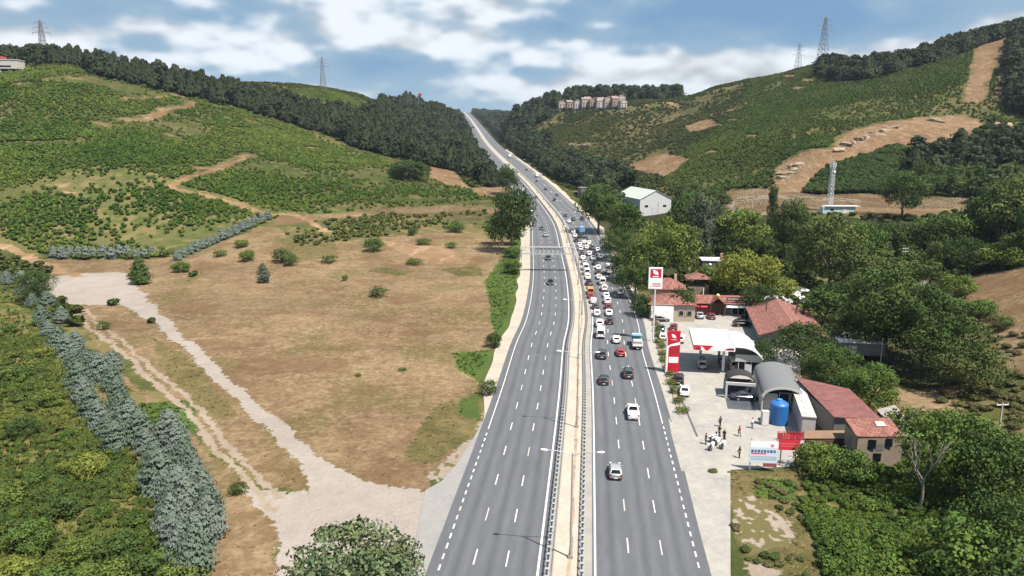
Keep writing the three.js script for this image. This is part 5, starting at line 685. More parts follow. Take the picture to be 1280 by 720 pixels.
// a white running beast on red, as on the station's signs
function beast(c, x, y, s) { c.fillStyle = '#fff'; c.beginPath(); const P = [[-0.48, -0.32], [-0.2, -0.42], [-0.02, -0.24], [0.14, -0.3], [0.24, -0.06], [0.46, 0.2], [0.3, 0.24], [0.36, 0.4], [0.1, 0.22], [-0.02, 0.36], [-0.08, 0.14], [-0.36, 0.18], [-0.22, 0.02], [-0.44, -0.04], [-0.28, -0.16]]; P.forEach(([a, b], i) => (i ? c.lineTo(x + a * s, y + b * s) : c.moveTo(x + a * s, y + b * s))); c.closePath(); c.fill(); }
{ // tall pole sign
  const p = G(816, 428), g = thing('pole_sign', 'tall white pole sign with a red emblem square above the roadside planting', 'sign', V(p.x, 0.05, p.z), 0.05);
  part('pole', mergeGeometries([cyl(0.2, 0.15, 12.5, 0, 6.25, 0, 10), box(0.8, 0.2, 0.8, 0, 0.1, 0)]), whitePanel, g);
  part('sign_box', box(3.05, 4.75, 0.4, 0, 14.6, 0), whitePanel, g);
  const t = canvasTex(256, 400, (c, w, h) => { c.fillStyle = '#e9e4e2'; c.fillRect(0, 0, w, h); c.fillStyle = '#b01c3e'; c.fillRect(22, 22, w - 44, 172); beast(c, 128, 92, 130); c.fillStyle = '#f4eef0'; c.fillRect(70, 160, 116, 16); c.fillStyle = '#b86a7c'; for (let i = 0; i < 3; i++) c.fillRect(70, 296 + i * 26, 160, 17); c.fillStyle = '#a8a2a0'; c.fillRect(30, 340, 20, 40); });
  part('sign_face', new THREE.PlaneGeometry(2.9, 4.6).translate(0, 14.6, 0.204), new THREE.MeshStandardMaterial({ map: t, roughness: 0.5 }), g); part('sign_face', new THREE.PlaneGeometry(2.9, 4.6).rotateY(Math.PI).translate(0, 14.6, -0.204), new THREE.MeshStandardMaterial({ map: t, roughness: 0.5 }), g);
}
{ // red totem
  const p = G(840, 467), g = thing('totem_sign', 'red totem price sign with a white swoosh beside the road', 'sign', V(p.x, 0.05, p.z), 0.04);
  part('sign_box', box(2.5, 8.3, 0.5, 0, 4.25, 0), redPaint, g); part('edge_strip', box(0.2, 7.2, 0.54, -1.26, 3.7, 0), whitePanel, g); part('plinth', box(2.8, 0.2, 0.9, 0, 0.1, 0), kerbMat, g);
  const t = canvasTex(256, 840, (c, w, h) => { c.fillStyle = '#b3142c'; c.fillRect(0, 0, w, h); beast(c, 128, 96, 110); c.fillStyle = '#e8c9ce'; c.fillRect(80, 160, 110, 12); c.fillStyle = '#f5f1ef'; c.beginPath(); c.moveTo(0, 330); c.bezierCurveTo(20, 250, 160, 250, 256, 205); c.lineTo(256, 262); c.bezierCurveTo(150, 300, 50, 280, 30, 340); c.lineTo(24, 840); c.lineTo(0, 840); c.fill(); c.fillStyle = '#7a2330'; for (const [x, y, ww] of [[60, 360, 70], [150, 352, 90], [60, 410, 60], [150, 404, 90]]) c.fillRect(x, y, ww, 26); c.fillStyle = '#f2f2f2'; c.fillRect(44, 520, 190, 120); c.fillStyle = '#c9aeb2'; c.fillRect(60, 545, 140, 10); c.fillRect(60, 580, 150, 10); });
  part('sign_face', new THREE.PlaneGeometry(2.46, 8.2).translate(0, 4.25, 0.254), new THREE.MeshStandardMaterial({ map: t, roughness: 0.45 }), g); part('sign_face', new THREE.PlaneGeometry(2.46, 8.2).rotateY(Math.PI).translate(0, 4.25, -0.254), new THREE.MeshStandardMaterial({ map: t, roughness: 0.45 }), g);
}
{ // canopy over the pumps
  const FL = atH(867, 437, 5), FR = atH(919, 439.5, 5), BL = atH(880, 411.5, 5.9), g = thing('fuel_canopy', 'white flat canopy with a red and white fascia over the pumps', 'canopy', V(FL.x, 0.02, FL.z), Math.atan2(-(FR.z - FL.z), FR.x - FL.x));
  const w = Math.hypot(FR.x - FL.x, FR.z - FL.z), d = Math.hypot(BL.x - FL.x, BL.z - FL.z);
  part('roof_deck', box(w - 0.3, 0.25, d - 0.3, w / 2, 5.7, -d / 2), wallWhite, g);
  const t = canvasTex(1024, 96, (c, W, h) => { c.fillStyle = '#efeeee'; c.fillRect(0, 0, W, h); c.fillStyle = '#c22031'; c.beginPath(); c.moveTo(0, 0); c.lineTo(500, 0); c.bezierCurveTo(420, 30, 400, 80, 360, 96); c.lineTo(290, 96); c.bezierCurveTo(260, 60, 240, 30, 170, 20); c.lineTo(190, 70); c.lineTo(170, 96); c.lineTo(0, 96); c.fill(); c.fillStyle = '#7d2230'; c.beginPath(); c.moveTo(760, 80); c.bezierCurveTo(800, 40, 900, 34, 990, 34); c.lineTo(1000, 80); c.fill(); c.fillRect(60, 56, 110, 34); });
  const red = new THREE.MeshStandardMaterial({ map: t, roughness: 0.5 });
  part('fascia', box(w, 1.0, 0.14, w / 2, 5.45, -0.07), whitePanel, g); part('fascia_print', new THREE.PlaneGeometry(w, 1.0).translate(w / 2, 5.45, 0.006), red, g); part('fascia', box(w, 1.0, 0.14, w / 2, 5.45, -d + 0.07), whitePanel, g); part('fascia', box(0.14, 1.0, d - 0.3, 0.07, 5.45, -d / 2), whitePanel, g); part('fascia', box(0.14, 1.0, d - 0.3, w - 0.07, 5.45, -d / 2), whitePanel, g);
  for (let i = 1; i < 5; i++) part('roof_seam', box(w - 0.4, 0.05, 0.08, w / 2, 5.84, -d * i / 5), greyPanel, g);
  for (const [x, z] of [[w * 0.78, -d * 0.22], [w * 0.78, -d * 0.78], [w * 0.3, -d * 0.78]]) part('column', box(0.5, 5.4, 0.5, x, 2.7, z), whitePanel, g);
  const cs = [[0.78, 0.35], [0.78, 0.62], [0.3, 0.5]]; cs.forEach(([a, b], i) => { const q = V(w * a, 0, -d * b).applyAxisAngle(V(0, 1, 0), g.rotation.y).add(g.position), k = thing('fuel_pump', ['dark fuel pump nearest the canopy front on the far island', 'dark fuel pump at the back of the far island', 'dark fuel pump on the road side island'][i], 'fuel pump', q, g.rotation.y, 'fuel pumps under the canopy'); part('body', box(0.9, 1.7, 0.55, 0, 0.95, 0), lin(0.06, 0.06, 0.07, 0.4), k); part('screen', box(0.5, 0.35, 0.02, 0, 1.5, 0.29), greyPanel, k); part('island', box(1.3, 0.15, 2.4, 0, 0.08, 0), kerbMat, k); part('hose', new THREE.TorusGeometry(0.3, 0.03, 6, 12).translate(0.5, 0.9, 0.1), trimMat, k); });
  // shop with a gently curved white roof at the canopy's end
  const s = thing('station_shop', 'white shop with a curved roof at the end of the canopy', 'shop', V(g.position.x + Math.cos(g.rotation.y) * (w + 0.15), 0.02, g.position.z - Math.sin(g.rotation.y) * (w + 0.15)), g.rotation.y), arc = [], SW = 5.2; for (let i = 0; i <= 10; i++) { const t = i / 10; arc.push([SW * t, 5.75 - 2.3 * t * t * t]); }
  const sh = new THREE.Shape([...arc.map(([x, y]) => new THREE.Vector2(x, y)), ...arc.slice().reverse().map(([x, y]) => new THREE.Vector2(x - 0.03, y - 0.16))]); const vg = new THREE.ExtrudeGeometry(sh, { depth: d - 1, bevelEnabled: false }); vg.translate(0, 0, -d + 0.5); part('roof', toCreasedNormals(vg, 0.5), whitePanel, s);
  part('wall', wbox(0.15, 3.2, d - 2, SW - 0.2, 1.6, -d / 2), wallWhite, s); part('wall', wbox(SW - 0.3, 4.2, 0.15, SW / 2, 2.1, -d + 1.4), wallWhite, s); part('front_wall', wbox(SW - 0.3, 1.4, 0.15, SW / 2, 3.4, -1.2), wallWhite, s); const f = part('shopfront', box(SW - 0.5, 2.6, 0.1, SW / 2, 1.35, -1.3), glassDark, s); for (let i = 0; i < 4; i++) part('mullion', box(0.08, 2.6, 0.14, 0.8 + i * 1.2, 1.35, -1.25), whitePanel, f); part('door', box(1.1, 2.2, 0.1, SW / 2, 1.1, -1.2), greyPanel, s);
}
{ // restaurant with the mural wall and stepped red roofs
  const p = G(814, 400), g = thing('restaurant', 'red roofed restaurant with a white mural wall under the pole sign', 'restaurant', V(p.x - 0.3, 0, p.z), 0.02);
  part('wall', wbox(11, 4.2, 9, 5.4, 2.1, -4.6), wallCream, g); hip(g, 12, 10, 4.3, 2.0, tile, 5.3, -4.6);
  const t = canvasTex(512, 320, (c, w, h) => { c.fillStyle = '#ecebe9'; c.fillRect(0, 0, w, h); const r = rng(4); c.strokeStyle = '#9aa3ab'; c.lineWidth = 7; for (let i = 0; i < 26; i++) { c.beginPath(); const x = 60 + r() * 420, y = 30 + r() * 260; c.moveTo(x, y); c.quadraticCurveTo(x + r() * 60, y - 40 * r(), x + 90 * r(), y + 40 * (r() - 0.5)); c.stroke(); } c.fillStyle = '#8c2340'; c.beginPath(); c.moveTo(80, 190); c.lineTo(150, 230); c.lineTo(90, 290); c.fill(); });
  part('mural_wall', box(5.6, 4.4, 0.25, 2.9, 2.2, 0.15), wallWhite, g); part('mural', new THREE.PlaneGeometry(5.4, 4.2).translate(2.9, 2.2, 0.279), new THREE.MeshStandardMaterial({ map: t, roughness: 0.8 }), g);
  part('upper_wall', wbox(8, 6.2, 6.5, 5.5, 3.1, -12.5), wallCream, g); hip(g, 9.4, 8, 6.3, 2.4, tile, 5.5, -12.5); part('chimney', wbox(0.7, 2.4, 0.7, 7.6, 8.4, -13), wallCream, g); windowAt(g, 7.6, 2.2, -0.05, 1.2, 1.3); windowAt(g, 9.6, 2.2, -0.05, 1.2, 1.3);
  // long wing with porch, awning and glass front
  const q = G(863, 394), k = thing('restaurant_wing', 'long low restaurant wing with a tiled porch, white awning and dark roof sign', 'restaurant', V(q.x, 0, q.z - 0.8), 0.0);
  part('wall', wbox(15.5, 3.2, 0.2, 7.75, 1.6, -6), wallCream, k); part('wall', wbox(0.2, 3.2, 6, 0.1, 1.6, -3), wallCream, k); part('wall', wbox(0.2, 3.2, 6, 15.4, 1.6, -3), wallCream, k); part('wall', wbox(4.6, 3.2, 0.2, 2.5, 1.6, -0.3), lin(0.30, 0.045, 0.05, 0.7), k);
  part('roof', slab([V(-0.6, 3.1, 0.8), V(16, 3.1, 0.8), V(16, 4.6, -3.1), V(-0.6, 4.6, -3.1)]), tile, k); part('roof', slab([V(16, 3.1, -6.8), V(-0.6, 3.1, -6.8), V(-0.6, 4.604, -3.1), V(16, 4.604, -3.1)]), tile, k);
  part('porch_roof', slab([V(4.6, 3.0, 1.6), V(6.6, 4.7, 1.6), V(6.6, 4.7, -2.6), V(4.6, 3.0, -2.6)], -0.15), tile, k); part('porch_roof', slab([V(8.6, 3.0, -2.6), V(6.6, 4.704, -2.6), V(6.6, 4.704, 1.6), V(8.6, 3.0, 1.6)], -0.15), tile, k); for (const x of [4.9, 8.3]) part('porch_post', box(0.22, 3.0, 0.22, x, 1.5, 1.4), woodDark, k); part('porch_back', box(3.4, 3.0, 0.1, 6.6, 1.5, -0.4), woodDark, k);
  for (let i = 0; i < 4; i++) { const f = part('window', box(1.55, 2.1, 0.1, 9.6 + i * 1.65, 1.15, -0.2), greyPanel, k); part('pane', box(1.35, 1.9, 0.1, 9.6 + i * 1.65, 1.15, -0.17), glassDark, f); }
  part('awning', slab([V(8.9, 2.35, 1.5), V(15.5, 2.35, 1.5), V(15.5, 2.95, 0.1), V(8.9, 2.95, 0.1)], 0.06), whitePanel, k); for (const x of [1.2, 3.4]) part('red_awning', slab([V(x - 0.9, 2.2, 1.0), V(x + 0.9, 2.2, 1.0), V(x + 0.9, 2.9, 0), V(x - 0.9, 2.9, 0)], 0.06), redPaint, k);
  const st = canvasTex(512, 64, (c, w, h) => { c.fillStyle = '#2a1d1b'; c.fillRect(0, 0, w, h); c.fillStyle = '#e8e4de'; for (let i = 0, x = 20; x < 480; i++) { const ww = 16 + (i * 7) % 11; if (x < 265 || x > 305) { c.fillRect(x, 16, 5, 32); c.fillRect(x + ww - 6, 16, 5, 32); c.fillRect(x, i % 2 ? 16 : 30, ww - 2, 6); } x += ww + 9; } });
  part('roof_sign', box(6.6, 0.95, 0.12, 12.2, 4.35, 0.25), woodDark, k); part('roof_sign_face', new THREE.PlaneGeometry(6.5, 0.85).translate(12.2, 4.35, 0.315), new THREE.MeshStandardMaterial({ map: st, roughness: 0.6 }), k);
  part('flue', cyl(0.14, 0.14, 2.6, 3.6, 5, -3.4), whitePanel, k); part('round_sign', new THREE.SphereGeometry(0.45, 12, 8).translate(6.6, 5.35, 0.9), lin(0.75, 0.50, 0.18, 0.5), k);
  const z = G(872, 366), h = thing('gazebo', 'gazebo with an orange tiled hip roof among the trees behind the restaurant', 'gazebo', V(z.x, z.y, z.z - 2)); h.position.y -= 1.6; part('plinth', wbox(5.6, 3.6, 5.6, 0, 1.8, 0), wallStone, h); for (const [a, b] of [[-2.4, -2.4], [2.4, -2.4], [-2.4, 2.4], [2.4, 2.4]]) part('post', box(0.2, 2.3, 0.2, a, 4.7, b), woodDark, h); hip(h, 7, 7, 5.8, 1.4, tile); part('rail', box(5, 0.1, 0.1, 0, 4.5, 2.4), woodDark, h);
  const bl = thing('globe_lamp', 'white globe lamp on a post beside the gazebo', 'lamp', V(z.x + 2.9, z.y, z.z + 1)); part('post', cyl(0.08, 0.06, 8.2, 0, 4.1, 0, 8), lampMat, bl); part('globe', new THREE.SphereGeometry(0.42, 14, 10).translate(0, 8.5, 0), whitePanel, bl);
  const br = thing('brick_building', 'dark flat roofed building with a brick chimney behind the gazebo', 'building', V(z.x + 5.5, z.y, z.z - 10)); part('wall', wbox(7, 8.2, 6, 0, 4.1, 0), lin(0.10, 0.085, 0.08, 0.9), br); part('roof', box(7.4, 0.2, 6.4, 0, 8.3, 0), greyPanel, br); part('chimney', wbox(0.9, 2.0, 0.9, 2.2, 9.3, 1.6), lin(0.34, 0.17, 0.11, 0.9), br);
}
{ // low building with a wide red tiled roof
  const g = thing('tiled_house', 'low house with a wide weathered red tile roof above the forecourt', 'house', V(44.3, -0.1, -152.5), -0.1); gable(g, 13.2, 25, 3.2, 2.3, 0.7, wallGrey, tile, 'z'); for (const x of [-4.2, -1.4, 2, 4.6]) windowAt(g, x, 1.7, 0.02, 1.5, 1.3); part('door', box(1.1, 2.1, 0.08, 0.4, 1.05, 0.03), woodDark, g); part('ridge_cap', box(0.3, 0.12, 26, 0, 5.56, -12.5), lin(0.33, 0.17, 0.12, 0.9), g);
  for (const [x, z] of [[-3.6, -17], [2.6, -14], [4, -20]]) part('flue', cyl(0.12, 0.12, 3.4, x, 6.2, z, 8), trimMat, g);
  const r = rng(88), yard = []; for (let i = 0; i < 150; i++) { const px = 958 + r() * 56, py = 362 + r() * 18, p = G(px, py), s = 0.4 + r() * 1.2, b = box(s, s * 0.5, s * (0.5 + r()), 0, 0, 0); b.rotateX(r()); b.rotateY(r() * 6); b.translate(p.x, p.y + 0.4 + r() * 0.5, p.z); yard.push(b); } top(new THREE.Mesh(mergeGeometries(yard), whitePanel), 'scrap_rubble', 'heap of white scrap and rubble behind the wide red tile roof', 'rubble', null, 'stuff');
  const w = thing('yard_wall', 'pale flat roofed sheds in the yard right of the wide red roof', 'shed', V(58, -0.2, -152), -0.05); part('wall', wbox(9, 2.6, 3, 0, 1.3, 0), wallGrey, w); part('roof', box(9.6, 0.15, 3.6, 0, 2.68, 0), wallWhite, w); part('door', box(1.6, 2.0, 0.06, -2, 1.0, 1.52), greyPanel, w);
}
{ // arched wash hall, wash bay, tank and tunnel wall
  const g = thing('arched_hall', 'grey barrel roofed wash hall open at its near end', 'hall', V(29.2, 0.02, -115.2), -0.12), R = 3.4, arc = []; for (let i = 0; i <= 14; i++) { const a = Math.PI - i / 14 * Math.PI; arc.push([3.4 + Math.cos(a) * R, 2.7 + Math.sin(a) * 1.7]); }
  const sh = new THREE.Shape([...arc.map(([x, y]) => new THREE.Vector2(x, y)), ...arc.slice().reverse().map(([x, y]) => new THREE.Vector2(3.4 + (x - 3.4) * 0.96, y - 0.14))]), vg = new THREE.ExtrudeGeometry(sh, { depth: 14.5, bevelEnabled: false }); vg.translate(0, 0, -14.4); part('roof', toCreasedNormals(vg, 0.5), lin(0.135, 0.142, 0.15, 0.62), g); for (let i = 0; i <= 9; i++) { const e = new THREE.Shape([...arc.map(([x, y]) => new THREE.Vector2(3.4 + (x - 3.4) * 1.008, y + 0.025)), ...arc.slice().reverse().map(([x, y]) => new THREE.Vector2(x, y - 0.01))]), q = new THREE.ExtrudeGeometry(e, { depth: 0.07, bevelEnabled: false }); q.translate(0, 0, -14.2 + i * 1.55); part('roof_rib', q, lin(0.17, 0.175, 0.18, 0.6), g); }
  const trim = new THREE.Shape([...arc.map(([x, y]) => new THREE.Vector2(3.4 + (x - 3.4) * 1.03, y + 0.08)), ...arc.slice().reverse().map(([x, y]) => new THREE.Vector2(3.4 + (x - 3.4) * 0.93, y - 0.2))]), tg = new THREE.ExtrudeGeometry(trim, { depth: 0.14, bevelEnabled: false }); tg.translate(0, 0, 0.12); part('arch_trim', tg, wallWhite, g);
  part('wall', wbox(0.2, 2.7, 14, 0.12, 1.35, -7.2), wallWhite, g); part('wall', wbox(0.2, 2.7, 14, 6.7, 1.35, -7.2), wallWhite, g); part('wall', wbox(6.4, 2.9, 0.2, 3.4, 1.45, -14), wallGrey, g); part('wall', wbox(2.4, 2.9, 0.18, 1.4, 1.45, -1.2), wallWhite, g); windowAt(g, 3.6, 2.3, -1.15, 1.6, 1.7); windowAt(g, 5.3, 2.3, -1.15, 1.4, 1.7);
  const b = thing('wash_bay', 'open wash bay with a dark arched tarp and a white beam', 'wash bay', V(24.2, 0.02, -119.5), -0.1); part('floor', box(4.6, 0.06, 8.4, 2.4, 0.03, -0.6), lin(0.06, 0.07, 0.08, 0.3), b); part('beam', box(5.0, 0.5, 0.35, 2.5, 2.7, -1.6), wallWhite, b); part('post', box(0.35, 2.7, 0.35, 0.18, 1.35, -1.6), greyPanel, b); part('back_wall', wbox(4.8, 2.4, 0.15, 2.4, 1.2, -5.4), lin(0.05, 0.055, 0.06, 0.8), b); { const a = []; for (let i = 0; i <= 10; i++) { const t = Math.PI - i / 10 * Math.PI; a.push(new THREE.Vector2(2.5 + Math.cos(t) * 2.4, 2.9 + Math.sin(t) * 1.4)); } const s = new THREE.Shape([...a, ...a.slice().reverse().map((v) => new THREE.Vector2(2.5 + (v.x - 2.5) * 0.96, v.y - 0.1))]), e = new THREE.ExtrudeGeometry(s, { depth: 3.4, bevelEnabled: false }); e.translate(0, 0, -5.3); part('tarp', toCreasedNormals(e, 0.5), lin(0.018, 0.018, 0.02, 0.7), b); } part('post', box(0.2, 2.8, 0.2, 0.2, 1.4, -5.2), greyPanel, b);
  const p = G(968, 531), t = thing('water_tank', 'large blue plastic water tank beside the wash hall', 'tank', V(p.x + 0.7, 0.02, p.z - 0.6)), blueM = lin(0.014, 0.11, 0.33, 0.45); t.scale.setScalar(0.9); const prof = [[0.01, 0], [1.5, 0], [1.55, 0.1]]; for (let i = 0; i < 8; i++) { prof.push([1.55, 0.15 + i * 0.44], [1.58, 0.37 + i * 0.44]); } prof.push([1.55, 3.7], [1.2, 4.0], [0.45, 4.25], [0.45, 4.4], [0.01, 4.42]); part('shell', new THREE.LatheGeometry(prof.map(([a, c]) => new THREE.Vector2(a, c)), 28), blueM, t); for (let i = 0; i < 8; i++) { const a = i / 8 * 6.28; part('rib', bar(V(Math.cos(a) * 0.46, 4.27, Math.sin(a) * 0.46), V(Math.cos(a) * 1.5, 3.76, Math.sin(a) * 1.5), 0.05, 5), blueM, t); } part('lid', cyl(0.46, 0.46, 0.12, 0, 4.42, 0, 16), lin(0.03, 0.24, 0.6, 0.35), t);
  const ca = thing('white_cabinet', 'white utility cabinet left of the blue tank', 'cabinet', V(p.x - 1.6, 0.02, p.z + 0.2)); part('body', box(1.1, 2.3, 0.9, 0, 1.15, 0), wallWhite, ca); part('door', box(0.9, 2.0, 0.04, 0, 1.1, 0.465), whitePanel, ca);
  const A = G(1009, 549), Bq = V(36.2, 0, -122), dx = Bq.x - A.x, dz = Bq.z - A.z, L = Math.hypot(dx, dz), w = thing('tunnel_wash', 'long narrow white wash building with patchy flat roof', 'building', V(A.x, 0.02, A.z), Math.atan2(-dx, -dz)); part('wall', wbox(0.15, 3.4, L, -0.9, 1.7, -L / 2), lin(0.30, 0.26, 0.27, 0.8), w); part('wall', wbox(0.15, 3.4, L, 0.9, 1.7, -L / 2), wallWhite, w); part('end_wall', wbox(1.66, 3.4, 0.15, 0, 1.7, -0.075), wallWhite, w); part('end_wall', wbox(1.66, 3.4, 0.15, 0, 1.7, -L + 0.075), wallWhite, w); part('roof', uvBox(box(2.1, 0.16, L + 0.2, 0, 3.48, -L / 2)), concMat([0.80, 0.78, 0.78], 71, 2.2), w); for (let i = 0; i < 6; i++) part('vent', box(0.7, 0.1, 1.1, 0.1, 3.6, -1.5 - i * 2.6), greyPanel, w);
  const f = thing('red_fence', 'red panelled fence in front of the tunnel wash', 'fence', V(A.x - 4.6, 0.02, A.z + 0.9), 0.05); for (let i = 0; i < 6; i++) { part('panel', box(0.78, 0.9, 0.05, 0.4 + i * 0.9, 0.65, 0), i % 3 === 1 ? lin(0.42, 0.06, 0.06, 0.6) : redPaint, f); part('post', box(0.1, 1.4, 0.1, i * 0.9, 0.7, 0), redPaint, f); } part('rail', box(5.4, 0.08, 0.08, 2.7, 1.3, 0.06), redPaint, f);
}
{ // long shed, stone house, pale roof, low lean-to
  const mk = (name, label, cat, corners, h, roofM, wallM) => { const g = thing(name, label, cat, V(0, 0, 0)); const c = corners.map(([x, y, hh]) => atH(x, y, hh)); part('roof', slab(c, 0.15), roofM, g); const n = c.length; for (let i = 0; i < n; i++) { const a = c[i], b = c[(i + 1) % n], cen = c.reduce((s, v) => s.add(v), V(0, 0, 0)).multiplyScalar(1 / n), A = a.clone().lerp(cen, 0.06), B = b.clone().lerp(cen, 0.06), l = Math.hypot(B.x - A.x, B.z - A.z), hh = Math.min(A.y, B.y) - 0.2, base = -1.2; const m = part('wall', wbox(l, hh - base, 0.18, 0, (hh + base) / 2, 0), wallM, g); m.position.set((A.x + B.x) / 2, 0, (A.z + B.z) / 2); m.rotation.y = Math.atan2(-(B.z - A.z), B.x - A.x); const k = Math.max(1, Math.floor(l / 4)); for (let q = 0; q < k; q++) { const x = -l / 2 + (q + 0.5) * l / k; for (const s of [1, -1]) { if (hh < 2.8) continue; const o = part('window', box(1.1, 1.0, 0.05, x, hh - 1.3, s * 0.1), lin(0.12, 0.12, 0.13, 0.5), m); } } } return [g, c]; };
  mk('long_shed', 'long shed with a flat dull red roof running beside the tunnel wash', 'shed', [[1043, 521.5, 3.6], [1101, 523, 4.0], [1062, 486, 4.6], [994, 471, 4.4]], 4, sheetRed, wallGrey);
  const [g, c] = mk('stone_house', 'small two storey stone house with a patched red roof behind the bare tree', 'house', [[1071, 545.5, 4.4], [1131, 546, 4.2], [1112, 522, 5.0], [1056, 523, 5.0]], 4.4, tile, wallStone);
  for (const [x, y, w, h] of [[1091, 552, 1.0, 1.3], [1112, 550, 0.9, 1.2], [1099, 569, 1.0, 1.2]]) { const p = atH(x, y, 2.6), q = c[0].clone().lerp(c[1], (x - 1071) / 60); part('window', box(w, h, 0.1, q.x, q.y - (y - 545) / 8.6 - 0.3, q.z + 0.06), glassDark, g); }
  part('roof_patch', slab([atH(1096, 533, 4.78), atH(1108, 533, 4.75), atH(1104, 527, 4.95), atH(1093, 527, 4.95)], -0.06), lin(0.36, 0.33, 0.31, 0.9), g);
  mk('pale_shed', 'pale grey lean-to roof between the stone house and the dry slope', 'shed', [[1128, 547, 2.6], [1150, 537, 2.6], [1118, 506, 3.0], [1096, 512, 3.0]], 2.6, concMat([0.66, 0.65, 0.63], 73, 1.0), wallGrey);
  mk('lean_to', 'low lean-to with a brown roof at the edge of the creeper', 'shed', [[1005, 548, 2.2], [1066, 548, 2.0], [1062, 538, 2.4], [1006, 538, 2.6]], 2.2, concMat([0.56, 0.45, 0.36], 74, 1.2), woodDark);
}
{ // boards at the yard's near edge
  const a = G(934, 588), g = thing('billboard', 'pale blue billboard with a dark blue and red band on posts', 'billboard', V(a.x, 0.02, a.z), 0.02), t = canvasTex(512, 440, (c, w, h) => { c.fillStyle = '#c9d6e2'; c.fillRect(0, 0, w, h); c.fillStyle = '#e8eef2'; c.fillRect(0, 0, w, 120); c.fillStyle = '#3f4f86'; for (let i = 0, x = 20; i < 8; i++, x += 58) { c.fillRect(x, 170, 44, 60); c.fillStyle = i % 2 ? '#3f4f86' : '#54649a'; } c.fillStyle = '#c23a4e'; c.fillRect(20, 238, 280, 26); c.fillStyle = '#d67a8a'; c.beginPath(); c.arc(400, 80, 34, 0, 7); c.fill(); c.fillStyle = '#9fb2c4'; c.fillRect(20, 300, 470, 90); c.fillStyle = '#b9c6d2'; c.fillRect(40, 320, 420, 14); c.fillRect(40, 350, 380, 14); });
  for (const x of [0.3, 3.7]) part('post', box(0.14, 4.6, 0.14, x, 2.3, 0), lampMat, g); part('board', box(3.75, 3.15, 0.1, 2.0, 2.75, 0.12), greyPanel, g); part('board_face', new THREE.PlaneGeometry(3.7, 3.1).translate(2.0, 2.75, 0.176), new THREE.MeshStandardMaterial({ map: t, roughness: 0.6 }), g); part('base_sign', box(1.8, 0.5, 0.08, 2.9, 0.9, 0.16), lin(0.25, 0.07, 0.09, 0.6), g);
  const b = G(972, 582), k = thing('banner_frame', 'red banner stretched between two brown posts', 'banner', V(b.x - 0.3, 0.02, b.z), 0.03); for (const x of [0.6, 2.6]) part('post', box(0.13, 4.4, 0.13, x, 2.2, 0), lin(0.10, 0.05, 0.05, 0.7), k); part('rail', box(2.9, 0.1, 0.1, 1.6, 4.3, 0), redPaint, k); part('rail', box(2.0, 0.06, 0.06, 1.6, 1.4, 0), greyPanel, k); const bt = canvasTex(256, 128, (c, w, h) => { c.fillStyle = '#c4303c'; c.fillRect(0, 0, w, h); c.fillStyle = '#d4606a'; c.fillRect(16, 40, 224, 16); c.fillRect(30, 74, 190, 12); }); part('banner', box(2.95, 1.55, 0.03, 1.6, 3.1, 0.09), redPaint, k); part('banner_face', new THREE.PlaneGeometry(2.9, 1.5).translate(1.6, 3.1, 0.109), new THREE.MeshStandardMaterial({ map: bt, roughness: 0.6 }), k);
  const d = G(272, 648), s = thing('black_board', 'small black board standing beside the last blue-grey cypress', 'board', V(d.x, d.y, d.z), 0.9); part('panel', box(1.3, 1.8, 0.06, 0, 1.5, 0), lin(0.015, 0.015, 0.016, 0.6), s); for (const x of [-0.5, 0.5]) part('post', box(0.07, 1.6, 0.07, x, 0.7, -0.06), lampMat, s);
  // concrete drain, cable and bits on the yard
  const q0 = G(853, 506), q1 = G(870, 547), dr = flat([[q0.x, q0.z], [q1.x, q1.z], [q1.x + 0.35, q1.z - 0.05], [q0.x + 0.35, q0.z - 0.05]], 0.026, lin(0.07, 0.07, 0.07, 0.9)); top(dr, 'drain_channel', 'dark drain channel along the forecourt edge', 'drain', null, 'structure');
}
{ // warehouse in the valley
  const A = atH(803, 253.5, 13), Bq = atH(836, 251.5, 13), M = A.clone().lerp(Bq, 0.5), w = Math.hypot(Bq.x - A.x, Bq.z - A.z), back = atH(797, 234.5, 16.5), g = thing('warehouse', 'large white gabled warehouse behind the roadside trees', 'warehouse', V(M.x, H(M.x, M.z) - 0.5, M.z), 0.34);
  const ground = g.position.y, h = 13 - ground; gable(g, 17, 32, h + 1.5, 4.2, 0.3, lin(0.46, 0.48, 0.49, 0.6), lin(0.37, 0.41, 0.38, 0.6), 'z'); part('door', box(4, 4.4, 0.1, 0, 2.2, 0.06), greyPanel, g); for (let i = 1; i < 8; i++) part('roof_sheet_seam', box(0.1, 0.06, 4.25 * 0, 0, 0, 0), greyPanel, g); for (const x of [-5, 5]) windowAt(g, x, h - 2, 0.02, 2, 1.2);
  g.children.filter((c) => c.name === 'roof_sheet_seam').forEach((c) => g.remove(c));
  part('downpipe', cyl(0.12, 0.12, h, 1.5, h / 2, 0.12, 6), greyPanel, g);
  for (const [px, py, d, W, Hh, D, l, m] of [[733, 243, 440, 9, 6, 8, 'grey concrete shed beside the road above the warehouse', wallGrey], [751, 238, 470, 13, 5, 8, 'low white building behind the grey shed by the road', wallWhite], [765, 250, 430, 14, 3, 10, 'flat grey yard building left of the warehouse', wallGrey], [738, 238, 452, 2.5, 12, 2.5, 'slim grey silo tower by the road', wallGrey]]) { const p = at(px, py, d), q = thing(W < 4 ? 'silo_tower' : 'yard_building', l, W < 4 ? 'silo' : 'building', V(p.x, H(p.x, p.z) - 0.4, p.z), 0.3); part('wall', wbox(W, Hh, D, 0, Hh / 2, 0), m, q); part('roof', box(W + 0.5, 0.25, D + 0.5, 0, Hh + 0.12, 0), wallGrey, q); if (W > 4) { windowAt(q, -W / 4, Hh * 0.55, D / 2 + 0.02, 1.6, 1.4); windowAt(q, W / 4, Hh * 0.55, D / 2 + 0.02, 1.6, 1.4); } }
}
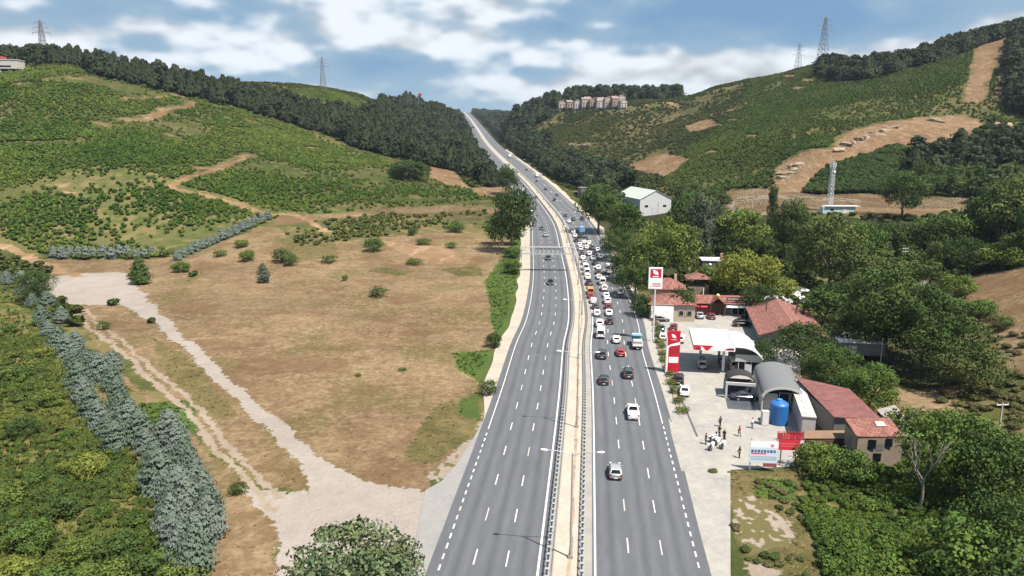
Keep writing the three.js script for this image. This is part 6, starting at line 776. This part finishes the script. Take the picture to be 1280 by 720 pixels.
// villas on the far crest
{
  const r = rng(17), bodies = [plaster(0.78, 0.73, 0.68, 81), plaster(0.70, 0.62, 0.56, 82), plaster(0.82, 0.80, 0.78, 83)], roofs = [lin(0.26, 0.15, 0.12, 0.9), lin(0.20, 0.16, 0.15, 0.9)];
  const spots = []; for (let i = 0; i < 9; i++) spots.push([703 + i * 9.6, 138 - (i > 2 ? 1.2 : 0) - 0.8 * Math.sin(i * 2.1), 0]); for (let i = 0; i < 6; i++) spots.push([735 + i * 8.5, 134.5, 1]); for (const [x, y] of [[812, 122], [820, 122.5], [833, 121], [846, 120], [852, 119.5]]) spots.push([x, y, 2]);
  spots.forEach(([px, py, k], i) => { const p = G(px, py + (k === 2 ? 1 : 0)); const w = 7.5 + r() * 2, d = 9, h = 10 + r() * 3.5, g = thing('villa', k === 2 ? `pale house on the crest right of the villa rows, ${ORD[i - 15]} from the left` : k ? `three storey villa in the back row on the crest, ${ORD[i - 9]} from the left` : `three storey villa in the front row on the crest, ${ORD[i]} from the left`, 'house', V(p.x, p.y - 1, p.z), 0.25 + 0.3 * (r() - 0.5), 'villas on the far crest'); gable(g, w, d, k === 2 ? 5 : h + 1, 2.2, 0.4, bodies[i % 3], roofs[i % 2], i % 2 ? 'x' : 'z'); for (let s = 0; s < (k === 2 ? 1 : 3); s++) for (const x of [-w / 4, w / 4]) { part('window', box(1.5, 1.5, 0.08, x, 2.6 + s * 2.8, 0.04), glassDark, g); } if (k !== 2) { part('balcony', box(w * 0.9, 0.2, 1.2, 0, 4.0, 0.7), wallWhite, g); part('chimney', box(0.7, 1.8, 0.7, w * 0.2, h + 3, -d * 0.4), bodies[2], g); } });
  const wb = at(6, 80, 520); wb.y = H(wb.x, wb.z); const g = thing('ridge_building', 'white building with a red roof band on the ridge at the upper left edge', 'building', V(wb.x, wb.y - 0.5, wb.z - 2), 0.2); part('wall', wbox(20, 6, 9, 0, 6.5, 0), wallWhite, g); part('roof', box(20.6, 0.5, 9.6, 0, 9.75, 0), wallWhite, g); part('roof_band', box(9, 2.6, 9.2, -6.5, 11.2, 0), lin(0.30, 0.06, 0.07, 0.7), g); part('window', box(14, 1.2, 0.1, -2, 5.2, 4.53), glassDark, g); for (const x of [-8, -3, 3, 8]) part('column', box(0.8, 3.6, 0.8, x, 1.8, 3.5), wallWhite, g); part('base_wall', wbox(19, 3.6, 5, 0, 1.8, -1.5), wallGrey, g);
  for (const [px, py, d, w, l] of [[514, 162, 880, 14, 'white roofed building in the far pine wood, left of two'], [521, 163, 870, 8, 'small white building beside the left white roof in the pine wood'], [556, 167, 900, 13, 'white roofed building in the far pine wood nearest the road'], [573, 147, 1900, 30, 'pale building near the top of the distant road']]) { const p = at(px, py, d); p.y = H(p.x, p.z); const q = thing('far_building', l, 'building', V(p.x, p.y, p.z), 0.4); part('wall', wbox(w, 12, 8, 0, 6, 0), wallCream, q); part('roof', box(w + 1, 0.5, 9, 0, 12.2, 0), wallWhite, q); for (const x of [-w / 4, w / 4]) part('window', box(1.6, 1.4, 0.1, x, 9.5, 4.03), glassDark, q); }
}
// lattice masts and pylons
function lattice(g, h, w0, w1, n, r, mat) { const W = (t) => lerp(w0, w1, t) / 2, cs = [[-1, -1], [1, -1], [1, 1], [-1, 1]]; for (const [a, b] of cs) part('leg', bar(V(a * W(0), 0, b * W(0)), V(a * W(1), h, b * W(1)), r * 1.5, 5), mat, g); for (let i = 0; i < n; i++) { const t0 = i / n, t1 = (i + 1) / n, gs = []; for (let k = 0; k < 4; k++) { const [a, b] = cs[k], [c, d] = cs[(k + 1) % 4]; gs.push(bar(V(a * W(t0), h * t0, b * W(t0)), V(c * W(t1), h * t1, d * W(t1)), r, 4), bar(V(c * W(t0), h * t0, d * W(t0)), V(a * W(t1), h * t1, b * W(t1)), r, 4), bar(V(a * W(t1), h * t1, b * W(t1)), V(c * W(t1), h * t1, d * W(t1)), r, 4)); } part('bracing', mergeGeometries(gs), mat, g); } }
function pylon(px, topY, d, label, turn = 0.3, thick = 0.14) { const p = at(px, topY, d), yt = p.y; p.y = H(p.x, p.z); const h = Math.max(18, (yt - p.y) / 1.05); const g = thing('power_pylon', label, 'pylon', V(p.x, p.y - 0.5, p.z), turn, 'power pylons on the skyline'), m = lin(0.16, 0.17, 0.18, 0.6); lattice(g, h, h * 0.2, h * 0.035, 9, thick, m); for (const [t, l] of [[0.72, 0.19], [0.83, 0.16], [0.94, 0.12]]) { const gs = []; for (const s of [-1, 1]) gs.push(bar(V(0, h * t, 0), V(s * h * l, h * t + 0.3, 0), thick * 1.3, 5), bar(V(0, h * (t + 0.05), 0), V(s * h * l, h * t + 0.3, 0), thick, 5), bar(V(s * h * l, h * t + 0.3, 0), V(s * h * l, h * t - 1.8, 0), thick * 1.2, 5)); part('cross_arm', mergeGeometries(gs), m, g); } part('peak', bar(V(0, h * 0.98, 0), V(0, h * 1.05, 0), thick, 5), m, g); return g; }
pylon(49, 22, 600, 'lattice power pylon standing on the left pine ridge'); pylon(402, 69, 810, 'lattice power pylon on the middle ridge'); pylon(1033, 18, 720, 'tall lattice power pylon on the right ridge'); pylon(1000, 52, 900, 'fainter lattice pylon left of the tall right ridge pylon', 0.5, 0.12); pylon(12, 52, 620, 'low lattice frame behind the white ridge building', 0.2, 0.12);
{
  const p = at(1036, 268, 318); p.y = H(p.x, p.z); const g = thing('radio_mast', 'grey lattice radio mast on the tan field', 'mast', V(p.x, p.y - 0.2, p.z), 0.3), m = lin(0.45, 0.47, 0.49, 0.5); lattice(g, 22, 2.0, 1.3, 11, 0.07, m); for (let k = 0; k < 3; k++) { const a = k * 2.1; part('antenna', box(0.35, 2.0, 0.2, Math.cos(a) * 1.3, 20.6, Math.sin(a) * 1.3), whitePanel, g); } part('dish', new THREE.SphereGeometry(0.6, 10, 6).scale(1, 1, 0.4).translate(0.4, 17.5, 0.9), whitePanel, g);
  const h = thing('mast_hut', 'teal and white hut at the foot of the radio mast', 'hut', V(p.x + 2.5, p.y - 0.6, p.z + 3), 0.05); part('wall', wbox(14, 3.0, 4, 0, 1.5, 0), lin(0.40, 0.52, 0.52, 0.7), h); part('roof', box(15, 0.25, 5, 1.5, 3.2, 0), greyPanel, h); part('door', box(1.6, 2.2, 0.1, 2.5, 1.1, 2.03), whitePanel, h); windowAt(h, -3, 1.8, 2.02, 1.6, 1.0);
  for (const [px, py, top_, l, arms] of [[1128, 345, 309, 'utility pole with three white cross-arms among the dark trees', 3], [1100, 458, 423, 'bare utility pole beside the huge dark tree', 0], [1249, 534, 502, 'utility pole with a short cross-arm at the dry slope', 1], [1254, 316, 278, 'thin utility pole at the side road bend', 0], [940, 260, 236, 'thin pole on the tan field, left one', 0]]) { const q = G(px, py), zc = -q.clone().applyMatrix4(camera.matrixWorldInverse).z, hh = (py - top_) * zc / FOCAL, k = thing('utility_pole', l, 'pole', q, 0.2); part('shaft', cyl(0.16, 0.11, hh, 0, hh / 2, 0, 8), lin(0.42, 0.40, 0.37, 0.8), k); for (let i = 0; i < arms; i++) { part('cross_arm', box(2.0, 0.14, 0.14, 0, hh - 0.3 - i * 1.0, 0), whitePanel, k); for (const x of [-0.9, 0.9]) part('insulator', cyl(0.07, 0.05, 0.25, x, hh - 0.1 - i * 1.0, 0, 6), whitePanel, k); } }
  const f = at(523, 128, 1000); f.y = H(f.x, f.z); const fl = thing('flagpole', 'tiny red flag on a pole above the far ridge', 'flag', f, 0.3); part('pole', cyl(0.15, 0.1, 26, 0, 13, 0, 6), whitePanel, fl); part('flag', box(5, 3.2, 0.05, 2.5, 24, 0), redPaint, fl);
}
// bare grey tree over the creeper
{
  const p = G(1146, 640), g = thing('bare_tree', 'leafless pale tree leaning over the creeper thicket', 'tree', V(p.x, p.y, p.z), 0), r = rng(31), segs = []; const grow = (a, dir, len, rad, n) => { const b = a.clone().addScaledVector(dir, len); const c = new THREE.CatmullRomCurve3([a, a.clone().lerp(b, 0.5).add(V((r() - 0.5) * len * 0.2, 0, (r() - 0.5) * len * 0.2)), b]); segs.push(new THREE.TubeGeometry(c, 4, rad, 5)); if (n > 0) for (let k = 0; k < 2 + (r() < 0.4 ? 1 : 0); k++) grow(b, dir.clone().add(V((r() - 0.5) * 1.3, 0.1 + 0.3 * r(), (r() - 0.5) * 1.3)).normalize(), len * (0.6 + 0.2 * r()), rad * 0.62, n - 1); };
  grow(V(0, 0, 0), V(0.05, 1, 0.1).normalize(), 3.6, 0.17, 4); const tr = part('trunk', segs.shift(), barkPale, g); part('branches', mergeGeometries(segs), barkPale, g);
  const s = thing('bare_tree', 'half dead grey shrub tree at the foot of the dry slope', 'tree', G(1218, 492), 0); segs.length = 0; grow(V(0, 0, 0), V(-0.4, 1, 0).normalize(), 2.6, 0.12, 4); part('trunk', segs.shift(), barkPale, s); part('branches', mergeGeometries(segs), barkPale, s);
}
// pale rock outcrops along the cut bank
{ const r = rng(61), m = concMat([0.66, 0.58, 0.49], 91, 2.4); [[1058, 182], [1066, 179], [1074, 175], [1082, 172], [1090, 168], [1050, 188], [978, 222], [985, 216], [992, 211], [999, 206], [1104, 164], [1120, 160], [1245, 156], [1262, 158], [1170, 152]].forEach(([x, y], i) => { const p = G(x, y), g = new THREE.IcosahedronGeometry(1, 2), a = g.attributes.position; for (let k = 0; k < a.count; k++) { const q = 1 + 0.6 * noise3(a.getX(k) * 1.7 + i * 9, a.getY(k) * 1.7, a.getZ(k) * 1.7); a.setXYZ(k, a.getX(k) * q, a.getY(k) * q, a.getZ(k) * q); } const o = new THREE.Mesh(toCreasedNormals(uvBox(g), 0.4), m); o.scale.set(3 + 4 * r(), 1.5 + 1.2 * r(), 1.4 + 1.4 * r()); o.position.set(p.x, p.y - 0.7, p.z); o.rotation.y = r() * 3; top(o, 'rock_outcrop', `pale rock outcrop on the cut bank, ${ORD[i]} one`, 'rock', 'rocks of the cut bank'); o.userData.label = i < 6 || (i > 9 && i < 12) ? `pale rock outcrop along the upper edge of the cut bank, number ${['one', 'two', 'three', 'four', 'five', 'six', 'x', 'x', 'x', 'x', 'seven', 'eight'][i]} placed` : i < 10 ? `pale rock outcrop at the foot of the cut bank, ${ORD[i - 6]} up from the tan field` : `pale rock outcrop beyond the right end of the cut bank, ${ORD[i - 12]} of three`; if (i < 6) o.userData.label = `pale rock outcrop on the upper cut bank, ${ORD[[1, 2, 3, 4, 5, 0][i]]} from its lower end`; else if (i > 9 && i < 12) o.userData.label = `pale rock outcrop high on the cut bank, ${ORD[i - 10]} past the rock row`; }); }
// planting strip shrubs
{ const r = rng(9); for (let i = 0; i < 16; i++) { const s = 112 + i * 4.6, p = onRoad(s, 17.6 + 0.5 * sstep(112, 150, s)); treeAt('strip_shrub', 'low', ['bright', 'olive', 'mid'][i % 3], V(p.x, 0.08, p.z), 1.0 + 0.7 * r(), 1.5 + 0.8 * r(), `low green shrub in the planted strip, ${ORD[i]} from the viewer`, 'shrubs in the planted strip', 0.05, 'shrub'); } }
// ------------------------------------------------------------------ people and motorcycles by the yard edge
const sdCap = (p, a, b, ra, rb) => { const ax = b[0] - a[0], ay = b[1] - a[1], az = b[2] - a[2], px = p[0] - a[0], py = p[1] - a[1], pz = p[2] - a[2], t = clamp((px * ax + py * ay + pz * az) / (ax * ax + ay * ay + az * az + 1e-9), 0, 1); return Math.hypot(px - ax * t, py - ay * t, pz - az * t) - lerp(ra, rb, t); };
function figure(bones, res = 44) {   // bones: [a, b, ra, rb, colour id]; one continuous skin over all of them
  const mc = new MarchingCubes(res, new THREE.MeshBasicMaterial(), false, false, 60000); mc.isolation = 0; const half = 1.0, cen = 0.95;
  for (let z = 0; z < res; z++) for (let y = 0; y < res; y++) for (let x = 0; x < res; x++) { const p = [(x / res * 2 - 1) * half, (y / res * 2 - 1) * half + cen, (z / res * 2 - 1) * half]; let s = 0; for (const b of bones) s += Math.exp(-sdCap(p, b[0], b[1], b[2], b[3]) * 32); mc.field[z * res * res + y * res + x] = Math.log(s + 1e-12) / 32; }
  mc.update(); const n = mc.count ?? mc.geometry.drawRange.count, P = mc.positionArray.slice(0, n * 3), N = mc.normalArray.slice(0, n * 3), c = new Float32Array(n * 3), id = new Uint8Array(n);
  for (let i = 0; i < n; i++) { P[i * 3] *= half; P[i * 3 + 1] = P[i * 3 + 1] * half + cen; P[i * 3 + 2] *= half; let best = 9, k = 0; for (const b of bones) { const d = sdCap([P[i * 3], P[i * 3 + 1], P[i * 3 + 2]], b[0], b[1], b[2], b[3]); if (d < best) { best = d; k = b[4]; } } id[i] = k; }
  const g = new THREE.BufferGeometry(); g.setAttribute('position', new THREE.BufferAttribute(P, 3)); g.setAttribute('normal', new THREE.BufferAttribute(N, 3)); g.userData.id = id; return g;
}
function dress(g, cols) { const q = g.clone(), id = g.userData.id, c = new Float32Array(id.length * 3); for (let i = 0; i < id.length; i++) c.set(cols[id[i]], i * 3); q.setAttribute('color', new THREE.BufferAttribute(c, 3)); return q; }
// colour ids: 0 skin, 1 top, 2 trousers, 3 shoes
function pose(arm, step, lean) { const h = (y) => lean * y * 0.08; return [[[0, 1.62, h(1.6)], [0, 1.66, h(1.6) - 0.02], 0.095, 0.10, 0], [[0, 1.50, h(1.5)], [0, 1.6, h(1.6) - 0.03], 0.06, 0.065, 0], [[0, 1.36, h(1.3)], [0, 1.05, h(1)], 0.15, 0.14, 1], [[-0.15, 1.40, h(1.4)], [0.15, 1.40, h(1.4)], 0.09, 0.09, 1], [[0, 1.0, 0], [0, 0.92, 0], 0.15, 0.15, 2], ...[-1, 1].flatMap((s) => { const k = s * step; return [[[s * 0.09, 0.9, 0], [s * 0.1, 0.5, -k * 0.12 - 0.02], 0.095, 0.065, 2], [[s * 0.1, 0.5, -k * 0.12 - 0.02], [s * 0.1, 0.1, -k * 0.2 + 0.04], 0.064, 0.045, 2], [[s * 0.1, 0.05, -k * 0.2 + 0.05], [s * 0.11, 0.045, -k * 0.2 - 0.13], 0.05, 0.045, 3]]; }), ...[-1, 1].flatMap((s) => { const a = arm[s < 0 ? 0 : 1], e = [s * 0.24, 1.12, 0.04 - a * 0.1], w = [s * (0.26 - 0.1 * a), 0.9 + 0.22 * a, -0.06 - 0.24 * a]; return [[[s * 0.18, 1.39, h(1.4)], e, 0.055, 0.045, 1], [e, w, 0.042, 0.032, 0], [w, [w[0] * 0.96, w[1] - 0.09, w[2] - 0.04], 0.036, 0.026, 0], [[w[0], w[1] - 0.05, w[2] - 0.02], [w[0] - s * 0.05, w[1] - 0.09, w[2] - 0.06], 0.014, 0.012, 0], ...[0, 1, 2, 3].map((f) => [[w[0] * 0.96, w[1] - 0.09, w[2] - 0.05 + f * 0.018], [w[0] * 0.94, w[1] - 0.16, w[2] - 0.055 + f * 0.018], 0.011, 0.009, 0])]; })]; }
{
  const F = [figure(pose([0.1, 0.2], 0.3, 0)), figure(pose([0.8, 0.4], -0.2, 0.3)), figure(pose([0.2, 0.1], 0.9, 0.1))], mat = new THREE.MeshStandardMaterial({ vertexColors: true, roughness: 0.85 }), skin = [0.42, 0.25, 0.17], bl = [0.018, 0.018, 0.02], wh = [0.75, 0.75, 0.74], nv = [0.03, 0.04, 0.08], rd = [0.45, 0.03, 0.04], dk = [0.05, 0.05, 0.055];
  const hair = lin(0.02, 0.015, 0.012, 0.9), hg = new THREE.SphereGeometry(0.108, 12, 8, 0, 6.3, 0, 1.75).scale(1, 1.0, 1.08).translate(0, 1.68, 0.015), helm = lin(0.02, 0.02, 0.022, 0.3);
  for (const [px, py, f, a, t, p, l] of [[882, 556, 0, 1.2, bl, dk, 'person in black standing alone left of the motorcycles'], [899, 546, 1, 2.6, bl, nv, 'person in dark clothes behind the white motorcycles'], [905, 551, 0, 2.9, bl, bl, 'person in black at the right of the motorcycle group'], [900, 534, 0, 0.4, dk, bl, 'person in dark clothes farthest back in the motorcycle group'], [924, 546, 2, 1.8, rd, dk, 'person in a red top walking on the yard'], [940, 536, 2, 0.8, wh, nv, 'person in a white top walking toward the wash bay'], [894, 558, 1, 0.2, wh, bl, 'person in a white top bending over a motorcycle'], [924, 573, 1, 2.0, dk, bl, 'person in grey standing beside the billboard post']]) { const q = G(px, py), g = thing('person', l, 'person', V(q.x, 0.03, q.z), a, 'people by the yard edge'); part('body', dress(F[f], [skin, t, p, bl]), mat, g); part('hair', hg, hair, g); }
  const M = () => { const g = new THREE.Group(), wg = new THREE.TorusGeometry(0.29, 0.06, 8, 18).rotateY(Math.PI / 2); for (const z of [-0.72, 0.68]) { const w = part('wheel', wg, tyreMat, g); w.position.set(0, 0.35, z); part('rim', new THREE.CylinderGeometry(0.24, 0.24, 0.05, 12).rotateZ(Math.PI / 2), rimMat, w); } part('fairing', loft([[-0.75, 0.14, 0.55, 0.95, 0.05], [-0.45, 0.24, 0.45, 1.08, 0.08], [0, 0.24, 0.42, 0.92, 0.08], [0.3, 0.18, 0.5, 0.8, 0.06]]), whitePanel, g); part('seat', loft([[0.0, 0.16, 0.72, 0.84, 0.04], [0.6, 0.17, 0.76, 0.86, 0.04], [0.95, 0.12, 0.8, 0.92, 0.04]]), trimMat, g); part('engine', box(0.3, 0.35, 0.5, 0, 0.4, 0), greyPanel, g); part('handlebar', bar(V(-0.38, 1.08, -0.35), V(0.38, 1.08, -0.35), 0.02), trimMat, g); part('fork', mergeGeometries([bar(V(-0.09, 0.35, -0.72), V(-0.09, 1.0, -0.45), 0.025), bar(V(0.09, 0.35, -0.72), V(0.09, 1.0, -0.45), 0.025)]), rimMat, g); part('windshield', box(0.34, 0.3, 0.02, 0, 1.2, -0.55), glassDark, g); part('pannier', box(0.22, 0.34, 0.5, 0.3, 0.68, 0.62), whitePanel, g); part('pannier', box(0.22, 0.34, 0.5, -0.3, 0.68, 0.62), whitePanel, g); part('tail_light', box(0.14, 0.06, 0.03, 0, 0.82, 0.96), tailMat, g); return g; }, proto = M();
  for (const [px, py, a, l] of [[890, 562, 0.5, 'white police style motorcycle nearest the viewer in the parked group'], [897, 556, 0.6, 'white motorcycle in the middle of the parked group'], [904, 560, 0.4, 'white motorcycle at the right of the parked group'], [892, 552, 0.8, 'white motorcycle at the back of the parked group']]) { const q = G(px, py), g = proto.clone(); g.position.set(q.x, 0.03, q.z); g.rotation.y = -a; top(g, 'motorcycle', l.replace('police style ', ''), 'motorcycle', 'motorcycles parked by the yard edge'); }
}
scene.traverse((o) => { if (o.isMesh) { o.castShadow = true; o.receiveShadow = true; } });
{ let n = 0; scene.traverse((o) => { if (o.isMesh && !o.isInstancedMesh) n += (o.geometry.index ? o.geometry.index.count : o.geometry.attributes.position.count) / 3; }); console.log('triangles', n); }
renderer.render(scene, camera);
